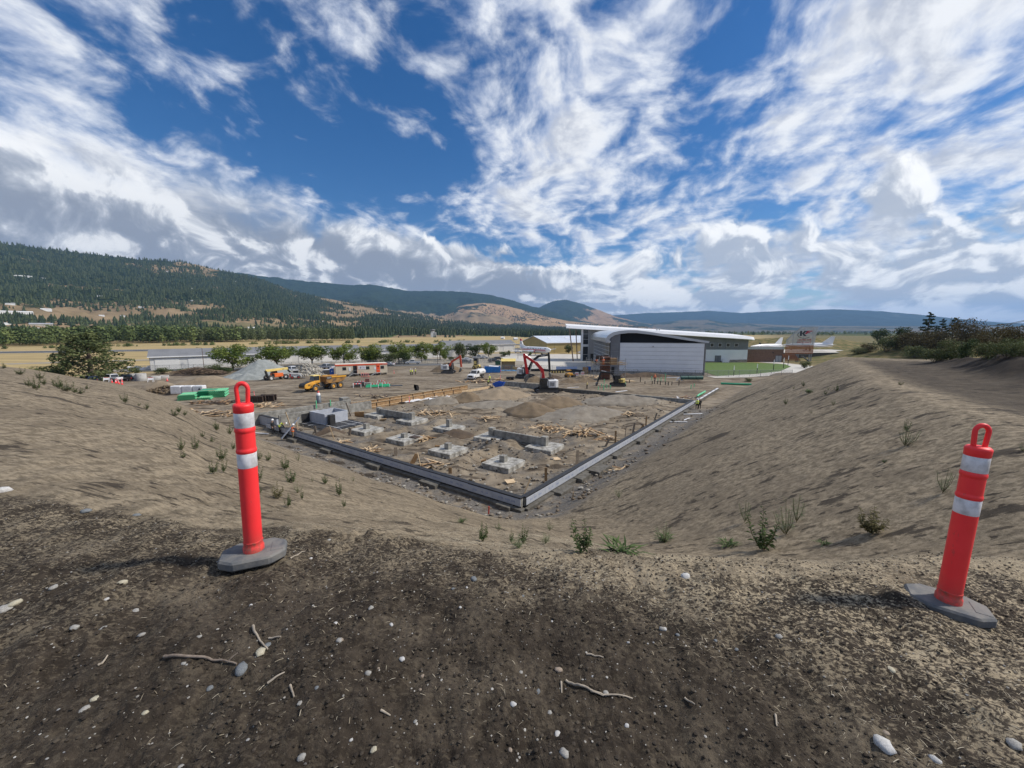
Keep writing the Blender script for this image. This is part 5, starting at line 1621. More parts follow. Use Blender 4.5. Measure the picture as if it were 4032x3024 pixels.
 if bname:
  (xa,za),(xb,zb)=boom[-2],boom[-1]
  txt,m_,frac,size,face=bname
  L_=math.hypot(xb-xa,zb-za)
  for s in((-1,1)if face=='both' else(face,)):
   ang=math.atan2(zb-za,xb-xa)
   MM=M@on_side(xa+(xb-xa)*frac,s*(bw/2+.012),za+(zb-za)*frac,'-y' if s<0 else '+y')@Matrix.Rotation(ang if s<0 else-ang,4,'Z')
   text_mesh(txt,size,MM,m_,'lettering',bo,.003)
 return t
SZ=dict(track=(4.7,2.6,.95),shoe=.62,house=(-2.35,1.55,2.7,1.15,2.65),cab=(1.65,1.0,1.85),boomw=.5,boomh=[.62,.62,.50],stickh=.52,bucketw=1.1)
excavator(Vector((7.0,77.6,0.1)),math.radians(187),'red excavator with white engine house digging left beside the sand piles',SZ,[(.55,2.4),(.95,4.7),(2.1,6.0),(4.5,7.55)],((4.55,7.5),(3.95,3.9)),(3.75,3.75,0.25,1.15),(M_MRED,M_MWHITE,M_MBLACK,M_MBLACK),cab_side=1)
SZ2=dict(SZ,house=(-2.2,1.4,2.6,1.15,2.6),boomh=[.6,.55,.5])
excavator(Vector((-19.0,114.5,0.05)),math.radians(-4),'white bodied excavator with orange arm scooping at a dirt mound',dict(SZ2,track=(3.9,2.4,.85)),[(.3,2.2),(1.2,3.6),(3.6,5.0)],((3.6,5.0),(3.9,1.9)),(3.8,1.7,1.0,1.0),(M_ORED,M_MWHITE,M_MBLACK,M_MGREY),cab_side=1)
excavator(Vector((3.6,102.8,0.05)),math.radians(-20),'black excavator behind the red one, its arm reaching towards the museum',dict(SZ,house=(-2.2,1.2,2.7,1.1,2.7),bucketw=1.0),[(.9,2.3),(2.0,4.7),(3.6,5.9),(6.3,6.35)],((6.4,6.4),(6.7,2.0)),(6.6,1.8,.4,1.0),(M_MBLACK,M_MWHITE,M_MBLACK,M_MBLACK),cab_side=-1,bname=('DEERE',M_SIGNW,.5,.42,'both'))
SZ3=dict(track=(3.3,2.0,.68),shoe=.48,house=(-1.6,1.0,2.0,.85,1.75),cab=(1.35,.95,1.65),boomw=.34,boomh=[.42,.38,.34],stickh=.34,bucketw=.8)
excavator(Vector((24.3,87.6,0.05)),math.radians(178),'small black and yellow excavator digging below the scaffold',SZ3,[(.6,1.3),(1.5,3.0),(3.9,3.15)],((3.9,3.2),(4.6,.95)),(4.5,.9,.2,.7),(M_MBLACK,M_PYEL,M_MBLACK,M_MBLACK),cab_side=1)
# ---- telehandler, track loader, water truck, grader
def telehandler():
 t=empty('telehandler',Vector((-61.4,99.4,0.02)),math.atan2(3.3,1.9)+.05,'telehandler with pale yellow boom and orange body before the grey gravel heap','telehandler')
 b=MB()
 b.box((0,0,1.0),(4.6,.9,.5))
 b.box((0,-.75,1.25),(2.6,.7,.9))
 b.build('chassis',M_MBLACK,t,bevel=.04)
 MB().box((.1,-.9,1.3),(2.3,.62,.95)).build('engine_cover',M_MORANGE,t,bevel=.06)
 MB().box((.0,.75,1.35),(1.7,.8,.8)).build('cab_base',M_MORANGE,t,bevel=.05)
 b=MB()
 b.box((.0,.75,2.2),(1.4,.78,.95),top=(.9,.95))
 b.build('cab_glass',M_GLASS,t,bevel=.02)
 b=MB()
 b.bar((-2.6,-.05,2.55),(3.2,-.05,2.7),.42,.6)
 b.build('boom',M_PYEL,t,bevel=.03)
 b=MB()
 b.bar((3.0,-.05,2.7),(3.9,-.05,1.5),.3,.4)
 b.box((4.0,-.05,1.0),(.12,1.3,1.0))
 b.bar((-2.6,-.05,2.5),(-2.3,-.05,1.2),.5,.4)
 b.build('carriage',M_MBLACK,t,bevel=.03)
 b=MB()
 for y in(-.5,.4):
  b.bar((4.05,y,.55),(5.3,y,.5),.12,.06)
 b.build('fork',M_MGREY,t)
 text_mesh('JLG',.34,on_side(1.9,-.275,2.66,'-y'),M_MGREY,'lettering',t,.003)
 for x in(-1.9,1.95):
  for s in(-1,1):
   wheel(t,(x,s*1.0,.66),.66,.48,rim=M_MWHITE,n=20)
 return t
telehandler()
def track_loader():
 t=empty('skid_loader',Vector((-57.6,101.6,0.02)),0.5,'white and red skid loader parked right of the telehandler','skid loader')
 MB().box((-.2,0,.85),(2.2,1.2,.9)).build('body',M_MWHITE,t,bevel=.06)
 MB().box((-1.2,0,.95),(.35,1.25,1.0)).build('rear_door',M_MRED,t,bevel=.04)
 b=MB()
 b.box((.15,0,1.75),(1.3,1.0,.95),top=(.9,.9))
 b.build('cab_glass',M_GLASS,t,bevel=.03)
 MB().box((.1,0,2.27),(1.4,1.1,.1)).build('cab_roof',M_MWHITE,t,bevel=.03)
 for s in(-1,1):
  b=MB()
  b.bar((-1.3,s*.75,1.6),(.9,s*.75,1.35),.14,.26)
  b.bar((.9,s*.75,1.4),(1.6,s*.75,.45),.14,.22)
  b.build('lift_arm',M_MWHITE,t)
  for x in(-.75,.75):
   wheel(t,(x,s*.72,.42),.42,.3,rim=M_MRED,n=16)
 b=MB()
 b.prism([(1.5,.15),(2.3,.1),(2.35,.16),(1.65,.3),(1.7,.85),(1.6,.85)],-.85,.85)
 b.build('bucket',M_BUCKET,t)
track_loader()
def water_truck():
 t=empty('water_truck',Vector((-9.6,101.2,0.02)),math.atan2(-4.4,-1.9),'white water truck with round tank facing the camera','water truck')
 b=MB()
 b.prism([(1.1,.75),(1.1,1.5),(2.5,1.35),(2.85,1.15),(2.9,.55),(1.1,.55)],-1.0,1.0)
 b.build('bonnet',M_MWHITE,t,bevel=.08)
 b=MB()
 b.add([(-.4,-1,.6),(1.3,-1,.6),(1.3,-1,1.5),(.75,-.85,2.35),(-.35,-.85,2.35),(-.4,-1,1.5),(-.4,1,.6),(1.3,1,.6),(1.3,1,1.5),(.75,.85,2.35),(-.35,.85,2.35),(-.4,1,1.5)],[(0,1,2,3,4,5),(11,10,9,8,7,6),(0,6,7,1),(1,7,8,2),(2,8,9,3),(3,9,10,4),(4,10,11,5),(5,11,6,0)])
 b.build('cab',M_MWHITE,t,bevel=.05)
 b=MB()
 b.add([(1.29,-.82,1.56),(1.29,.82,1.56),(.83,.72,2.27),(.83,-.72,2.27)],[(0,1,2,3)])
 b.build('windscreen',M_GLASS,t)
 for s in(-1,1):
  b=MB()
  b.add([(-.2,s*1.0,1.52),(1.1,s*1.0,1.52),(.72,s*.885,2.22),(-.2,s*.885,2.22)],[(0,1,2,3)])
  b.build('side_window',M_GLASS,t)
  MB().box((1.15,s*1.12,1.7),(.1,.2,.35)).build('mirror',M_MBLACK,t)
  MB().box((2.88,s*.78,.98),(.08,.32,.25)).build('headlight',M_LAMP,t)
  wheel(t,(2.1,s*.88,.45),.45,.3,rim=M_CHROME,n=18,lug=False)
  wheel(t,(-2.3,s*.82,.45),.45,.5,rim=M_CHROME,n=18,lug=False)
 MB().box((2.9,0,.95),(.06,1.15,.45)).build('grille',M_MBLACK,t)
 MB().box((2.95,0,.5),(.18,2.0,.25)).build('bumper',M_CHROME,t,bevel=.03)
 b=MB()
 Mx=Matrix.Translation((-2.2,0,1.68))@Matrix.Rotation(math.pi/2,4,'Y')@Matrix.Diagonal((.88,1.12,1,1))
 b.lathe([(.01,-1.75),(.7,-1.72),(.93,-1.6),(.95,-1.4),(.95,1.4),(.93,1.6),(.7,1.72),(.01,1.75)],28,M=Mx,cap=False)
 b.build('tank',M_MWHITE,t)
 MB().box((-2.0,0,.72),(3.8,.9,.3)).build('frame',M_MBLACK,t)
 b=MB()
 b.cyl((-1.6,0,2.45),(-1.6,0,2.62),.28,n=14)
 b.build('hatch',M_MWHITE,t)
 text_mesh('WATER',.3,on_side(-2.2,1.075,1.75,'+y'),M_MGREY,'lettering',t,.004)
water_truck()
def small_loader():
 p=at(*ze(350,705))
 t=empty('roller',p,0.3,'small yellow roller parked on the dirt left of the scaffold','roller')
 MB().box((-.2,0,.95),(1.7,1.2,.7)).build('body',M_YEL,t,bevel=.08)
 MB().box((-.3,0,2.05),(1.2,1.2,.08)).build('canopy',M_YEL,t,bevel=.02)
 b=MB()
 for x in(-.8,.2):
  for y in(-.5,.5):
   b.bar((x,y,1.2),(x,y,2.05),.06)
 b.build('canopy_posts',M_MBLACK,t)
 b=MB()
 b.cyl((1.15,-.65,.5),(1.15,.65,.5),.5,n=20)
 b.build('drum',M_MGREY,t)
 MB().bar((.4,0,.9),(1.2,0,.75),1.45,.14).build('drum_yoke',M_YEL,t)
 for s in(-1,1):
  wheel(t,(-.75,s*.55,.5),.5,.35,rim=M_YEL,n=16)
small_loader()
def compactor():
# upright dark machine seen between the orange digger and the water truck: a tall light trailer with cream panel
 p=at(*zn(980,400))
 t=empty('hopper_loader',p,-.2,'black framed loader with cream panel parked behind the water truck','loader')
 MB().box((0,0,.9),(2.2,1.5,1.0)).build('body',M_PYEL,t,bevel=.06)
 b=MB()
 for s in(-1,1):
  b.bar((-.7,s*.75,1.3),(-.9,s*.75,3.5),.12)
  b.bar((.5,s*.75,1.3),(.3,s*.75,3.5),.12)
 b.box((-.3,0,3.52),(1.4,1.7,.1))
 b.build('cab_frame',M_MBLACK,t)
 MB().box((-.25,0,2.3),(1.0,1.35,2.2)).build('cab_glass',M_GLASS,t)
 MB().box((-.3,-.79,2.2),(.85,.06,1.0)).build('door_panel',M_PYEL,t)
 for x in(-.8,.9):
  for s in(-1,1):
   wheel(t,(x,s*.8,.5),.5,.35,rim=M_PYEL,n=16)
compactor()
# ------------------------------------------------------------------ heaps, site office, stores
M_SAND=mat('moist_sand',(0.205,0.150,0.092),0.95,0.0,0.7,rgb2=(0.135,0.098,0.060),bump=0.03,bscale=9)
M_SANDP=mat('dry_sand',(0.30,0.235,0.160),0.95,0.0,0.7,rgb2=(0.22,0.172,0.115),bump=0.03,bscale=9)
M_SILT=mat('grey_silt',(0.255,0.225,0.180),0.95,0.0,0.8,rgb2=(0.165,0.140,0.108),bump=0.03,bscale=9)
M_GRVL=mat('grey_gravel',(0.30,0.315,0.30),0.95,0.0,1.0,rgb2=(0.21,0.225,0.215),bump=0.03,bscale=14)
M_DIRT=mat('brown_dirt',(0.125,0.088,0.058),0.95,0.0,0.8,rgb2=(0.070,0.050,0.034),bump=0.04,bscale=8)
M_ROCKP=mat('pale_broken_rock',(0.42,0.39,0.33),0.9,0.0,2.0,rgb2=(0.25,0.23,0.195),bump=0.02,bscale=6)
def heap(p,rx,ry,h,rz,m_,label,seed=1,sharp=1.0,rough=0.16,name='dirt_heap',group=None,sink=0.12):
 """a dumped heap: cone-like mound with slumped, gullied sides"""
 n_r,n_a=16,44
 V,F=[],[]
 for i in range(n_r+1):
  q=i/n_r
  for j in range(n_a):
   a=2*math.pi*j/n_a
   k_=1+0.22*mnoise.noise(Vector((math.cos(a)*1.3+seed*7,math.sin(a)*1.3,seed)))
   x,y=math.cos(a)*q*rx*k_,math.sin(a)*q*ry*k_
   z=h*max(0.0,(1-q**(1.25/sharp)))if sharp>=1 else h*(0.5+0.5*math.cos(math.pi*min(1,q)))
   if sharp>=1 and q<0.12:
    z=h*(1-0.12**(1.25/sharp))*1.0
   z+=h*rough*mnoise.fractal(Vector((x*0.7+seed*3,y*0.7,seed*1.7)),1.0,2.0,4)*(1-q*0.6)
   V.append((x,y,max(z,-0.02)-sink-0.25*(q>0.99)))
 for i in range(n_r):
  for j in range(n_a):
   F.append((i*n_a+j,(i+1)*n_a+j,(i+1)*n_a+(j+1)%n_a,i*n_a+(j+1)%n_a))
 o=big_mesh(name,V,F,m_)
 o.location=p
 o.rotation_euler=(0,0,rz)
 return tag(o,label,'heap',group)
def H(q,z=None):
 p=at(q[0],q[1],0.0)
 p.z=hz(p.x,p.y)if z is None else z
 return p
heap(H(zh(1160,215)),6.5,3.6,2.0,.35,M_SANDP,'pale sand heap in front of the red excavator tracks',1,1.1,group='heaps inside the foundation')
heap(H(zh(760,250)),3.6,2.6,1.7,.2,M_SAND,'dark steep sand heap left of the pale sand heap',2,1.1,group='heaps inside the foundation')
heap(H(zh(440,280)),3.8,2.4,1.2,.3,M_SILT,'grey low heap next to the white plastic sheets',3,1.0,group='heaps inside the foundation')
heap(H(zh(1080,330)),7.0,3.2,.85,.15,M_SILT,'broad low grey mound behind the central heap of laths',4,1.0,group='heaps inside the foundation')
heap(H(zh(1560,420)),4.6,3.2,1.75,-.2,M_SAND,'smooth brown sand heap behind the laths of the nearer grade beam',5,1.0,.18,group='heaps inside the foundation')
heap(H(zh(1880,330)),5.0,3.0,1.4,.3,M_SAND,'brown sand ridge right of the smooth sand heap',6,1.0,.22,group='heaps inside the foundation')
heap(H(zi(290,760)),8.5,5.0,1.5,.5,M_SILT,'broad grey silt mound in the right half of the foundation',7,1.0,.22,group='heaps inside the foundation')
heap(H(zi(760,590)),8.0,3.6,1.15,.15,M_SILT,'long grey silt mound before the low grade wall',8,1.0,.22,group='heaps inside the foundation')
heap(H(zg(1090,590)),1.9,1.3,1.0,.2,M_DIRT,'small brown dirt heap against the shaded wall by the black slab',9,1.1,group='heaps inside the foundation')
heap(H(zh(610,690)),2.3,1.6,.9,.2,M_DIRT,'brown dirt hump between two pads',10,1.0,group='heaps inside the foundation')
for i,(q,rx,ry,h,m_,lab)in enumerate([(ze(200,715),2.6,1.8,1.1,M_DIRT,'dark dirt heap left of the small roller'),(ze(350,755),3.0,1.8,1.2,M_SAND,'brown dirt heap behind the lone worker'),(ze(505,745),3.2,1.8,1.3,M_SAND,'brown dirt heap below the scaffold'),(ze(1520,755),5.5,1.6,.8,M_DIRT,'long low dark dirt heap right of the pipe stubs'),(ze(1080,700),9.5,1.6,1.5,M_DIRT,'long dark dirt bank along the museum fence'),(ze(900,695),2.8,1.3,1.3,M_DIRT,'dark dirt heap at the left end of the museum fence'),(zd(1860,930),3.2,1.6,1.5,M_SAND,'brown dirt heap under the bucket of the red excavator')]):
 heap(H(q),rx,ry,h,.1,m_,lab,20+i,1.0,group='dirt heaps by the museum fence')
heap(H(zb_(1700,722)),9.5,6.5,5.2,.4,M_GRVL,'tall pointed heap of grey gravel behind the telehandler',31,1.25,.05,'gravel_heap')
heap(H(zb_(1500,775)),4.2,2.4,1.8,.3,M_GRVL,'lower grey gravel heap in front of the tall one',32,1.1,.1,'gravel_heap')
heap(H(zb_(1370,755)),4.6,2.4,1.4,.3,M_GRVL,'grey gravel spread left of the tall gravel heap',33,1.0,.1,'gravel_heap')
heap(H(zb_(1030,845)),7.5,3.2,2.4,.25,M_SANDP,'wide pale sand heap left of the gravel heaps',34,1.0,.08)
heap(H(zb_(430,880)),5.0,2.6,1.8,-.1,M_SANDP,'pale sand heap behind the white wrapped pallet',35,1.0,.08)
heap(H(zb_(510,945)),5.2,1.8,1.5,-.2,M_DIRT,'clumpy brown heap of earth clods beside the white wrapped pallet',36,1.0,.35)
heap(H(zn(330,455)),5.5,3.0,3.1,.1,M_SAND,'brown mound of earth behind the orange armed excavator',37,1.1,.08)
heap(H(zb_(880,715)),8.0,2.2,1.6,.2,mat('brush_earth',(0.075,0.055,0.040),0.95,bump=.05),'dark heap of brush and roots under the lamp post',38,1.0,.35,'brush_heap')
# broken rock pile: individual blocks on a core
t=heap(H(zc(425,835)),6.0,3.6,3.6,.2,M_ROCKP,'big pile of pale broken rock left of the site office',41,1.1,.10,'rock_pile')
N=700
q_=np.sqrt(nrng.random(N))
a_=nrng.uniform(0,6.28,N)
rx_,ry_,rz_=q_*6.0*np.cos(a_),q_*3.6*np.sin(a_),3.6*(1-q_**1.15)
s_=nrng.uniform(.25,.7,N)
rk=scatter('broken_rocks',*blob_base(9,.9),np.stack([rx_,ry_,np.maximum(rz_-.2,-.05)],-1),s_,nrng.uniform(0,6.28,N),tint_material('broken_rock',[(0.20,0.185,0.155),(0.36,0.33,0.28),(0.52,0.49,0.42)]),parent=t)
tag(rk,kind='stuff')
# earth clods on the clumpy heap
N=260
q_,a_=np.sqrt(nrng.random(N)),nrng.uniform(0,6.28,N)
pc=H(zb_(510,945))
ck=scatter('earth_clods',*blob_base(12,.8),np.stack([pc.x+q_*5*np.cos(a_),pc.y+q_*1.8*np.sin(a_),pc.z+1.4*(1-q_)],-1),nrng.uniform(.25,.7,N),nrng.uniform(0,6.28,N),tint_material('earth_clod',[(0.06,0.045,0.03),(0.13,0.095,0.06),(0.20,0.155,0.10)]))
tag(ck,'loose earth clods lying over the brown clumpy heap','earth clods',kind='stuff')
# brush sticks
N=420
q_,a_=np.sqrt(nrng.random(N)),nrng.uniform(0,6.28,N)
pc=H(zb_(880,715))
bk=scatter('brush',[(-.5,-.01,0),(-.5,.01,0),(.5,.006,.0),(.5,-.006,0),(0,0,.03)],[(0,3,4),(3,2,4),(2,1,4),(1,0,4)],np.stack([pc.x+q_*8*np.cos(a_),pc.y+q_*2*np.sin(a_),pc.z+1.6*(1-q_)+.2+nrng.random(N)*.6],-1),np.stack([nrng.uniform(1.2,3.2,N),np.full(N,4.),np.full(N,4.)],-1),nrng.uniform(0,6.28,N),tint_material('dead_branch',[(0.06,0.045,0.035),(0.12,0.085,0.06),(0.30,0.22,0.15)]),tilt=nrng.uniform(-.5,.5,N))
tag(bk,'tangle of dead branches on the dark brush heap','brush',kind='stuff')
# small stones and clods strewn over the floor of the excavation
N=5200
fa_,fb_=nrng.uniform(-5,39,N),nrng.uniform(-5,49,N)
fa_[:1500],fb_[:1500]=nrng.uniform(-4,14,1500),nrng.uniform(-4,14,1500)
X_,Y_=C0.x+AX_A.x*fa_+AX_B.x*fb_,C0.y+AX_A.y*fa_+AX_B.y*fb_
Z_=height(X_[None],Y_[None])[0]
k_=(Z_<1.6)&~((np.abs(fa_)<.6)|(np.abs(fb_)<.6))
s_=(.05+.30*nrng.random(N)**4)[k_]
rb=scatter('rubble',*blob_base(15,.8),np.stack([X_,Y_,Z_-.02],-1)[k_],s_,nrng.uniform(0,6.28,N)[k_],tint_material('rubble_stone',[(0.10,0.078,0.055),(0.17,0.135,0.10),(0.22,0.19,0.15),(0.34,0.32,0.28),(0.12,0.095,0.07)]))
tag(rb,'stones and clods strewn over the excavation floor','rubble',kind='stuff')
# ---- site office trailer
M_CREAM=mat('cream_cladding',(0.66,0.58,0.44),0.7,0.0,.5,rgb2=(0.58,0.50,0.37))
M_TRIM=mat('red_orange_trim',(0.70,0.105,0.040),0.55,0.04)
M_DOORO=mat('bright_orange_door',(0.85,0.09,0.02),0.5,0.02)
M_STEP=mat('galvanised_step',(0.42,0.42,0.41),0.6,0.08,metal=0.3)
M_BLUEINK=mat('dark_blue_letters',(0.02,0.025,0.09),0.5,0.02)
p0,p1=Vector((-48.6,105.4,0)),Vector((-36.3,111.5,0))
d_=(p1-p0)
LEN=d_.length
t=empty('site_office',p0,math.atan2(d_.y,d_.x),'long cream site office trailer with red orange roof band and orange door','site office')
MB().box((LEN/2,1.75,1.85),(LEN,3.5,2.5)).build('wall',M_CREAM,t,bevel=.02)
MB().box((LEN/2,1.75,3.16),(LEN+.12,3.62,.42)).build('roof_band',M_TRIM,t,bevel=.02)
MB().box((LEN/2,1.75,3.40),(LEN-.1,3.4,.08)).build('roof',mat('roof_cream',(.70,.66,.56),.8),t)
for fx in(.165,.61,.90):
 w_=MB().box((fx*LEN,-.015,2.20),(.95,.06,.85)).build('window',M_MBLACK,t)
 for s in(-.2,.22):
  MB().box((fx*LEN+s,-.05,2.20),(.36,.02,.70)).build('pane',M_GLASS,w_)
MB().box((.365*LEN,-.02,1.9),(.95,.05,2.1)).build('door_opening',M_MBLACK,t)
MB().box((.40*LEN,-.45,1.9),(.05,.9,2.05)).build('open_door',mat('door_maroon',(.30,.05,.04),.5),t)
d2=MB().box((.815*LEN,-.03,1.9),(.95,.07,2.1)).build('door',M_DOORO,t)
MB().box((.815*LEN,-.075,2.5),(.32,.02,.35)).build('pane',M_GLASS,d2)
for fx in(.365,.80):
 st=MB()
 st.box((fx*LEN,-.75,.78),(1.5,1.2,.06))
 for k_ in range(4):
  st.box((fx*LEN-.95-.28*k_,-.75,.62-.17*k_),(.3,1.0,.05))
 st.bar((fx*LEN-.8,-1.3,.75),(fx*LEN-1.9,-1.3,.05),.05,.16)
 st.bar((fx*LEN-.8,-.25,.75),(fx*LEN-1.9,-.25,.05),.05,.16)
 for x in(-.7,.7):
  for y in(-1.3,-.2):
   st.bar((fx*LEN+x,y,0),(fx*LEN+x,y,.78),.05)
 st.tube([(fx*LEN-.7,-1.3,.8),(fx*LEN-.7,-1.3,1.65),(fx*LEN,-1.3,1.75),(fx*LEN+.7,-1.3,1.65),(fx*LEN+.7,-1.3,.8)],.025,5)
 st.build('steps',M_STEP,t)
sgn=MB().box((.50*LEN,-.03,2.32),(2.0,.04,.95)).build('sign_board',M_SIGNW,t)
text_mesh('TKI',.62,on_side(.515*LEN,-.056,2.38,'-y'),M_BLUEINK,'lettering',sgn,.003,.25,1.15)
b=MB()
for k_ in range(4):
 b.prism([(.455*LEN+k_*.07,2.12),(.455*LEN+k_*.07+.05,2.12),(.455*LEN+k_*.07+.13,2.62),(.455*LEN+k_*.07+.08,2.62)],-.060,-.052)
b.box((.50*LEN,-.056,2.0),(1.5,.006,.05))
b.build('logo_stripes',M_BLUEINK,sgn)
for fx,w_,h_ in((.265,.5,1.0),(.755,.5,.7)):
 MB().box((fx*LEN,-.03,2.0),(w_,.04,h_)).build('notice',M_SIGNW,t)
text_mesh('WILLSCOT',.26,on_side(.955*LEN,-.070,3.17,'-y'),M_SIGNW,'lettering',t,.003)
b=MB()
for fx in(.03,.2,.35,.55,.7,.86,.97):
 b.box((fx*LEN,.4,.3),(.4,.4,.6))
 b.box((fx*LEN,3.1,.3),(.4,.4,.6))
b.build('supports',M_CONCD,t)
for s in(.45,.52):
 for y in(.35,3.15):
  wheel(t,(s*LEN+.3,y,.42),.40,.22,n=14,lug=False)
  # toilet cubicle beside it
p=at(*zc(765,845))
t=empty('portable_toilet',p,.45,'blue portable toilet with white roof at the left end of the office','toilet')
MB().box((0,0,1.05),(1.1,1.1,2.0)).build('cabin',mat('blue_plastic',(.02,.10,.42),.5,.05),t,bevel=.04)
MB().box((0,0,2.15),(1.2,1.2,.2),top=(.7,.7)).build('roof',M_SIGNW,t,bevel=.03)
MB().box((0,-.56,1.05),(.75,.03,1.75)).build('door',mat('blue_plastic_door',(.03,.13,.48),.5,.05),t,bevel=.01)
MB().box((0,-.58,1.3),(.3,.01,.25)).build('notice',M_SIGNW,t)
t=empty('storage_box',at(*zc(690,835)),.45,'white topped storage box left of the blue portable toilet','storage box')
MB().box((0,0,.75),(1.6,1.2,1.5)).build('box_body',M_MGREY,t,bevel=.03)
MB().box((0,0,1.53),(1.75,1.3,.1)).build('lid',M_SIGNW,t,bevel=.02)
# ---- cones, barricades, pipes
def cone(p,label,h=.75,group=None,stripes=True,name='traffic_cone'):
 t=empty(name,p,rng.uniform(0,1.5),label,'traffic cone',group)
 k_=h/.75
 b=MB()
 b.box((0,0,.02*k_),(.36*k_,.36*k_,.04*k_))
 b.lathe([(.14*k_,.04*k_),(.03*k_,.75*k_),(.001,.755*k_)],12)
 b.build('cone_body',M_ORANGE,t)
 if stripes:
  for z0,z1 in((.36,.48),(.55,.64)):
   r0,r1=.14-.155*(z0-.04)+.004,.14-.155*(z1-.04)+.004
   b=MB()
   b.lathe([(r0*k_,z0*k_),(r1*k_,z1*k_)],12,cap=False)
   b.build('reflective_band',M_BAND,t)
 return t
def tube_cone(p,label,group):
 t=empty('delineator_tube',p,0,label,'traffic post',group)
 b=MB()
 b.box((0,0,.03),(.4,.4,.06))
 b.build('rubber_base',M_RUB,t)
 b=MB()
 b.lathe([(.075,.05),(.06,1.0),(.04,1.05),(.04,1.15),(.001,1.15)],10)
 b.build('post',M_ORANGE,t)
 for z in(.55,.8):
  b=MB()
  b.lathe([(.072,z),(.069,z+.13)],10,cap=False)
  b.build('reflective_band',M_BAND,t)
 return t
for i,(x,y)in enumerate([(785,610),(865,640),(875,600),(935,640),(915,590),(1005,660),(1000,575)]):
 cone(H(zm(x,y)),'orange cone in the row before the parked white pickup',.9,'row of orange cones before the pickups')
cone(H(zm(1985,555)),'orange cone beside the pale concrete pipe ring',.9)
for i in range(9):
 q=zc(1195+(i%5)*26,872-(i//5)*12)
 tube_cone(at(*q),'red post in the cluster of posts before the site office','posts clustered before the site office')
tube_cone(at(*zb_(1585,995)),'lone orange post on the dirt right of the left delineator post top','lone posts on the site')
tube_cone(at(*zc(1665,820)),'lone orange post right of the site office','lone posts on the site')
tube_cone(H(zc(1888,1265)),'lone red post beside the white plastic sheets','lone posts on the site')
tube_cone(at(*zd(1365,905)),'lone red post among the form boards behind the blue cart','lone posts on the site')
def barricade(p,rz,label):
 t=empty('barricade',p,rz,label,'barricade','striped barricades')
 for s in(-1,1):
  b=MB()
  b.bar((s*.8,-.3,0),(s*.8,0,1.0),.06)
  b.bar((s*.8,.3,0),(s*.8,0,1.0),.06)
  b.build('leg',M_SIGNW,t)
 for k_ in range(6):
  MB().box((-.75+k_*.3,-.04,.92),(.3,.03,.22)).build('stripe',M_ORANGE if k_%2 else M_SIGNW,t)
 return t
for i,(q,r_)in enumerate([(zc(1130,1020),.5),(zc(1190,985),.3),(zc(1385,1025),.2),(zc(1550,1012),.25),(zc(1480,975),.2)]):
 barricade(at(*q),r_,['striped barricade at the left end of the pipe store','striped barricade behind the left barricade of the pipe store','striped barricade left of the green tarpaulin','striped barricade right of the green tarpaulin','striped barricade behind the green tarpaulin'][i])
def pipe_bundle(p,rz,nx,nz,r,L,m_,label,name='pipe_bundle'):
 t=empty(name,p,rz,label,'pipe bundle','bundles of plastic pipe')
 for k_ in range(nz):
  for i in range(nx-(k_%2)):
   y=(i+.5*(k_%2))*r*2.05
   b=MB()
   z=r+k_*r*1.8
   n=10
   b.cyl((0,y,z),(L,y,z),r,n=n,cap=False)
   b.cyl((L,y,z),(0,y,z),r*.85,n=n,cap=False)
   ring=[(0,y+rr*math.cos(a),z+rr*math.sin(a))for rr in(r,r*.85)for a in np.linspace(0,2*math.pi,n,endpoint=False)]
   b.add(ring,[(j,(j+1)%n,n+(j+1)%n,n+j)for j in range(n)])
   b.add([(x+L,y_,z_)for x,y_,z_ in ring],[(j,n+j,n+(j+1)%n,(j+1)%n)for j in range(n)])
   b.build('pipe',m_,t)
 b=MB()
 for x in(.5,L-.5):
  b.box((x,(nx-1)*r*1.02,nz*r*1.9+.02),(.08,nx*r*2.1,.05))
 b.build('timber_bearer',M_PLYP,t)
 return t
pb=math.radians(118)
pipe_bundle(H(zb_(845,1030)),pb,10,4,.13,4.0,M_GREENL,'left bundle of pale green pipes in front of the white pallet')
pipe_bundle(H(zb_(1035,1028)),pb,8,2,.13,4.0,M_GREENL,'lowest bundle of pale green pipes between two taller bundles')
pipe_bundle(H(zb_(1085,1000)),pb,9,5,.14,4.2,M_GREEN,'tall bundle of darker green pipes behind the low bundle')
pipe_bundle(H(zb_(1215,995)),pb,9,5,.14,4.4,M_GREENL,'right bundle of bright green pipes beside the left post')
t=empty('wrapped_pallet',H(zb_(775,962)),.12,'white plastic wrapped pallets of insulation with a small triangle mark','pallet')
for i in range(3):
 MB().box((-2.0+i*2.0,0,.95),(1.95,1.3,1.6),top=(.97,.95)).build('wrapped_stack',M_WHITE,t,bevel=.12)
MB().box((0,0,.08),(6.0,1.3,.14)).build('pallet_base',M_PLYG,t)
MB().prism([(2.1,.9),(2.6,.9),(2.35,1.4)],-.66,-.655).build('triangle_mark',M_MGREY,t)
p=at(*zc(1440,1005))
t=empty('tarpaulin',p,.2,'green tarpaulin over stored pipe between striped barricades','tarpaulin')
V,F=[],[]
for i in range(13):
 for j in range(7):
  x,y=-2.6+5.2*i/12,-1.2+2.4*j/6
  z=.75*(1-(abs(y)/1.3)**2)*(1-.35*(abs(x)/2.7)**3)+.14*mnoise.noise(Vector((x*1.5,y*1.5,3)))
  V.append((x,y,max(z,.01)))
for i in range(12):
 for j in range(6):
  F.append((i*7+j,(i+1)*7+j,(i+1)*7+j+1,i*7+j+1))
big_mesh('tarpaulin_sheet',V,F,mat('green_tarp',(.02,.30,.13),.45,.1),None,True,t)
t=empty('mesh_crate',at(*zc(1290,1000)),.25,'grey block beside a wire crate at the pipe store','crate')
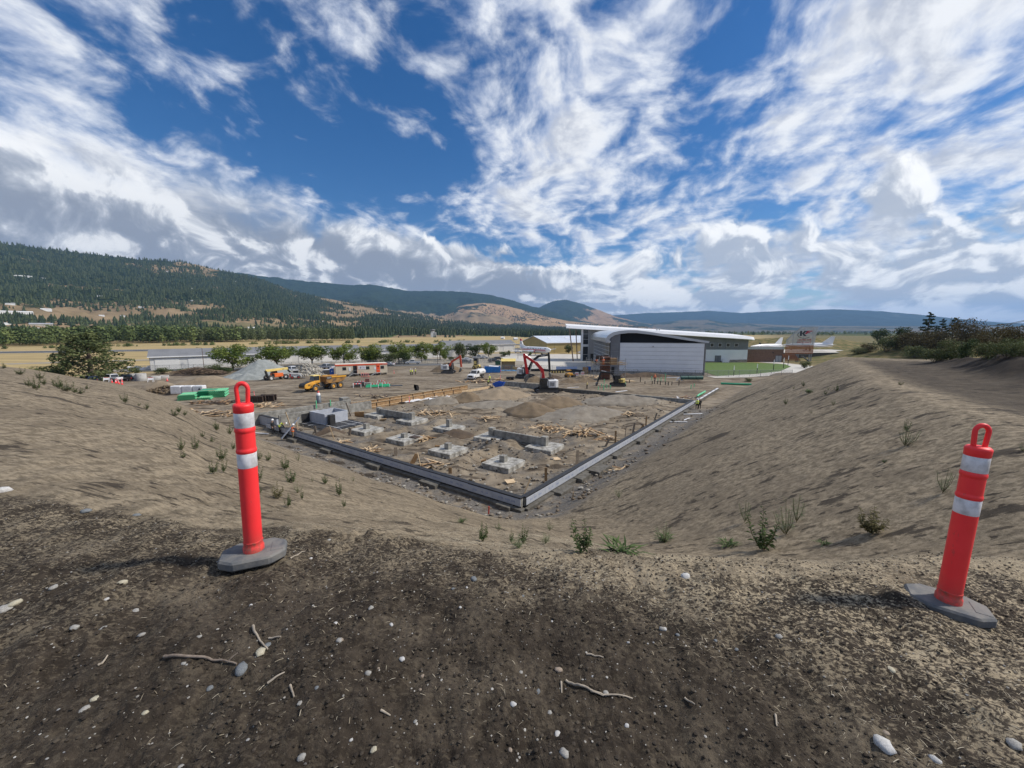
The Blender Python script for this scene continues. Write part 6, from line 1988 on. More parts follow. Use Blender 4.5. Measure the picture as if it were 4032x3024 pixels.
MB().box((0,0,.45),(1.3,.9,.9)).build('block',M_CONC,t,bevel=.02)
b=MB()
b.box((-1.9,.1,.55),(2.0,1.0,1.0))
b.build('crate_body',M_MGREY,t,bevel=.02)
MB().box((-.2,.6,1.2),(.9,.5,1.0)).build('box_stack',mat('maroon_box',(.20,.07,.06),.7),t,bevel=.02)
tag(MB().cyl((0,0,.12),(3.0,.4,.12),.12,n=8).cyl((0,.3,.12),(2.8,.6,.12),.12,n=8).build('grey_pipe',mat('slate_pipe',(.10,.12,.14),.5),loc=at(*zc(1590,1000)),rz=.1),'slate grey pipes lying right of the green tarpaulin','pipe')
t=empty('loose_bucket',at(*zc(1975,1065)),.8,'black digger bucket lying upside down alone on the dirt','bucket')
R=Matrix.Translation((0,0,1.35))@Matrix.Rotation(.4,4,'Y')
b=MB()
b.prism([(0,0),(.35,.05),(.75,-.25),(.95,-.85),(.80,-1.25),(.72,-1.24),(.84,-.86),(.66,-.33),(.33,-.06),(.02,-.08)],-.5,.5,M=R)
for s in(-.5,.5):
 b.prism([(0,0),(.35,.05),(.75,-.25),(.95,-.85),(.80,-1.25),(.15,-.55)],s-.02,s+.02,M=R)
b.build('bucket_shell',M_MBLACK,t)
# cistern ring with post on the concrete
t=empty('riser_pipe',H(zc(575,1240)),0,'dark grey riser pipe with a red and white cap behind the concrete wall','pipe')
b=MB()
b.lathe([(.38,-.3),(.38,1.3),(.33,1.3),(.33,.2)],16,cap=False)
b.build('pipe_body',mat('slate_pipe',None),t)
MB().lathe([(.30,1.25),(.28,1.65),(.1,1.8),(.001,1.8)],12).build('cap',M_SIGNW,t)
MB().lathe([(.16,1.75),(.16,2.05),(.001,2.1)],10).build('red_tip',M_REDTIP,t)
# rusty form boxes near the left post
for i,(x,y,lab)in enumerate([(1740,1045,'pair of dark steel form boxes right of the pale boards'),(1600,1065,'rusty steel form boxes right of the left post top')]):
 t=empty('steel_form',H(zb_(x,y)),.15,lab,'steel form')
 for k_ in range(2):
  b=MB()
  b.box((0,k_*1.0,.55),(2.6,.08,1.1))
  b.box((0,k_*1.0-.12,1.02),(2.6,.2,.08))
  b.box((0,k_*1.0-.12,.08),(2.6,.2,.08))
  for x_ in(-1.25,-.4,.4,1.25):
   b.box((x_,k_*1.0-.12,.55),(.08,.2,.9))
  b.build('form_panel',M_STEELB,t)
  # white plastic sheets and boards by the formwork
t=empty('plastic_sheet',H(zd(200,1225)),.3,'crumpled white plastic sheet beside the plywood formwork','plastic sheet')
V,F=[],[]
for i in range(25):
 for j in range(13):
  x,y=-3.6+7.2*i/24,-1.7+3.4*j/12
  V.append((x+.4*mnoise.noise(Vector((y,i*.2,1))),y+.5*mnoise.noise(Vector((x*.5,2,j*.2))),.22+.28*mnoise.fractal(Vector((x*.9,y*.9,7)),1,2,4)))
for i in range(24):
 for j in range(12):
  F.append((i*13+j,(i+1)*13+j,(i+1)*13+j+1,i*13+j+1))
big_mesh('sheet',V,F,M_WHITE,None,False,t)
lumber_pile(*zd(420,1165),.2,(2.6,1.0),14,'white and grey boards beyond the crumpled plastic sheet',seed=44,Lr=(2.,3.4),w=.25,mats=[M_WHITE,M_MWHITE,M_PLYP],flat_rz=.9)
tag(MB().lathe([(.25,0),(.2,.35),(.001,.4)],10).build('yellow_sack',M_PYEL,loc=H(zd(255,1140))),'small yellow sack between the formwork and plastic sheet','sack')
# blue tipping cart
p=at(*zd(1350,1030))
t=empty('tipping_cart',p,2.9,'bright blue tipping cart standing before the grey grade wall','cart')
M_CBLUE=mat('cart_blue',(.012,.10,.48),.4,.06)
b=MB()
o_=[(-1.2,1.35),(-.7,.45),(.8,.45),(1.3,1.0),(1.3,1.25),(.3,1.55)]
b.prism(o_,-.85,-.80)
b.prism(o_,.80,.85)
b.prism([(-1.2,1.35),(-.7,.45),(.8,.45),(1.3,1.0),(1.25,1.02),(.78,.5),(-.66,.5),(-1.14,1.37)],-.8,.8)
b.build('tub',M_CBLUE,t,bevel=.01)
MB().box((0,0,.38),(1.7,.9,.14)).build('frame',M_CBLUE,t)
for x in(-.6,.6):
 for s in(-1,1):
  wheel(t,(x,s*.6,.2),.2,.14,M_TYREB,M_CBLUE,12,lug=False)
  # black coil of pipe
t=empty('pipe_coil',at(*zd(1500,905)),.1,'stack of black corrugated pipe behind the grade wall','pipe coil')
for i in range(5):
 b=MB()
 b.tube([(-.9+1.9*s,(i%3)*.42-.4,.22+(i//3)*.42+.03*math.sin(s*20))for s in np.linspace(0,1,10)],.21,10)
 b.build('pipe',M_BLACKP,t)
 # dumpster, containers, mats, fence boxes
t=empty('dumpster',at(*zd(1250,800)),.05,'open blue dumpster between the water truck and the cream container','dumpster')
b=MB()
M_DB=mat('dumpster_blue',(.03,.22,.58),.55,.1,2)
for s in(-1,1):
 b.box((0,s*1.15,1.0),(4.8,.08,1.7))
 b.box((s*2.4,0,1.0),(.08,2.3,1.7))
b.box((0,0,.15),(4.8,2.3,.12))
b.build('shell',M_DB,t)
for i in range(8):
 MB().box((-2.1+i*.6,-1.22,1.0),(.1,.1,1.6)).build('rib',M_DB,t)
MB().box((.4,0,1.75),(3.0,1.9,.5),rot=(.05,.08,0)).build('rubbish',M_WHITE,t)
t=empty('wire_tangle',at(*zn(1390,480)),0,'tangle of white and red barrier frames before the blue dumpster','barrier frames')
for i in range(7):
 b=MB()
 b.tube([(i*.28-1,-.3,0),(i*.28-.8,0,1.0),(i*.28-.2,.1,1.0),(i*.28,.3,0)],.04,5)
 b.build('frame',M_SIGNW if i%3 else M_ORANGE,t)
t=empty('cream_shelter',at(*zd(1480,752)),-.02,'open cream shelter with sloping top holding an orange brown crate','shelter')
M_SH=mat('cream_steel',(.62,.50,.30),.6,.05)
b=MB()
b.box((0,1.2,1.5),(4.6,.08,3.0))
for s in(-1,1):
 b.prism([(0,0),(0,0),(0,0)],0,0)if False else b.box((s*2.26,0,1.45),(.08,2.4,2.9))
b.build('wall',M_SH,t)
MB().box((0,.35,3.05),(4.9,2.2,.10),rot=(.35,0,0)).build('roof',M_PYEL,t)
MB().box((-.2,-.4,.55),(1.9,1.0,1.1)).build('crate',M_PLY,t,bevel=.02)
MB().box((1.7,-.2,.5),(.6,.6,1.0)).build('sack',M_PYEL,t,bevel=.06)
t=empty('green_bin',at(*zd(1330,690)),.0,'dark green waste bin left of the cream shelter','bin')
MB().box((0,0,.75),(1.9,1.4,1.5),top=(1.08,1.08)).build('bin_body',mat('bin_green',(.02,.09,.05),.5),t,bevel=.03)
MB().box((0,0,1.55),(2.1,1.55,.08)).build('lid',M_MBLACK,t,bevel=.02)
t=empty('yellow_skip',at(*zd(1615,770)),.0,'small ochre yellow skip right of the cream shelter','skip')
MB().box((0,0,.55),(1.9,1.3,1.0),top=(1.15,1.0)).build('skip_body',M_YEL,t,bevel=.03)
MB().box((0,0,1.07),(2.1,1.25,.06)).build('load',M_DIRT,t)
for i in range(5):
 tag(MB().box((0,0,.12+.0*i),(2.4,.8,.2)).build('blue_foam_stack',mat('blue_foam',(.16,.42,.72),.6,.06),loc=at(*zd(1400+i*42,780-(i%2)*7)),rz=rng.uniform(-.1,.1)),'light blue foam boards lying before the cream shelter','foam boards','blue foam boards before the shelter')
 # manhole rings and A-frame signs on the left
M_RING=mat('precast_ring',(.42,.41,.385),.85,0,1.5,rgb2=(.30,.29,.27),bump=.01)
for i,(x,y,r,h,lab)in enumerate([(1430,550,1.0,1.9,'tall pale concrete pipe ring, right one of a pair beside the black suv'),(1290,548,.9,1.8,'tall concrete pipe ring between the black suv and another ring'),(1740,525,1.0,.95,'squat pale concrete ring by the white trestle'),(1910,490,1.1,.7,'low concrete ring farther right near the bushes'),(1230,440,.5,.5,'small concrete ring on top of the ground behind the black suv')]):
 o=MB().lathe([(r,0),(r,h),(r*.86,h),(r*.86,.1)],22,cap=False).build('concrete_ring',M_RING,loc=at(*zm(x,y)))
 tag(o,lab,'concrete ring','precast rings by the car park')
for i,(x,y,lab)in enumerate([(675,605,'white trestle sign before the white pickup'),(1630,575,'white trestle sign before the squat concrete ring'),(290,555,'white trestle sign under the big tree')]):
 t=empty('trestle_sign',H(zm(x,y)),.4,lab,'sign','white trestle signs')
 for s in(-1,1):
  MB().bar((s*.5,-.35,0),(s*.5,.0,1.1),.08).build('leg',M_SIGNW,t)
  MB().bar((s*.5,.35,0),(s*.5,.0,1.1),.08).build('leg',M_SIGNW,t)
 MB().box((0,-.1,.75),(1.0,.04,.5),rot=(-.3,0,0)).build('board',M_SIGNW,t)
 MB().bar((-.55,0,1.08),(.55,0,1.08),.06).build('rail',M_ORANGE,t)
 # ---- pipe stubs, long green pipe, hoarding mats
stubs=[(ze(1145,735),1.0,'g'),(ze(1275,745),1.9,'g'),(ze(1205,745),.8,'g'),(ze(1235,742),.9,'g'),(ze(685,765),1.0,'g'),(ze(680,830),1.1,'g'),(ze(710,810),.8,'g'),(ze(660,795),.6,'g'),(ze(745,815),.7,'g'),(ze(890,795),.9,'g'),(ze(1525,820),.9,'g'),(ze(1555,800),.7,'g'),(ze(628,825),.6,'g'),(ze(1035,750),1.3,'b'),(ze(930,755),.8,'b'),(ze(1080,768),.7,'b'),(ze(1150,770),.8,'b'),(ze(1172,768),1.0,'b'),(ze(1200,770),.8,'b'),(ze(1228,778),1.0,'b'),(ze(1278,775),.8,'b'),(ze(1305,782),.9,'b'),(ze(1340,780),.9,'b'),(ze(1408,785),1.3,'b')]
for q,h,c in stubs:
 p=at(*q)
 b=MB()
 b.cyl((0,0,-.2),(0,0,h),.085 if c=='g' else .10,n=8)
 if c=='g':
  b.cyl((0,0,h),(0,0,h+.12),.12,n=8)
 o=b.build('pipe_stub',M_GREENL if c=='g' else M_MBLACK,loc=p)
 tag(o,'pale green pipe stub standing in the dirt before the museum' if c=='g' else 'black pipe stub standing in the dirt before the museum','pipe stub',('green' if c=='g' else 'black')+' pipe stubs before the museum')
tag(MB().tube([(0,0,.25),(3.0,-.9,.25),(6.2,-1.6,.25)],.24,10).build('long_pipe',M_GREEN,loc=at(*ze(1815,772))),'long dark green pipe lying at the far end of the sunlit wall','pipe')
for i in range(4):
 tag(MB().tube([(0,0,.2),(1.2,1.5,.35)],.16,8).build('green_pipe',M_GREENL,loc=at(*ze(1585+i*18,895-i*10),.2)),'short green pipe heaped behind the far corner of the sunlit wall','pipe','green pipes heaped at the far corner')
t=empty('pipe_bin',at(*ze(1500,735)),.0,'dark green ribbed culvert pipes on a trestle by the fence','culvert')
for i in range(3):
 MB().cyl((-2+i*1.9,0,.75),(-.2+i*1.9,0,.75),.5,n=12).build('pipe',mat('dark_green_pipe',(.03,.10,.08),.5),t)
MB().bar((-3.2,0,.0),(-2.2,0,.9),.2).bar((-1.6,0,0),(-2.2,0,.9),.2).build('trestle',M_SIGNW,t)
tag(MB().box((0,0,.4),(4.2,.4,.12)).build('white_beam',M_SIGNW,loc=at(*ze(1370,718)),rz=-.05),'white beam lying by the fence left of the culvert pipes','beam')
for i in range(7):
 tag(MB().box((0,0,.2),(.28,1.8,.06)).build('pale_plank',M_PLYP,loc=at(*ze(895+i*12,745)),rz=.3),'pale plank lying in the row behind the small excavator','plank','row of pale planks behind the small excavator')
for i,(x,y)in enumerate([(420,705),(475,700)]):
 t=empty('notice_sign',at(*ze(x,y)),.1,['white notice sign on a stand left of the planks','white notice sign on a stand nearest the planks'][i],'sign')
 MB().box((0,0,1.0),(1.0,.05,1.0)).build('board',M_SIGNW,t)
 MB().box((0,-.03,1.15),(.8,.02,.14)).box((0,-.03,.85),(.8,.02,.1)).build('print',M_REDTIP,t)
 MB().bar((-.35,0,0),(-.35,0,.6),.06).bar((.35,0,0),(.35,0,.6),.06).build('stand',M_MGREY,t)
t=empty('striped_barrier',at(*ze(228,665)),.0,'black and yellow chequered barrier beam behind the red excavator','barrier')
for i in range(12):
 MB().box((-2.2+i*.4,0,.45),(.4,.25,.55)).build('segment',M_PYEL if i%2 else M_MBLACK,t)
 # ---- scaffold tower round a column form
p=at(*ze(690,722))
t=empty('scaffold',p,.08,'timber and tube scaffold round a rusty column form beside the museum','scaffold')
M_TUBE=mat('scaffold_tube',(.36,.36,.36),.5,.06,metal=.6)
FORM=MB().box((0,0,2.9),(2.1,2.0,6.0)).build('column_form',mat('rust_form',(.19,.075,.035),.75,0,2,rgb2=(.10,.04,.022),bump=.01),t,bevel=.02)
b=MB()
for k_ in range(7):
 b.box((0,0,.5+k_*.85),(2.4,2.3,.14))
b.build('form_waler',M_STEELB,FORM)
for x in(-4.4,-2.3,2.4,4.6):
 for y in(-2.3,2.3):
  MB().cyl((x,y,0),(x,y,5.7 if abs(x)>3 else 6.1),.06,n=6).build('standard',M_TUBE,t)
for z in(2.0,3.85,5.0):
 for y in(-2.3,2.3):
  MB().cyl((-4.4,y,z),(4.6,y,z),.045,n=6).build('ledger',M_TUBE,t)
for(x0,x1)in((-4.4,-2.3),(2.4,4.6)):
 MB().cyl((x0,-2.33,.1),(x1,-2.33,3.8),.045,n=6).cyl((x1,-2.33,.1),(x0,-2.33,3.8),.045,n=6).build('brace',M_TUBE,t)
for i in range(9):
 MB().box((-4.0+i*1.0,-1.75+.12*(i%3),3.95+.05*(i%2)),(2.2,.28,.06),rz=rng.uniform(-.25,.25)).build('deck_plank',M_PLYG if i%2 else M_PLYP,t)
for i in range(8):
 MB().box((2.2+.5*(i%4),-2.0+.4*(i//4),4.1+.28*(i%3)),(3.0,.2,.07),rot=(0,rng.uniform(-.12,.12),rng.uniform(-.4,.4))).build('loose_plank',M_PLYP,t)
for i in range(4):
 MB().box((-3.4+i*2.2,-2.36,4.55),(2.4,.04,.16)).build('guard_board',M_PLYP,t)
 MB().box((-3.4+i*2.2,-2.36,5.05),(2.4,.04,.12)).build('guard_board',M_PLYG,t)
MB().box((1.6,-1.6,4.9),(1.6,1.0,1.6)).build('lumber_stack',M_PLY,t,bevel=.02)
MB().box((-1.2,1.4,5.6),(1.8,.1,1.2)).box((.6,1.2,5.8),(1.4,.1,1.0)).build('form_panel',M_STEELB,t)
tag(MB().box((0,0,1.0),(1.7,.12,2.0)).build('orange_board',M_PLY,loc=at(*ze(503,668))),'orange brown plywood board standing at the fence left of the scaffold','board')
# ---- workers: one continuous skinned body each
M_SKIN=mat('skin',(.42,.25,.17),.6)
M_NAVY=mat('navy_cloth',(.022,.026,.045),.9)
M_BLK=mat('black_cloth',(.016,.016,.018),.9)
M_KHAKI=mat('khaki_cloth',(.24,.18,.11),.9)
M_LIME=mat('hi_vis_yellow',(.62,.70,.04),.7,.05)
M_HVOR=mat('hi_vis_orange',(.85,.16,.02),.7,.05)
M_HAT=mat('hard_hat_white',(.78,.78,.77),.35,.02)
M_SILV=mat('silver_tape',(.6,.6,.58),.4)
def person(p,rz,pose,label,top,legs,vest=None,hat=None,h=1.78,arms=None):
 k_=h/1.78
 if pose=='bend':
  pel,chest,neck,head=(0,0,.92),(.30,0,1.18),(.48,0,1.24),(.62,0,1.22)
  hands=[(.62,.2,.62),(.66,-.2,.66)]
  elb=[(.42,.26,.86),(.46,-.26,.88)]
  feet=[(-.05,.14),(.12,-.14)]
 elif pose=='crouch':
  pel,chest,neck,head=(-.1,0,.48),(.10,0,.86),(.18,0,1.02),(.24,0,1.15)
  hands=[(.5,.2,.55),(.52,-.2,.5)]
  elb=[(.28,.3,.66),(.3,-.3,.64)]
  feet=[(.05,.16),(.1,-.16)]
 elif pose=='reach':
  pel,chest,neck,head=(0,0,.95),(.06,0,1.32),(.08,0,1.47),(.11,0,1.62)
  hands=[(.62,.2,1.28),(.60,-.22,1.22)]
  elb=[(.32,.26,1.16),(.30,-.27,1.14)]
  feet=[(.02,.13),(-.1,-.13)]
 else:
  pel,chest,neck,head=(0,0,.95),(.0,0,1.33),(.01,0,1.48),(.03,0,1.63)
  hands=[(.12,.30,.80),(.16,-.28,.84)]
  elb=[(-.02,.29,1.08),(-.02,-.29,1.08)]
  feet=[(.05,.12),(-.03,-.12)]
 pts,ed,rad,reg=[],[],[],[]
 def add(c,r,par,rg):
  pts.append(Vector(c)*k_)
  rad.append((r*k_,r*k_))
  reg.append(rg)
  if par is not None:
   ed.append((par,len(pts)-1))
  return len(pts)-1
 i_p=add(pel,.155,None,'leg')
 mid=tuple((a+b_)/2 for a,b_ in zip(pel,chest))
 i_m=add(mid,.145,i_p,'top')
 i_c=add(chest,.165,i_m,'top')
 i_n=add(neck,.062,i_c,'skin')
 i_h=add(head,.10,i_n,'skin')
 hd=(Vector(head)-Vector(neck)).normalized()
 add(Vector(head)+hd*.10,.085,i_h,'skin')
 add(Vector(head)+Vector((.085,0,-.01)),.03,i_h,'skin')
 for s,hn,el in((1,hands[0],elb[0]),(-1,hands[1],elb[1])):
  sh=add((chest[0],s*.20,chest[2]+.06),.075,i_c,'top')
  e_=add(el,.050,sh,'top')
  w_=add(hn,.036,e_,'skin')
  dd=(Vector(hn)-Vector(el)).normalized()
  for f_ in range(4):
   add(Vector(hn)+dd*(.10+.015*(f_ in(1,2)))+Vector((0,(f_-1.5)*.022,0)),.011,w_,'skin')
  add(Vector(hn)+dd*.05+Vector((.03,-s*.05,.02)),.012,w_,'skin')
 for s,ft in((1,feet[0]),(-1,feet[1])):
  hp=add((pel[0],s*.10,pel[2]-.07),.105,i_p,'leg')
  if pose=='crouch':
   kn=add((.36,s*.2,.52),.075,hp,'leg')
  else:
   kn=add((ft[0]*.5+.04,ft[1]*1.05,.50),.075,hp,'leg')
  an=add((ft[0],ft[1],.10),.052,kn,'leg')
  add((ft[0]+.16,ft[1]*1.1,.045),.045,an,'shoe')
 me=bpy.data.meshes.new('person')
 me.from_pydata([tuple(v)for v in pts],ed,[])
 o=bpy.data.objects.new('person',me)
 COL.objects.link(o)
 md=o.modifiers.new('skin','SKIN')
 for i,r_ in enumerate(rad):
  me.skin_vertices[0].data[i].radius=r_
 me.skin_vertices[0].data[0].use_root=True
 sb=o.modifiers.new('sub','SUBSURF')
 sb.levels=sb.render_levels=1
 dg=bpy.context.evaluated_depsgraph_get()
 me2=bpy.data.meshes.new_from_object(o.evaluated_get(dg))
 bpy.data.objects.remove(o)
 o=bpy.data.objects.new('person',me2)
 link(o)
 o.location=p
 o.rotation_euler=(0,0,rz)
 me2.materials.clear()
 for m_ in(top,legs,M_SKIN,M_MBLACK):
  me2.materials.append(m_)
 ix={'top':0,'leg':1,'skin':2,'shoe':3}
 for f in me2.polygons:
  c=f.center
  j=min(range(len(pts)),key=lambda n_:(pts[n_]-c).length-rad[n_][0]*.6)
  f.material_index=ix[reg[j]]
  f.use_smooth=True
 tag(o,label,'person','site workers')
 # hard hat
 b=MB()
 hc=Vector(head)*k_+hd*.05
 R=Matrix.Translation(hc)@hd.to_track_quat('Z','X').to_matrix().to_4x4()
 b.lathe([(.165,.035),(.135,.045),(.132,.08),(.11,.14),(.06,.175),(.001,.185)],14,M=R,cap=False)
 b.build('hard_hat',hat or M_HAT,o)
 if vest:
  b=MB()
  up=(Vector(chest)-Vector(pel)).normalized()
  R=Matrix.Translation(Vector(mid)*k_+up*.02)@up.to_track_quat('Z','X').to_matrix().to_4x4()@Matrix.Diagonal((.95,1.22,1,1))
  b.lathe([(.175,-.22),(.180,-.05),(.185,.12),(.165,.26),(.10,.30)],16,M=R,cap=False)
  v_=b.build('vest',vest,o)
  b=MB()
  b.lathe([(.186,-.08),(.187,-.03)],16,M=R,cap=False)
  b.lathe([(.190,.06),(.190,.11)],16,M=R,cap=False)
  b.build('tape',M_SILV,v_)
 return o
person(H(zg(487,588)),0.0,'stand','standing worker in black at the far end of the shaded wall',M_BLK,M_BLK,None,h=1.8).name
person(H(zg(560,600)),0.5,'bend','worker bending down in a bright yellow vest beside the shaded wall',M_BLK,M_BLK,M_LIME)
person(H(zg(703,650)),0.9,'reach','worker with tool belt and orange straps reaching over the shaded wall',M_NAVY,M_KHAKI,M_HVOR)
person(H(zi(1718,680)),1.2,'reach','worker in a yellow vest bent to the far end of the sunlit wall',M_LIME,M_BLK,M_LIME)
person(H(zi(1750,672)),1.6,'stand','worker in dark clothes right beside the yellow vested one at the sunlit wall',M_BLK,M_BLK)
person(at(*zc(1903,838)),.2,'stand','leftmost of three workers in yellow standing on the far dirt',M_LIME,M_BLK,M_LIME)
person(at(*zc(1930,838)),3.0,'stand','middle one of three workers in yellow standing on the far dirt',M_LIME,M_BLK,M_LIME)
person(at(*zc(1980,830)),3.3,'stand','rightmost of three workers on the far dirt, with a white hat',M_LIME,M_BLK,None)
person(at(*ze(520,818)),2.6,'stand','lone worker in a tan shirt and black trousers behind the low grade wall',mat('tan_cloth',(.42,.34,.14),.9),M_BLK,None,mat('tan_hat',(.3,.25,.16),.6))
person(at(*ze(1175,740)),1.4,'stand','worker in an orange vest among the pipe stubs before the museum',M_HVOR,M_NAVY,M_HVOR,mat('orange_hat',(.8,.2,.04),.4))
person(at(*zd(1185,990)),.5,'bend','worker in a green yellow vest beside the form boards left of the blue cart',M_BLK,M_BLK,M_LIME)
person(at(*zd(1210,940)),2.4,'stand','worker standing behind the bending one near the blue cart',M_LIME,M_BLK,M_LIME)
sp=at(*ze(690,722))
person(Vector((sp.x-.9,sp.y-1.8,4.0)),-1.6,'stand','worker in orange with a white helmet up on the scaffold',M_HVOR,M_HVOR,M_HVOR)
person(Vector((sp.x-2.9,sp.y-1.7,4.0)),.4,'bend','worker in dark orange bending at the left end of the scaffold',M_HVOR,M_BLK,None)
tag(MB().box((0,0,.35),(.7,.9,.5)).build('saw_bench',M_PLYP,loc=at(*zd(1215,1015)),bevel=.02),'small pale wooden work bench left of the blue cart','work bench')
# ------------------------------------------------------------------ airfield pavements
def sheet(name,pts,z,m_,kind='structure',n=0):
 b=MB()
 b.add([(x,y,z)for x,y in pts],[tuple(range(len(pts)))])
 o=b.build(name,m_)
 return tag(o,kind=kind)
M_ASPH=mat('old_asphalt',(0.130,0.130,0.128),0.9,0,.05,rgb2=(0.095,0.095,0.094),detail=7)
M_ASPHD=mat('runway_asphalt',(0.085,0.085,0.088),0.9,0,.04,rgb2=(0.060,0.060,0.063),detail=7)
M_PAVE=mat('pale_apron_concrete',(0.56,0.53,0.47),0.85,0,.10,rgb2=(0.46,0.43,0.38),detail=7)
M_LOT=mat('gravel_lot',(0.34,0.30,0.235),0.95,0,.15,rgb2=(0.25,0.215,0.165),detail=7)
M_LAWN=mat('bright_lawn',(0.090,0.150,0.022),0.95,0,.9,rgb2=(0.066,0.118,0.018),bump=.03,bscale=20)
M_PAINT=mat('runway_paint',(0.70,0.69,0.66),0.8,.06,.3)
def strip(name,c,ang,L,W,z,m_):
 R=Matrix.Rotation(ang,2)
 pts=[(c[0]+(R@Vector(q)).x,c[1]+(R@Vector(q)).y)for q in((-L/2,-W/2),(L/2,-W/2),(L/2,W/2),(-L/2,W/2))]
 return sheet(name,pts,z,m_)
RA=math.atan2(.397,.918)
strip('runway',(-215,268),RA,900,30,.06,M_ASPH)
strip('runway_centre',(-215,268),RA,900,13,.09,M_ASPHD)
for i in range(2):
 o_=Vector((-math.sin(RA),math.cos(RA)))*(14 if i else-14)
 strip('runway_marking',(-215+o_.x,268+o_.y),RA,900,1.2,.12,M_PAINT)
dr_=Vector((math.cos(RA),math.sin(RA)))
for i in range(9):
 c=Vector((-215,268))+dr_*(-300+i*62)
 strip('runway_marking',c,RA,30,1.0,.12,M_PAINT)
for i in range(2):
 o_=Vector((-math.sin(RA),math.cos(RA)))*(4 if i else-4)
 c=Vector((-215,268))+dr_*20+o_
 strip('runway_marking',c,RA,45,2.5,.125,M_PAINT)
strip('taxiway',(-150,176),math.atan2(23,36),220,9,.05,M_LOT)
strip('taxiway',(60,300),RA,420,26,.05,M_ASPH)
sheet('hangar_apron',[(-126,116),(-60,138),(10,168),(12,232),(-60,190),(-132,128)],.035,M_LOT)
strip('road',(-60,137.5),math.atan2(13,52),130,8,.065,M_ASPH)
strip('road_verge',(-60,144.5),math.atan2(13,52),130,4,.06,M_LOT)
sheet('car_park',[(-24,133),(6,131),(10,150),(2,172),(-18,168),(-28,150)],.075,M_LOT)
sheet('apron',[(1,123),(30,119),(33,162),(60,170),(60,212),(-2,212),(-6,176),(6,158),(4,140)],.085,M_PAVE)
sheet('lawn',[(57.5,107.0),(59.5,119),(68,141),(78,154.5),(97,154.0),(104,146),(99,136),(84,120),(72,112.5)],.12,M_LAWN)
sheet('path',[(54.5,107.6),(54.5,102.5),(64,104.0),(78,110),(92,119),(106,133),(113,146),(124,150),(124,166),(100,156),(104,146),(99,136),(84,120),(72,112.5),(57.5,107.0)],.10,M_PAVE)
# ------------------------------------------------------------------ museum
M_WALLP=mat('blue_white_panel',(0.80,0.81,0.82),0.5,0,.4,rgb2=(0.74,0.75,0.765),bump=.01,bscale=2)
M_DARKP=mat('dark_grey_panel',(0.19,0.193,0.20),0.6,0,.5,rgb2=(0.16,0.163,0.17))
M_MIDP=mat('mid_grey_panel',(0.33,0.335,0.34),0.6,0,.5,rgb2=(0.29,0.295,0.30))
M_ROOFW=mat('white_roof',(0.80,0.80,0.80),0.5,.02,.4)
M_FASC=mat('light_grey_fascia',(0.55,0.555,0.56),0.5,.04,.4)
M_ALU=mat('aluminium_skin',(0.70,0.71,0.72),0.28,.05,.4,metal=.85)
M_FRAME=mat('window_frame',(0.46,0.47,0.48),0.45,.04)
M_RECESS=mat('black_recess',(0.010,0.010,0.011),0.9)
M_TIMB=mat('brown_timber_post',(0.26,0.175,0.125),0.75,.12,1)
MUS=empty('museum',(31.7,113.1,0),0,'grey museum hall with curved roof, blank pale panelled front and white winged roof behind','building')
w_,e_=Vector((.972,-.233,0)),Vector((.097,.995,0))
MH=Matrix(((w_.x,e_.x,0,0),(w_.y,e_.y,0,0),(0,0,1,0),(0,0,0,1)))
def part(name,m_,fn,bevel=0,parent=MUS):
 b=MB()
 fn(b)
 return b.build(name,m_,parent,bevel)
part('plinth',M_CONC,lambda b:b.box((11.35,.2,.45),(22.7,.5,.9),M=MH))
for i in range(7):
 part('wall_panel',M_WALLP,lambda b:b.box((11.35,.18,.9+8.2*(i+.5)/7),(22.7,.4,8.2/7-.05),M=MH))
part('wall',M_MIDP,lambda b:b.box((11.35,.55,4.9),(22.6,.5,8.0),M=MH))
part('parapet_cap',M_FASC,lambda b:b.box((11.35,.22,9.16),(22.9,.55,.12),M=MH))
outer=[(-3.0,9.15),(-3.75,9.25),(-4.15,9.8),(-4.05,10.6),(-3.4,11.5),(-2.2,12.2),(-.4,12.65),(2.0,12.85),(4.5,12.8),(8,12.35),(13,11.55),(18,10.7),(23.8,9.75)]
inner=[(23.6,9.25),(18,10.0),(13,10.85),(8,11.6),(4.5,12.0),(2.0,12.0),(-.2,11.75),(-1.7,11.35),(-2.7,10.75),(-3.2,10.15),(-3.1,9.75),(-2.7,9.6)]
part('fascia',M_FASC,lambda b:b.prism(outer+inner,-.35,.25,M=MH))
o2=[(x*.995+.01,z-.06)for x,z in outer]
part('curved_roof',M_ALU,lambda b:b.prism(o2+[(x,z+.05)for x,z in inner],.25,44,M=MH,smooth=False))
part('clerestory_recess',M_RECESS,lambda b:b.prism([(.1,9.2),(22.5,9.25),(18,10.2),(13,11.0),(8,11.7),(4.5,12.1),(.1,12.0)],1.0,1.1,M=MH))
part('dark_pier',M_DARKP,lambda b:b.prism([(-2.75,0),(-.06,0),(-.06,12.0),(-1.7,11.4),(-2.75,10.6)],.05,.55,M=MH))
for k_ in range(4):
 part('pier_seam',M_MIDP,lambda b:b.box((-1.4,.03,2.2+k_*2.2),(2.66,.06,.05),M=MH))
part('door',M_MBLACK,lambda b:b.box((-1.9,.0,1.05),(.95,.12,2.1),M=MH))
part('eave_frame',M_MBLACK,lambda b:b.box((-2.85,.2,4.8),(.18,.5,9.6),M=MH))
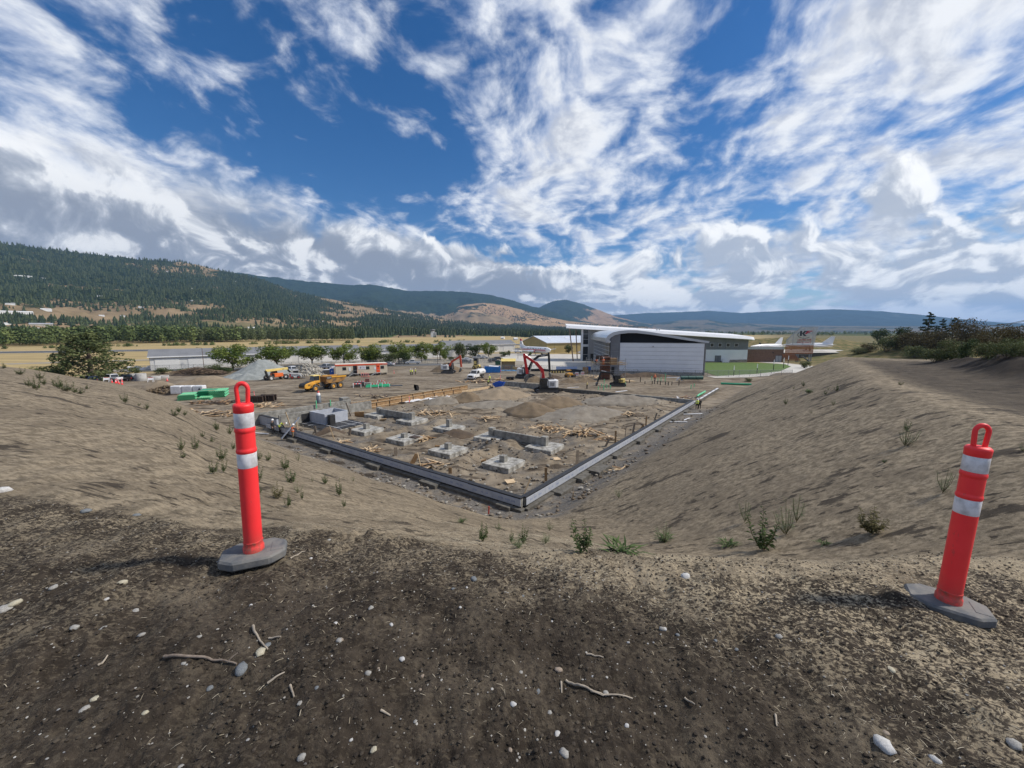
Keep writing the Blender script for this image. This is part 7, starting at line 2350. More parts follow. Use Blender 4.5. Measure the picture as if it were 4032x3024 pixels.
# glazed side wall under the bull-nose
SG=part('side_glazing',M_GLASS,lambda b:b.box((-2.6,22,4.7),(.06,42,9.2),M=MH))
for i in range(8):
 part('mullion',M_FRAME,lambda b:b.box((-2.68,22,.4+i*1.24),(.16,42.2,.12),M=MH),parent=SG)
for i in range(15):
 part('mullion',M_FRAME,lambda b:b.box((-2.70,1+i*3.0,4.7),(.18,.12,9.2),M=MH),parent=SG)
part('side_wall',M_DARKP,lambda b:b.box((23.2,22,4.6),(.3,43,9.2),M=MH))
# wall lamp
part('wall_lamp',M_FRAME,lambda b:b.box((9.1,-.12,8.2),(.35,.3,.3),M=MH))
# ---- wing with the long sloping roof
WO=Vector((29.0-31.7,163.0-113.1,0))
MW=Matrix.Translation(WO)@Matrix.Rotation(math.atan2(-7.2,66.4),4,'Z')
zr=lambda x:15.0-(x+6)*(4.75/73.5)
part('wing_wall',M_DARKP,lambda b:b.prism([(0.9,0.0),(66.8,0.0),(66.8,zr(66.8)-.8),(.9,zr(.9)-.8)],.3,14,M=MW))
part('wing_lower_wall',M_WALLP,lambda b:b.box((49.0,.18,2.75),(35.4,.3,4.7),M=MW))
part('wing_plinth',M_CONC,lambda b:b.box((49.0,.16,.2),(35.4,.4,.4),M=MW))
part('wing_grey_wall',M_MIDP,lambda b:b.prism([(3.2,0),(12.5,0),(12.5,zr(12.5)-.85),(3.2,zr(3.2)-.85)],.1,.3,M=MW))
part('plinth_ramp',M_CONC,lambda b:b.prism([(60,0),(66.6,0),(66.6,1.2),(60,1.0)],-.1,.02,M=MW))
RV=[]
for y_,dz in((-2.2,-.95),(-1.4,.15),(15.5,1.1),(15.5,.2),(-2.0,-1.15)):
 RV+=[tuple(MW@Vector((x_,y_,zr(x_)+dz+(.0 if 0<x_<67 else-.15))))for x_ in(-6.2,-5.4,66.8,67.9)]
part('wing_roof',M_ROOFW,lambda b:b.add(RV,[(i*4+j,i*4+j+1,((i+1)%5)*4+j+1,((i+1)%5)*4+j)for i in range(5)for j in range(3)]+[(0,4,8,12,16),(19,15,11,7,3)]))
for i,x in enumerate((49.7,52.8,55.9,59.0,62.2)):
 f_=part('window',M_FRAME,lambda b:b.box((x,.2,7.0),(1.45,.3,1.5),M=MW))
 part('pane',M_GLASS,lambda b:b.box((x,.04,7.0),(1.15,.04,1.2),M=MW),parent=f_)
for i in range(5):
 part('panel_seam',M_MIDP,lambda b:b.box((34+i*8.2,.28,7.4),(.08,.06,4.2),M=MW))
dd_=part('double_door',M_MBLACK,lambda b:b.box((55.4,.02,1.4),(2.3,.2,2.6),M=MW))
part('door_leaf',M_DARKP,lambda b:b.box((54.85,-.1,1.35),(1.0,.05,2.4),M=MW),parent=dd_)
part('door_leaf',M_DARKP,lambda b:b.box((55.95,-.1,1.35),(1.0,.05,2.4),M=MW),parent=dd_)
part('ramp_wall',M_WALLP,lambda b:b.prism([(56.8,0),(59.4,0),(59.2,.6),(56.8,1.5)],-1.2,-.9,M=MW))
GL=part('corner_glazing',M_GLASS,lambda b:b.box((2.0,.15,7.2),(2.2,.4,13.4),M=MW))
part('corner_column',M_ROOFW,lambda b:b.box((.55,.1,7.1),(.75,.7,14.2),M=MW))
part('corner_column',M_FRAME,lambda b:b.box((3.15,.05,7.1),(.2,.5,13.8),M=MW))
part('floor_band',M_FASC,lambda b:b.box((1.9,.08,6.6),(2.6,.6,1.0),M=MW))
for z in(2.8,9.2,11.4):
 part('glazing_bar',M_FRAME,lambda b:b.box((2.0,-.07,z),(2.2,.08,.14),M=MW),parent=GL)
part('entrance_door',M_MBLACK,lambda b:b.box((5.3,.05,1.6),(2.3,.2,3.1),M=MW))
part('door_post',M_PYEL,lambda b:b.cyl((7.0,-.4,0),(7.0,-.4,1.4),.14,n=8,M=MW))
part('leaning_post',M_TIMB,lambda b:b.cyl((-3.1,-2.3,0),(-5.0,-1.6,zr(-5)-.5),.24,.24,n=10,M=MW))
part('leaning_post',M_TIMB,lambda b:b.cyl((-.6,12,0),(-1.6,11,zr(-1.6)-.5),.22,.22,n=10,M=MW))
for i in range(2):
 part('roof_vent',M_FRAME,lambda b:b.box((31.5+i*1.0,3,zr(31)+.7),(.5,.5,.8),M=MW))
 # ---- timber terrace and tail-fin sign
M_SLAT=mat('brown_timber_slat',(0.215,0.125,0.085),0.75,.12,1.5)
M_SLATR=mat('red_timber_slat',(0.36,0.135,0.055),0.7,.12,1.5)
M_GSLAT=mat('silver_slat',(0.50,0.505,0.51),0.45,.06,1,metal=.3)
M_GPOST=mat('grey_steel_post',(0.30,0.31,0.33),0.5,.05,metal=.3)
t=empty('timber_building',Vector((95.6,156.9,0)),math.atan2(-.4,14.4),'low brown timber slatted building between the museum and the tail fin sign','building')
MB().box((7.4,3,2.6),(14.8,5.6,5.1)).build('wall',M_MBLACK,t)
for i in range(17):
 MB().box((7.4,.12,.25+i*.305),(14.9,.1,.24)).build('slat',M_SLAT,t)
dd_=MB().box((12.9,.02,1.35),(2.4,.12,2.7)).build('double_door',M_DARKP,t)
MB().box((12.3,-.06,1.35),(1.05,.04,2.5)).box((13.5,-.06,1.35),(1.05,.04,2.5)).build('door_leaf',M_MIDP,dd_)
MB().box((10.6,.02,4.0),(.6,.12,.3)).build('vent',M_MBLACK,t)
rl=MB().box((7.4,.1,5.7),(14.8,.03,1.0)).build('glass_balustrade',mat('frosted_glass',(.42,.46,.46),.2),t)
for i in range(8):
 MB().bar((.2+i*2.05,.1,5.1),(.2+i*2.05,.1,6.3),.06).build('baluster',M_FRAME,t)
t=empty('tail_fin_sign',Vector((110.7,156.4,0)),-.02,'tall slatted tail fin sign with dark K and red F emblem on timber base','sign')
fin=[(0,7.0),(.3,8.9),(5.6,14.1),(12.3,14.1),(11.4,7.0)]
def fin_x(z):
 l=0.0+.3*(z-7)/1.9 if z<8.9 else .3+5.3*(z-8.9)/5.2
 return l,11.4+.9*(z-7)/7.1
for i in range(23):
 z=7.15+i*.305
 a_,b__=fin_x(z)
 MB().box(((a_+b__)/2,0,z),(b__-a_,.14,.215)).build('slat',M_GSLAT,t)
b=MB()
b.bar((5.5,0,14.2),(12.3,0,14.2),.3,.16)
b.bar((.2,.05,8.9),(5.6,.05,14.15),.2,.2)
for x in(3,7,10.8):
 b.bar((x,.2,7),(x,.2,7+min(7,(x+1.2)*1.1)),.2)
b.build('fin_frame',M_GPOST,t)
for i in range(12):
 z=3.55+i*.295
 MB().box((5.7,-.02,z),(11.2,.16,.24)).build('timber_slat',M_SLATR,t)
for i in range(9):
 MB().box((3.6-i*.25,.1,.8+i*.3),(6.5-i*.2,.16,.22)).build('stair_slat',M_SLATR,t)
b=MB()
for x in(5.2,5.9,10.4,11.2):
 b.bar((x,.6,0),(x,.6,3.6),.28)
b.box((5.7,.4,3.35),(11.4,.5,.2))
b.build('post',M_GPOST,t)
MB().bar((6.2,-1.2,2.6),(9.6,-1.2,.2),.9,.25).build('stair',M_GPOST,t)
M_EMB,M_EMR=mat('emblem_dark',(.03,.035,.045),.5),mat('emblem_red',(.45,.015,.04),.5)
em=MB()
em.prism([(5.3,10.6),(6.1,10.6),(6.1,12.7),(5.3,12.7)],-.13,-.08)
em.prism([(6.1,11.7),(7.0,12.7),(8.2,12.7),(6.9,11.6),(8.1,10.6),(7.0,10.6)],-.13,-.08)
em.build('emblem',M_EMB,t)
em=MB()
em.prism([(7.2,11.4),(8.0,11.4),(8.25,11.75),(9.2,11.78),(9.45,12.1),(8.5,12.1),(8.7,12.4),(10.0,12.42),(10.3,12.75),(8.2,12.75)],-.13,-.08)
em.build('emblem_stroke',M_EMR,t)
em=MB()
arc=[(7.2+2.75*math.cos(a),11.2+1.45*math.sin(a))for a in np.linspace(2.5,5.5,16)]
em.tube([(x,-.12,z)for x,z in arc],.09,5)
em.build('emblem_swoosh',M_EMB,t)
text_mesh('CENTRE FOR',.95,on_side(7.3,-.12,9.05,'-y'),M_EMR,'lettering',t,.02)
text_mesh('EXCELLENCE',.95,on_side(7.3,-.12,8.05,'-y'),M_EMR,'lettering',t,.02)
# ------------------------------------------------------------------ hangars
def hangar(p,ang,L,W,eave,ridge_,label,mw,mr,doors=0,gable=None,skylights=0,name='hangar',seams=0):
 t=empty(name,Vector((p[0],p[1],0)),ang,label,'hangar','airfield hangars')
 b=MB()
 b.box((L/2,W/2,eave/2),(L,W,eave))
 b.build('wall',mw,t)
 g=MB()
 for x in(0,L):
  g.add([(x+dx,y,z)for dx in(-.03,.03)for y,z in((0,eave),(W,eave),(W/2,ridge_-.12))],[(0,1,2),(5,4,3),(0,3,4,1),(1,4,5,2),(2,5,3,0)])
 g.build('gable',gable or mw,t)
 MB().box((-.04,W/2,eave/2),(.1,W-.02,eave)).build('end_wall',gable or mw,t)
 b=MB()
 for s in(0,1):
  y0,y1=(-.5,W/2)if s==0 else(W+.5,W/2)
  ze_=eave-.5*(ridge_-eave)/(W/2)
  b.add([(-.5,y0,ze_),(L+.5,y0,ze_),(L+.5,y1,ridge_),(-.5,y1,ridge_),(-.5,y0,ze_+.22),(L+.5,y0,ze_+.22),(L+.5,y1,ridge_+.22),(-.5,y1,ridge_+.22)],[(0,1,2,3),(7,6,5,4),(0,4,5,1),(1,5,6,2),(2,6,7,3),(3,7,4,0)])
 rf=b.build('roof',mr,t)
 MB().box((L/2,-.52,eave-.12),(L+1,.12,.35)).build('gutter',M_ROOFW,t)
 for i in range(doors):
  x=L*(i+.5)/doors
  MB().box((x,-.06,eave*.42),(L/doors*.72,.12,eave*.78)).build('door',mat('hangar_door_white',(.74,.73,.70),.6,.04),t)
 for i in range(seams):
  MB().box((L*(i+.5)/seams,-.05,eave/2),(.25,.1,eave)).build('seam',mat('hangar_seam',(.30,.24,.12),.7),t)
 for i in range(skylights):
  MB().box((L*(i+.6)/skylights,W*.30,eave+(ridge_-eave)*.62+.25),(2.4,1.2,.3),rot=(math.atan2(ridge_-eave,W/2),0,0)).build('skylight',M_ROOFW,rf)
 return t
M_HW=mat('hangar_white',(.70,.69,.66),.6,0,.3,rgb2=(.62,.61,.58))
M_HB=mat('hangar_taupe',(.26,.235,.205),.7,.05,.3)
M_HR=mat('hangar_grey_roof',(.20,.203,.21),.7,0,.25,rgb2=(.16,.163,.17))
M_HO=mat('hangar_ochre',(.40,.315,.135),.7,0,.2,rgb2=(.34,.265,.11))
M_HBL=mat('hangar_blue_grey',(.30,.335,.38),.6,.05,.3)
hangar((-116,123),math.atan2(41,51),66,12,4.4,6.4,'long white hangar with grey roof and taupe gable end behind the tree row',M_HW,M_HR,8,M_HB)
hangar((-60,170),math.atan2(.52,.85),50,12,4.4,6.2,'white hangar with blue grey end wall behind the dense bushes',M_HW,M_HR,6,M_HBL)
hangar((-38,216),RA+.04,44,13,5.0,7.0,'white hangar with low grey roof left of the old airliner tail',M_HW,M_HR,5,M_HBL)
hangar((20,221.5),math.atan2(.45,.89),62,30,6.0,9.6,'big ochre hangar with pale metal roof behind the old airliner',M_HO,mat('hangar_pale_roof',(.62,.66,.72),.45,.04,.2,metal=.2),0,M_HO,5,seams=6)
for k_,(x,z)in enumerate([(-3.0,3.3),(-6.5,3.2),(-10,3.0)]):
 pass
 # ------------------------------------------------------------------ aircraft
def fuselage(b,prof,M,n=20):
 b.lathe(prof,n,M=M@Matrix.Rotation(math.pi/2,4,'Y'),cap=False)
def wing_blade(b,root,tip,cr,ct,th,M):
 (x0,y0,z0),(x1,y1,z1)=root,tip
 vs=[]
 for(x,y,z,c)in((x0,y0,z0,cr),(x1,y1,z1,ct)):
  for dx,dz in((.5,0),(.2,.5),(-.5,.08),(.2,-.45)):
   vs.append((x+dx*c,y,z+dz*th*c/cr))
 b.add(vs,[(0,1,5,4),(1,2,6,5),(2,3,7,6),(3,0,4,7),(3,2,1,0),(4,5,6,7)],M=M)
M_PLW=mat('aircraft_white',(.78,.78,.78),.35,.03,.4,coat=.3)
M_PLR=mat('aircraft_red',(.50,.02,.03),.4,.03)
M_PLS=mat('aircraft_silver',(.55,.56,.57),.35,.05,.6,metal=.5)
t=empty('old_airliner',Vector((12.0,203.5,0)),math.atan2(-.79,.61),'white propeller airliner with red stripes and number 52 on its tail','aircraft')
I4=Matrix.Identity(4)
b=MB()
fuselage(b,[(.02,-12.6),(.45,-11.5),(.95,-9.0),(1.35,-5.5),(1.45,-2),(1.45,7.5),(1.38,9.3),(1.1,10.8),(.7,11.7),(.3,12.1),(.02,12.2)],Matrix.Translation((0,0,3.1)))
b.build('fuselage',M_PLW,t)
for s in(-1,1):
 for z,h in((3.05,.42),(2.5,.18)):
  bb=MB()
  for i in range(12):
   x0,x1=-11+i*1.85,-11+(i+1)*1.85
   rr=lambda x:float(np.interp(x,[-12.6,-11.5,-9,-5.5,-2,7.5,9.3,10.8,11.7],[.02,.45,.95,1.35,1.45,1.45,1.38,1.1,.7]))+.02
   q=[]
   for x,zz in((x0,z-h/2),(x1,z-h/2),(x1,z+h/2),(x0,z+h/2)):
    r_=rr(x)
    zz=max(min(zz,3.1+r_*.98),3.1-r_*.98)
    q.append((x,s*math.sqrt(max(r_*r_-(zz-3.1)**2,0)),zz))
   bb.add(q,[(0,1,2,3)])
  bb.build('red_stripe',M_PLR,t)
 bb=MB()
 for i in range(9):
  bb.box((-4.5+i*1.3,s*1.36,3.65),(.42,.12,.38))
 bb.box((9.3,s*1.1,3.75),(1.0,.3,.4))
 bb.build('windows',M_GLASS,t)
 b=MB()
 wing_blade(b,(.8,s*1.0,2.1),(-.2,s*15.5,3.0),3.6,1.3,.45,I4)
 b.build('wing',M_PLS if s>0 else M_PLW,t)
 b=MB()
 wing_blade(b,(-11.0,s*.3,4.0),(-11.4,s*5.6,4.2),2.0,1.0,.22,I4)
 b.build('tailplane',M_PLW,t)
 b=MB()
 fuselage(b,[(.05,-3.2),(.5,-1.5),(.72,0),(.72,2.0),(.6,2.6),(.35,2.9)],Matrix.Translation((1.6,s*4.4,2.35)),14)
 nc=b.build('engine_nacelle',M_PLW,t)
 b=MB()
 fuselage(b,[(.36,2.9),(.25,3.3),(.02,3.55)],Matrix.Translation((1.6,s*4.4,2.35)),12)
 b.build('spinner',M_PLR,nc)
 b=MB()
 for k_ in range(4):
  a=k_*math.pi/2+.5
  b.bar((4.65,s*4.4,2.35),(4.65,s*4.4+2.0*math.cos(a),2.35+2.0*math.sin(a)),.28,.05,up=(1,0,0))
 b.build('propeller',M_MBLACK,nc)
 b=MB()
 b.cyl((1.0,s*4.4,1.8),(1.0,s*4.4,.5),.12,n=8)
 b.cyl((1.0,s*4.4-.5,.5),(1.0,s*4.4+.5,.5),.5,n=14)
 b.build('main_gear',M_MBLACK,t)
b=MB()
b.prism([(-12.6,3.6),(-12.4,8.2),(-11.2,8.2),(-9.6,5.2),(-6.6,4.35),(-8.6,3.6)],-.13,.13)
fn_=b.build('tail_fin',M_PLW,t,bevel=.03)
MB().prism([(-12.42,7.35),(-12.4,8.45),(-11.1,8.45),(-10.62,7.35)],-.15,.15).build('red_tip',M_PLR,fn_)
for s,f_ in((-1,'-y'),(1,'+y')):
 text_mesh('52',1.45,on_side(-11.4,s*.16,6.3,f_),M_MBLACK,'lettering',fn_,.004)
b=MB()
b.cyl((9.4,0,1.8),(9.4,0,.4),.1,n=8)
b.cyl((9.4,-.25,.4),(9.4,.25,.4),.4,n=14)
b.build('nose_gear',M_MBLACK,t)
def jet(p,rz,s_,label):
 t=empty('display_jet',p,rz,label,'aircraft')
 t.scale=(s_,s_,s_)
 b=MB()
 fuselage(b,[(.02,9.5),(.35,7.5),(.7,5),(.85,1.5),(.85,-4),(.6,-7),(.5,-8)],Matrix.Translation((0,0,2.2)))
 b.build('fuselage',M_PLW,t)
 for s in(-1,1):
  b=MB()
  wing_blade(b,(-1,s*.6,2.2),(-3.2,s*6.2,2.1),3.6,1.3,.25,I4)
  b.build('wing',M_PLW,t)
  b=MB()
  wing_blade(b,(-6.6,s*.3,2.4),(-7.8,s*2.6,2.4),1.8,.9,.18,I4)
  b.build('tailplane',M_PLW,t)
  MB().cyl((.2,s*1.4,.35),(.2,s*1.7,.35),.35,n=12).cyl((.2,s*1.5,.35),(.2,s*1.0,1.9),.08,n=6).build('main_gear',M_MBLACK,t)
 b=MB()
 b.prism([(-8.0,2.7),(-8.6,5.6),(-7.4,5.6),(-4.2,3.0)],-.1,.1)
 b.build('tail_fin',M_PLW,t,bevel=.02)
 MB().lathe([(.01,0),(.35,.15),(.42,.5),(.3,.75)],12,c=(4.2,0,2.75),cap=False).build('canopy',M_GLASS,t)
 MB().cyl((6,0,1.6),(6,0,.3),.07,n=6).cyl((6,-.1,.3),(6,.1,.3),.3,n=10).build('nose_gear',M_MBLACK,t)
 return t
p=at(3030,1405,0)
jet(Vector((119,180,3.2)),math.radians(200),1.15,'white display jet left of the tail fin sign with upright fin')
jet(Vector((143,186,3.4)),math.radians(165),1.2,'white display jet right of the tail fin sign')
p_=MB()
sheet('display_pad',[(100,170),(165,172),(165,200),(100,200)],3.15,M_PAVE)
heapy=MB()
heapy.slab([(99,169),(166,171),(166,201),(99,201)],-.5,3.14)
tag(heapy.build('terrace',M_CONCD),kind='structure')
# ------------------------------------------------------------------ fences and posts
M_GALV=mat('galvanised_wire',(.30,.31,.31),.6,.06,metal=.4)
def wire_material():
 m=bpy.data.materials.new('chain_link')
 m.use_nodes=True
 k=NT(m.node_tree)
 co=k.n('ShaderNodeTexCoord').outputs['Object']
 x,y,z=k.xyz(co)[:3]
 u,v=k.m('ADD',x,z),k.m('SUBTRACT',x,z)
 f=lambda a:k.m('GREATER_THAN',k.m('ABSOLUTE',k.m('SUBTRACT',k.m('FRACT',k.m('MULTIPLY',a,14.0)),.5)),.43)
 w=k.m('MAXIMUM',f(u),f(v))
 p=k.n('ShaderNodeBsdfPrincipled',{'Base Color':(.32,.33,.33,1),'Roughness':.6,'Metallic':.4})
 tr=k.n('ShaderNodeBsdfTransparent')
 mx=k.n('ShaderNodeMixShader',{0:w})
 k.l.new(tr.outputs[0],mx.inputs[1])
 k.l.new(p.outputs[0],mx.inputs[2])
 o=k.n('ShaderNodeOutputMaterial')
 k.l.new(mx.outputs[0],o.inputs[0])
 return m
M_WIRE=wire_material()
def fence(a,b_,label,h=1.9,gap=3.0,skirt=None):
 a,b_=Vector((a[0],a[1],0)),Vector((b_[0],b_[1],0))
 d=b_-a
 L=d.length
 t=empty('chain_fence',a,math.atan2(d.y,d.x),label,'fence','chain link fences')
 n=max(1,int(L/gap))
 for i in range(n+1):
  MB().cyl((L*i/n,0,0),(L*i/n,0,h+.05),.045,n=6).build('fence_post',M_GALV,t)
 MB().cyl((0,0,h),(L,0,h),.03,n=5).build('top_rail',M_GALV,t)
 b=MB()
 b.add([(0,0,.02),(L,0,.02),(L,0,h),(0,0,h)],[(0,1,2,3)])
 b.build('wire_mesh',M_WIRE,t)
 if skirt:
  b=MB()
  for i in range(n):
   x0,x1=L*i/n,L*(i+1)/n
   zt=.7+.25*math.sin(i*2.1)
   b.add([(x0,-.12,0),(x1,-.12,0),(x1,-.06,.75+.2*math.sin((i+1)*2.1)),(x0,-.06,.75+.2*math.sin(i*2.1))],[(0,1,2,3)])
  b.build('silt_skirt',skirt,t)
 return t
fence((-9,121.5),(6,121),'wire fence behind the blue dumpster and shelter')
fence((6,121),(29,117.5),'wire fence with sagging black silt skirt before the pale apron',skirt=M_BLACKP)
fence((29,107.8),(53.5,104.8),'wire fence along the blank museum front')
fence((53.5,104.8),(78,106.5),'wire fence running on below the lawn')
fence((-118,119),(-62,139),'wire fence before the long white hangar')
fence((-62,139),(-8,151),'wire fence along the road behind the tree row')
o=MB().box((0,0,.9),(6.5,.04,1.5)).build('blue_banner',mat('pale_blue_banner',(.42,.52,.72),.7),loc=Vector((17,119.3,0)),rz=-.15)
tag(o,'pale blue fabric banner hung on the apron fence','banner')
o=MB().box((0,0,.9),(1.4,.04,1.6)).build('blue_banner',mat('deep_blue_banner',(.03,.16,.50),.7),loc=Vector((23.6,118.3,0)),rz=-.15)
tag(o,'deep blue banner panel on the apron fence near the plywood board','banner')
for i,(x,y,h)in enumerate([(1938,690,2.3),(2163,668,2.3)]):
 t=empty('boundary_post',at(*ze(x,y)),0,['black post with white top at the lawn edge, nearer the museum','black post with white top farther right on the lawn edge'][i],'post','white topped posts round the lawn')
 MB().cyl((0,0,0),(0,0,1.7),.09,n=8).build('lower_post',M_MBLACK,t)
 MB().cyl((0,0,1.7),(0,0,2.9),.095,n=8).build('white_top',M_SIGNW,t)
for i,(x,y)in enumerate([(283,607),(360,588),(395,565)]):
 t=empty('boundary_post',at(*zf(x,y)),0,['black post with white top where the lawn nears the timber building','black post with white top before the timber building door','black post with white top beside the tail fin sign'][i],'post','white topped posts round the lawn')
 MB().cyl((0,0,0),(0,0,2.2),.10,n=8).build('lower_post',M_MBLACK,t)
 MB().cyl((0,0,2.2),(0,0,3.6),.105,n=8).build('white_top',M_SIGNW,t)
 # street lamps
for i,(q,h,lab)in enumerate([(zb_(960,640),7.0,'brown street lamp before the long white hangar'),(zc(1200,670),7.0,'street lamp behind the site office'),(zd(455,680),6.0,'slim lamp post right of the white pickup on the road'),(zd(1620,600),5.5,'slim pole by the tail of the old airliner')]):
 t=empty('street_lamp',at(*q),.4,lab,'street lamp')
 MB().cyl((0,0,0),(0,0,h),.10,.06,n=8).build('pole',mat('rust_pole',(.13,.075,.05),.7),t)
 MB().bar((0,0,h),(-1.2,0,h+.15),.07).build('arm',mat('rust_pole',None),t)
 MB().box((-1.3,0,h+.13),(.6,.25,.12)).build('lamp_head',M_MGREY,t)
 # power lines over the bushy bank
t=empty('power_lines',Vector((60,40,0)),0,'dark power lines sagging above the bushy bank','power lines')
for i,(u0,v0,u1,v1)in enumerate([(3800,1270,4200,1215),(3790,1277,4200,1250),(3800,1283,4200,1258),(3810,1268,4200,1222)]):
 A_,B_=pix_dir(u0,v0)*150,pix_dir(u1,v1)*70
 A_+=Vector((0,0,CAM_H))-t.location
 B_+=Vector((0,0,CAM_H))-t.location
 pts=[A_.lerp(B_,s)+Vector((0,0,-1.2*4*s*(1-s)))for s in np.linspace(0,1,12)]
 MB().tube(pts,.035,4).build('cable',M_MBLACK,t)
 # ------------------------------------------------------------------ trees and shrubs
M_BARK=mat('grey_bark',(.115,.085,.062),.9,.2,3,bump=.02)
L_GREEN=foliage_material('street_tree_leaf',(.050,.090,.018),(.215,.255,.055),.7,.25)
L_OLIVE=foliage_material('olive_leaf',(.050,.070,.024),(.150,.170,.066),.75,.2)
L_DARK=foliage_material('dark_leaf',(.022,.042,.014),(.085,.115,.040),.75,.15)
L_BROWN=foliage_material('brown_shrub_leaf',(.052,.044,.022),(.140,.112,.050),.8,.15)
L_PINE=foliage_material('pine_needles',(.018,.034,.014),(.060,.085,.034),.8,.1)
L_YEL=foliage_material('dry_grass_blade',(.17,.14,.05),(.36,.29,.10),.9,.2)
def leaf_cloud(clumps,per,leaf,seed,up=0.3):
 """leaf faces spread through clumps (centre, radius, squash)"""
 r=np.random.default_rng(seed)
 V,T=[],[]
 for(c,R,sq)in clumps:
  n=max(8,int(per*R*R))
  d=r.normal(size=(n,3))
  d/=np.linalg.norm(d,axis=1)[:,None]
  rad=R*(0.45+0.58*r.random(n)**0.5)
  p=np.array(c)+d*rad[:,None]*np.array([1,1,sq])
  nrm=d+r.normal(size=(n,3))*0.7
  nrm[:,2]+=up
  nrm/=np.linalg.norm(nrm,axis=1)[:,None]
  a=np.cross(nrm,r.normal(size=(n,3)))
  a/=np.linalg.norm(a,axis=1)[:,None]
  b=np.cross(nrm,a)
  s=leaf*r.uniform(.6,1.3,n)[:,None]
  V.append(np.stack([p-a*s,p+b*s*.55,p+a*s,p-b*s*.55],1))
  tint=np.clip(r.normal(.5,.22)+r.normal(0,.18,n),0,1)
  T.append(np.repeat(tint,4))
 V=np.concatenate(V).reshape(-1,3)
 F=np.arange(len(V)).reshape(-1,4)
 return V,F,np.concatenate(T)
def make_tree(seed,leafm,kind='street'):
 """tree of unit crown width standing about 1.25 high: trunk with limbs, crown"""
 r=random.Random(seed)
 root=empty('tree',(0,0,-80))
 b=MB()
 clumps=[]
 if kind=='street':
  b.tube([(0,0,-.04),(.01,0,.16),(.0,.01,.32)],[.028,.022,.018],7)
  for i in range(8):
   a=i*.785+r.uniform(-.25,.25)
   rad,z=r.uniform(.22,.40),r.uniform(.42,.88)
   e=Vector((math.cos(a)*rad,math.sin(a)*rad,z))
   m_=Vector((e.x*.45,e.y*.45,.30+(z-.3)*.62))
   b.tube([(0,0,.26),m_,e],[.014,.009,.004],5)
   clumps.append((e,r.uniform(.16,.22),.85))
   clumps.append((Vector((e.x*.75,e.y*.75,max(.34,z-r.uniform(.1,.26)))),r.uniform(.12,.17),.9))
   for k_ in range(2):
    f=e+Vector((r.uniform(-.16,.16),r.uniform(-.16,.16),r.uniform(-.16,.12)))
    b.tube([m_,m_.lerp(f,.5)+Vector((0,0,.02)),f],[.007,.005,.002],4)
    clumps.append((f,r.uniform(.12,.18),.9))
  for i in range(5):
   a=r.uniform(0,6.28)
   clumps.append((Vector((math.cos(a)*.16,math.sin(a)*.16,r.uniform(.80,1.0))),r.uniform(.14,.20),.85))
  V,F,T=leaf_cloud(clumps,3800,.030,seed)
 elif kind=='bush':
  for i in range(7):
   a=i*.9+r.uniform(-.3,.3)
   e=Vector((math.cos(a)*r.uniform(.12,.34),math.sin(a)*r.uniform(.12,.34),r.uniform(.35,.75)))
   b.tube([(0,0,-.03),e*.5+Vector((0,0,.06)),e],[.014,.010,.004],5)
   clumps.append((e,r.uniform(.14,.22),.9))
  for i in range(12):
   a=r.uniform(0,6.28)
   q=r.uniform(.05,.36)
   clumps.append((Vector((math.cos(a)*q,math.sin(a)*q,r.uniform(.12,.8)*(1-q*.6))),r.uniform(.11,.19),.9))
  V,F,T=leaf_cloud(clumps,4200,.030,seed)
 elif kind=='scrub':
  for i in range(16):
   a=r.uniform(0,6.28)
   q=r.uniform(.1,.46)
   e=Vector((math.cos(a)*q,math.sin(a)*q,r.uniform(.35,.75)))
   b.tube([(e.x*.2,e.y*.2,-.03),e*.55,e],[.008,.006,.002],4)
   clumps.append((e*.92,r.uniform(.12,.20),1.1))
  for i in range(10):
   a=r.uniform(0,6.28)
   q=r.uniform(.05,.42)
   clumps.append((Vector((math.cos(a)*q,math.sin(a)*q,r.uniform(.08,.45))),r.uniform(.14,.22),1.0))
  V,F,T=leaf_cloud(clumps,3400,.026,seed)
 elif kind=='big':
  b.tube([(0,0,-.04),(.01,0,.5),(0,0,1.05)],[.035,.025,.006],7)
  for i in range(95):
   z=.10+1.0*(i+r.random())/95
   a=i*2.4+r.uniform(-.5,.5)
   L=.50*(1-(z/1.16)**1.7)*r.uniform(.35,1.08)+.03
   e=Vector((math.cos(a)*L,math.sin(a)*L,z))
   if i%2:
    b.tube([(0,0,z-.08),e],[.008,.002],4)
   clumps.append((e,r.uniform(.07,.12),.7))
  V,F,T=leaf_cloud(clumps,7500,.022,seed,.2)
 else:
  b.tube([(0,0,-.04),(.01,0,.5),(0,0,1.2)],[.035,.025,.006],7)
  for i in range(30):
   z=.16+1.0*(i+r.random())/30
   a=i*2.4+r.uniform(-.4,.4)
   L=(.50*(1.22-z)/1.06+.05)*r.uniform(.6,1.15)
   e=Vector((math.cos(a)*L,math.sin(a)*L,z+r.uniform(-.02,.08)))
   b.tube([(0,0,z-.02),e],[.008,.002],4)
   for s in(.45,.72,1.0):
    clumps.append((Vector((0,0,z)).lerp(e,s),.045+.045*L*2,.55))
  V,F,T=leaf_cloud(clumps,8500,.024,seed,.1)
 b.build('trunk',M_BARK,root)
 big_mesh('crown',V,F,leafm,{'tint':T},False,root)
 return root
PROTO={'street':[make_tree(s,L_GREEN)for s in(1,2,3)],'bush':[make_tree(s,L_OLIVE,'bush')for s in(11,12)],'darkbush':[make_tree(s,L_DARK,'bush')for s in(13,14)],'scrub':[make_tree(s,L_BROWN,'scrub')for s in(21,22)],'oscrub':[make_tree(s,L_OLIVE,'scrub')for s in(23,24)],'pine':[make_tree(s,L_PINE,'pine')for s in(31,32)],'big':[make_tree(41,L_OLIVE,'big')]}
PR_USED=set()
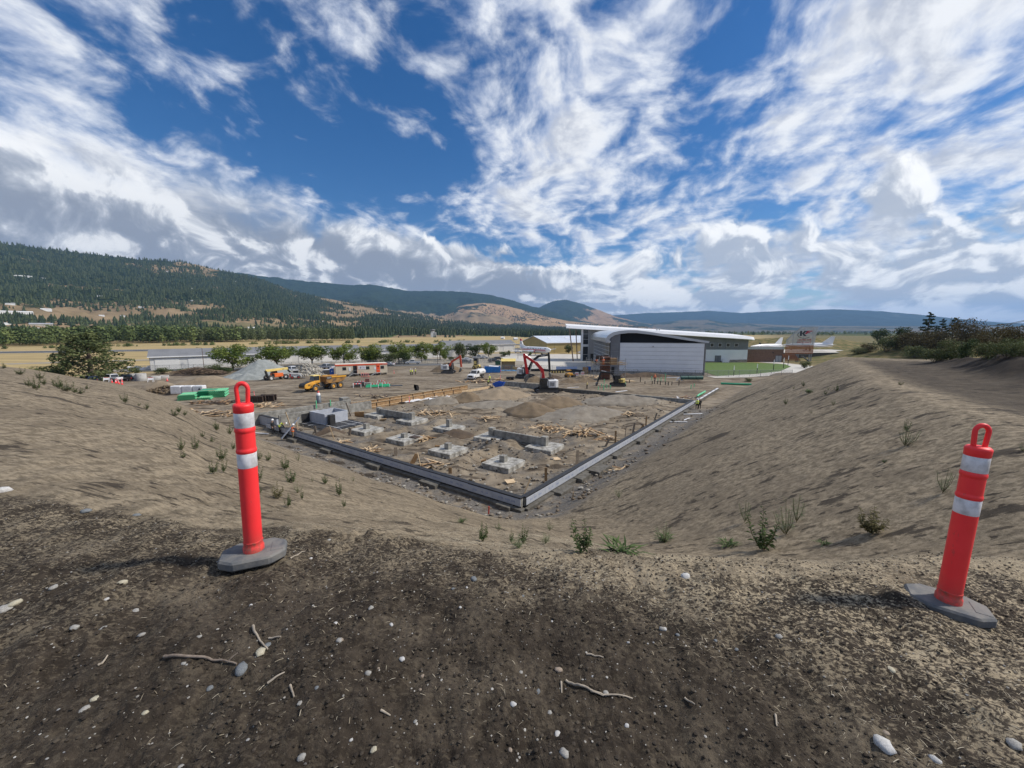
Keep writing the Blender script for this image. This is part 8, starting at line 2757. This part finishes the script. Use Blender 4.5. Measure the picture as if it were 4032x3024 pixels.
def plant(kind,p,w,h,label,cat='tree',name='tree',group=None):
 ix=rng.randrange(len(PROTO[kind]))
 src=PROTO[kind][ix]
 if(kind,ix)not in PR_USED:
  PR_USED.add((kind,ix))
  o=src
 else:
  o=copy_tree(src)
 unit={'street':1.12,'bush':.95,'darkbush':.95,'scrub':.85,'oscrub':.85,'pine':1.2,'big':1.2}[kind]
 o.name=name
 o.location=p
 o.scale=(w,w,h/unit)
 o.rotation_euler=(0,0,rng.uniform(0,6.28))
 return tag(o,label,cat,group,'thing')
def plant_px(kind,u,v,vtop,wpx,label,z=0.0,**kw):
 p=at(u,v,z)
 r=p.y
 d=pix_dir(u,vtop)
 h=CAM_H+d.z*(p.y/d.y)-p.z
 return plant(kind,p,wpx*r/1514.0,max(h,.5),label,**kw)
G_ROW='row of young trees along the airfield road'
for(u,v,vt,w,kd,lab)in[(917,1459,1352,150,'street','first round headed tree of the row, left end, next to the gravel heap'),(1091,1452,1350,152,'street','second round headed tree of the row, above the telehandler'),(1231,1440,1352,135,'street','third tree of the row, above the broken rock pile'),(1356,1438,1352,120,'street','fourth tree of the row, behind the site office'),(1470,1436,1352,100,'street','tree over the dense bushes behind the office'),(1570,1432,1345,110,'street','tree above the right end of the dense bushes'),(1660,1424,1344,90,'street','slim tree right of the dense bushes, above the white pickup'),(1733,1417,1345,82,'street','tree above the orange armed excavator'),(1807,1408,1338,70,'bush','tall narrow olive tree left of the car park'),(1924,1408,1347,62,'street','last small tree of the row, before the white hangar')]:
 plant_px(kd,u,v,vt,w,lab,group=G_ROW)
for(u,v,vt,w,kd,lab)in[(1455,1437,1375,95,'darkbush','left part of the dense bushes behind the office'),(1530,1436,1380,105,'bush','middle of the dense bushes behind the office'),(1595,1433,1378,85,'darkbush','right part of the dense bushes behind the office'),(1871,1406,1346,85,'darkbush','broad dense bush beside the car park'),(1985,1405,1380,50,'darkbush','round dark bush left of the apron'),(2005,1404,1375,18,'bush','thin young tree left of the apron'),(1674,1428,1395,18,'street','thin young tree behind the white pickup'),(1748,1422,1378,26,'street','thin young tree left of the orange arm'),(1775,1420,1402,36,'bush','low bush left of the orange arm'),(1822,1415,1388,20,'bush','thin young tree right of the orange arm'),(2240,1392,1352,42,'darkbush','dark tree before the ochre hangar at the museum corner'),(2318,1390,1360,45,'darkbush','dark tree seen behind the museum corner posts'),(2089,1402,1384,12,'street','thin young tree below the old airliner'),(150,1490,1440,120,'bush','olive bush at the crest left of the big tree'),(80,1478,1452,110,'bush','low olive bush farthest left at the crest'),(235,1490,1440,70,'bush','olive bush touching the big dark tree'),(535,1476,1440,60,'bush','green bush behind the concrete rings'),(640,1472,1445,80,'bush','straggly bush before the taupe gable'),(740,1470,1446,90,'bush','straggly bush left of the brush heap'),(850,1468,1430,90,'bush','leafy bush behind the brush heap'),(890,1470,1442,70,'darkbush','leafy bush at the foot of the first row tree'),(1010,1447,1430,40,'bush','low bush under the second row tree'),(1390,1438,1424,40,'bush','low bush behind the office roof')]:
 plant_px(kd,u,v,vt,w,lab,cat='bush' if 'bush' in lab else 'tree',name='bush' if 'bush' in lab else 'tree',group='bushes along the airfield road')
plant('big',Vector((-108,98,-.4)),17.5,13.2,'big dark spreading tree behind the parked cars at the left',group='single trees')
# bushy bank on the right -----------------------------------------------
G_BANK='shrubs on the bank beside the haul road'
def bank(kind,u,vb,vt,wpx,label,back=0.0,**kw):
 p=hit(u,vb)
 d=pix_dir(u,vb)
 dd=Vector((d.x,d.y,0)).normalized()
 p=p+dd*back
 p.z=hz(p.x,p.y)-.1
 e=pix_dir(u,vt)
 h=CAM_H+e.z*(p.y/e.y)-p.z
 return plant(kind,p,wpx*p.y/1514.0,max(h,.6),label,group=G_BANK,**kw)
for(kd,x,yb,yt,w,bk,lab,nm)in[('pine',1455,420,155,150,12,'tallest ragged pine rising above the bushy bank','pine_tree'),('pine',1560,420,205,110,12,'shorter pine right of the tallest pine on the bank','pine_tree'),('pine',1650,420,195,130,14,'broad pine third from the left on the bank','pine_tree'),('darkbush',1090,410,262,140,10,'dark rounded tree at the left end of the bushy bank','tree'),('darkbush',1265,410,255,150,12,'dark rounded tree between the left end and the tallest pine','tree'),('pine',1880,400,262,60,25,'small distant pine under the power lines','pine_tree'),('pine',1830,400,258,40,25,'tiny distant pine left of another under the power lines','pine_tree'),('oscrub',1150,470,320,150,3,'green shrub at the left end of the bank beside the road','shrub'),('scrub',1240,460,330,170,4,'reddish brown shrub below the dark rounded trees','shrub'),('scrub',1340,470,300,170,5,'brown shrub left of the tallest pine','shrub'),('scrub',1460,480,290,190,4,'reddish brown shrub below the tallest pine','shrub'),('oscrub',1380,510,400,190,1,'olive low shrub close to the dark berm, left','shrub'),('scrub',1570,500,300,210,5,'brown shrub in the middle of the bank','shrub'),('oscrub',1540,540,430,190,1,'olive low shrub close to the dark berm, middle','shrub'),('scrub',1740,480,190,220,7,'tall bare brown shrub right of the pines','shrub'),('oscrub',1680,520,360,190,3,'olive shrub right of the middle of the bank','shrub'),('darkbush',1780,500,340,150,2,'very dark round bush low on the bank','bush'),('scrub',1890,500,310,190,5,'brown shrub right of the very dark bush','shrub'),('oscrub',1930,540,380,200,3,'olive shrub in front of the right end of the bank','shrub'),('scrub',2000,480,255,230,7,'large brown shrub at the right end of the bank','shrub'),('oscrub',2080,540,330,220,4,'olive shrub near the right picture edge','shrub'),('scrub',2150,500,240,240,6,'large brown shrub at the right picture edge','shrub'),('oscrub',2200,545,380,200,3,'olive shrub at the right picture edge near the berm','shrub'),('scrub',1010,470,390,120,3,'low brown shrub where the bank meets the grass hill','shrub'),('oscrub',940,480,425,110,2,'low olive shrub on the grass hill','shrub')]:
 q=zf(x,yb)
 bank(kd,q[0],q[1],1150+yt*.51175,w*.51175,lab,bk,cat={'pine_tree':'pine tree'}.get(nm,nm),name=nm)
q=zf(520,585)
bank('bush',q[0],q[1],1150+525*.51175,45,'green bush on the slope nose below the tail fin sign',0,cat='bush',name='bush')
q=ze(2090,745)
bank('oscrub',q[0],q[1],1200+705*.40687,34,'low weedy bush at the end of the slope by the path',0,cat='bush',name='bush')
# tall dry grass at the edge of the berm
N=9000
t_=nrng.uniform(8,90,N)
s_=nrng.uniform(30.5,40,N)
base=np.array([0.,0.])
Nn=np.array([N2[0],N2[1]])
Bn=np.array([B2[0],B2[1]])
c0=(T2@Nn)
X=Nn[0]*(s_+c0)+Bn[0]*t_
Y=Nn[1]*(s_+c0)+Bn[1]*t_
Z=height(X[None],Y[None])[0]
gv=[(-.05,0,0),(.05,0,0),(.02,.12,.55),(0,.35,1.0)]
gf=[(0,1,2,3)]
gr=scatter('dry_grass',gv,gf,np.stack([X,Y,Z-.05],-1),nrng.uniform(.5,1.1,N),nrng.uniform(0,6.28,N),L_YEL)
tag(gr,'tall dry yellow grass along the foot of the bushy bank','grass',kind='stuff')
for kd_,ps in PROTO.items():
 for i_,p_ in enumerate(ps):
  if(kd_,i_)not in PR_USED:
   for c_ in list(p_.children):
    bpy.data.objects.remove(c_)
   bpy.data.objects.remove(p_)
   # far tree belts ----------------------------------------------------------
tv,tf,tt=leaf_cloud([((0,0,.55),.34,1.25),((.18,.05,.4),.22,1.1),((-.18,-.05,.42),.22,1.1),((0,.1,.82),.18,1.0)],560,.075,77)
def belt(name,n,az0,az1,r0,r1,h0,h1,m_,label,dens=None,slender=.75,z0=-.3):
 a=nrng.uniform(az0,az1,n)
 r=nrng.uniform(r0,r1,n)
 if dens is not None:
  k_=dens(a,r)
  a,r=a[k_],r[k_]
 h=nrng.uniform(h0,h1,len(a))
 w=h*slender*nrng.uniform(.8,1.25,len(a))
 o=scatter(name,tv,tf,np.stack([r*np.sin(a),r*np.cos(a),np.full(len(a),z0)],-1),np.stack([w,w,h],-1),nrng.uniform(0,6.28,len(a)),m_)
 return tag(o,label,'wood',kind='stuff')
azp=lambda x:math.atan2((x*D-2016)/1514.0,1.0)
L_WOOD=foliage_material('belt_leaf',(.045,.070,.022),(.165,.200,.065),.8,.1)
L_POP=foliage_material('poplar_leaf',(.055,.075,.030),(.165,.190,.085),.8,.1)
belt('poplar_wood',420,azp(430),azp(765),560,640,13,19,L_POP,'belt of slender poplars beyond the runway grass',slender=.42)
belt('green_wood',330,azp(110),azp(520),560,700,12,20,L_WOOD,'dense green wood beyond the runway, left of the poplars',slender=.9)
belt('green_wood',130,azp(-30),azp(120),520,700,10,18,L_WOOD,'dark wood beyond the runway at the far left',slender=.9)
belt('green_wood',240,azp(200),azp(430),760,1050,14,24,L_WOOD,'second belt of taller trees behind the green wood',slender=.8)
belt('scrub_line',420,azp(-20),azp(1010),445,462,1.5,4.0,L_WOOD,'broken line of low scrub in the runway grass',lambda a,r:fbm(a*30,a*7,3,5)>-.12,1.4)
belt('valley_wood',520,azp(560),azp(1230),900,1900,8,15,L_WOOD,'scattered trees between the houses of the valley',lambda a,r:fbm(a*26,r/160,3,15)>.02,.9,0.5)
belt('valley_wood',620,azp(1150),azp(1900),1300,3600,9,17,L_WOOD,'distant trees over the valley floor behind the museum',lambda a,r:fbm(a*26,r/260,3,25)>-.1,1.0,-.3)
belt('hillfoot_wood',420,azp(0),azp(620),820,1250,8,14,L_WOOD,'scattered dark trees at the foot of the long hillside',lambda a,r:fbm(a*22,r/120,3,35)>.05,.8,1.5)
tr_=at(*zc(1180,325))
o=scatter('round_tree',tv,tf,np.array([[0,0,0.]]),np.array([[14,14,11.]]),np.array([0.]),foliage_material('dark_leaf',None,None))
o.location=tr_
tag(o,'single dark round tree at the right end of the poplar belt','tree',kind='thing')
# ------------------------------------------------------------------ far houses
def hit_hill(u,v):
 d=pix_dir(u,v)
 hd=math.hypot(d.x,d.y)
 az=math.atan2(d.x,d.y)
 sl=d.z/hd
 aa,uu,R,Z,W=H1
 i=int(np.clip(np.searchsorted(aa,az),0,len(aa)-1))
 n1=np.argmax(uu>=1)
 rr,zz=R[:n1,i],Z[:n1,i]
 ray=CAM_H+sl*rr
 k_=np.nonzero(ray<=zz)[0]
 if sl<-0.0075 and(len(k_)==0 or k_[0]>0):
  r=CAM_H/-sl
  if r<900:
   return Vector((math.sin(az)*r,math.cos(az)*r,0))
 if len(k_)==0:
  r=2500
  return Vector((math.sin(az)*r,math.cos(az)*r,0))
 j=k_[0]
 return Vector((math.sin(az)*rr[j],math.cos(az)*rr[j],zz[j]-.5))
M_HOUSE=mat('house_white',(.70,.70,.68),.7,.05,.2)
M_HOUSE2=mat('house_beige',(.45,.41,.34),.7,.05,.2)
M_RFD=mat('house_dark_roof',(.07,.07,.08),.8,.1,.2)
M_RFG=mat('house_grey_roof',(.40,.41,.43),.7,.1,.2)
M_BLUEB=mat('blue_shed',(.05,.22,.55),.6,.05)
def house(u,v,wpx,label,mw=None,mr=None,hr=.45):
 p=hit_hill(u,v)
 r=p.length
 w=max(wpx*.5*r/1514.0,5.0)
 t=empty('house',p,-math.atan2(p.x,p.y)+rng.uniform(-.3,.3),label,'house','far houses in the valley')
 dpt=min(max(w*.5,7),14)
 h=min(max(w*hr*.3,2.4),3.4)
 f=min(h*.6,2)
 MB().box((0,0,h/2-1),(w,dpt,h+2)).build('wall',mw or M_HOUSE,t)
 MB().prism([(-dpt/2-.4,h-.1),(dpt/2+.4,h-.1),(0,h+f)],-w/2-.4,w/2+.4,M=Matrix.Rotation(math.pi/2,4,'Z')).build('roof',mr or rng.choice([M_RFD,M_RFG,M_HOUSE]),t)
 return t
for(q,x,y,w,lab,mw,mr)in[(za,185,385,55,'long white house high on the hillside at the left',M_HOUSE,M_HOUSE),(za,80,600,30,'pale blue roofed house low on the hillside at the far left',M_HOUSE,M_RFG),(za,120,692,110,'long low white greenhouse at the left foot of the hill',M_HOUSE,M_HOUSE),(za,345,652,50,'long white roofed building right of the greenhouse',M_HOUSE,M_HOUSE),(za,330,770,75,'grey roofed long building above the left wood',M_HOUSE2,M_RFG),(za,250,806,50,'white building just above the left wood',M_HOUSE,M_HOUSE),(za,1990,790,40,'white roofed barn above the poplar belt',M_HOUSE,M_HOUSE),(zd,1750,220,22,'white boxy building right of the valley centre',M_HOUSE,M_HOUSE),(zd,1060,230,14,'small bright blue shed in the valley',M_BLUEB,M_BLUEB),(zd,1860,232,30,'long beige building right of the white boxy one',M_HOUSE2,M_HOUSE2),(zd,1560,222,22,'white building left of the white boxy one',M_HOUSE,M_RFG),(zd,975,180,27,'long white roofed barn in the valley',M_HOUSE,M_HOUSE)]:
 house(*q(x,y),w,lab,mw,mr)
for(q,x,y,w)in[(za,345,408,14),(za,800,556,26),(za,970,575,20),(za,1510,478,25),(za,1110,632,12),(za,60,765,22),(za,970,700,20),(za,805,695,20),(za,1890,675,25),(za,2000,676,16),(za,1320,344,14),(za,1860,420,12),(za,1520,574,10),(za,1130,628,10),(za,1340,345,10),(zc,630,72,16),(zc,825,195,19),(zc,975,190,16),(zc,1025,198,12),(zc,1235,208,12),(zc,925,188,9),(zc,1580,155,12),(zd,495,100,20),(zd,570,125,11),(zd,985,224,17),(zd,1180,134,9),(zd,1570,160,18),(zd,1680,158,13),(zd,1400,312,14),(zd,1585,330,11),(zd,750,210,9),(zd,1240,190,8),(zd,2170,130,8),(zd,1640,95,9)]:
 house(*q(x,y),w,'small pale house far off in the valley')
for i in range(70):
 x,y=rng.uniform(1480,2180),0
 u=x
 v=1213+(u-1480)*.030+rng.uniform(0,26)
 house(u,v+8,rng.uniform(3,6),'tiny pale house in the far hillside subdivision',rng.choice([M_HOUSE,M_HOUSE2]),None)
o=MB().lathe([(9,0),(9,4),(6,8),(.01,9)],16).build('round_barn',M_HOUSE,loc=hit_hill(*(2050+1100*.1356,1300+100*.1356)))
tag(o,'white rounded fabric barn left of the museum roof','barn')
# control tower
p=at(*zd(395,262))
t=empty('control_tower',Vector((p.x*.72,p.y*.72,0)),.2,'white airport control tower with grey cab on the far grass','control tower')
MB().box((0,0,5.2),(12,10,10.4)).build('base_block',M_HOUSE,t)
for i in range(3):
 MB().box((2.4,-5.06,2.2+i*3.2),(5.5,.15,1.2)).build('window',M_GLASS,t)
MB().lathe([(3.2,10.4),(3.2,12.4),(5.2,12.6),(5.2,13.2)],10,c=(-1.5,0,0)).build('shaft',M_HOUSE,t)
MB().lathe([(4.6,13.2),(5.3,15.6)],10,c=(-1.5,0,0)).build('cab_glass',M_GLASS,t)
MB().lathe([(5.7,15.6),(5.7,16.2),(1,16.6)],10,c=(-1.5,0,0)).build('cab_roof',mat('tower_grey',(.34,.34,.35),.6),t)
house(*zd(515,205),24,'white building right of the control tower',M_HOUSE,M_HOUSE)
# pale yard with stored fabric behind the left bushes
for i in range(5):
 heap(at(510+i*28,1456-(i%2)*3),2.4,1.5,1.3,i*.4,M_WHITE,'white covered heap in the row behind the bushes',60+i,1.0,.3,'white_cover','white covered heaps behind the bushes')
 # alike things that stand apart: say which one, counted across the picture
bpy.context.view_layer.update()
SAME={}
for o in sc.objects:
 if o.parent is None and 'label' in o and o.get('kind')!='stuff':
  SAME.setdefault(o['label'],[]).append(o)
WORDS='first second third fourth fifth sixth seventh eighth ninth tenth'.split()
for lab,obs in SAME.items():
 if 1<len(obs)<=60 and len(lab.split())<=12:
  def across(o):
   q=o.matrix_world.translation
   return q.x/max(q.y*math.cos(PITCH)-(q.z-CAM_H)*math.sin(PITCH),.1)
  for i,o in enumerate(sorted(obs,key=across)):
   o['label']='%s, %s from the left'%(lab,WORDS[i]if i<10 else '%d%s'%(i+1,{1:'st',2:'nd',3:'rd'}.get((i+1)%10,'th')if i+1 not in(11,12,13)else 'th'))
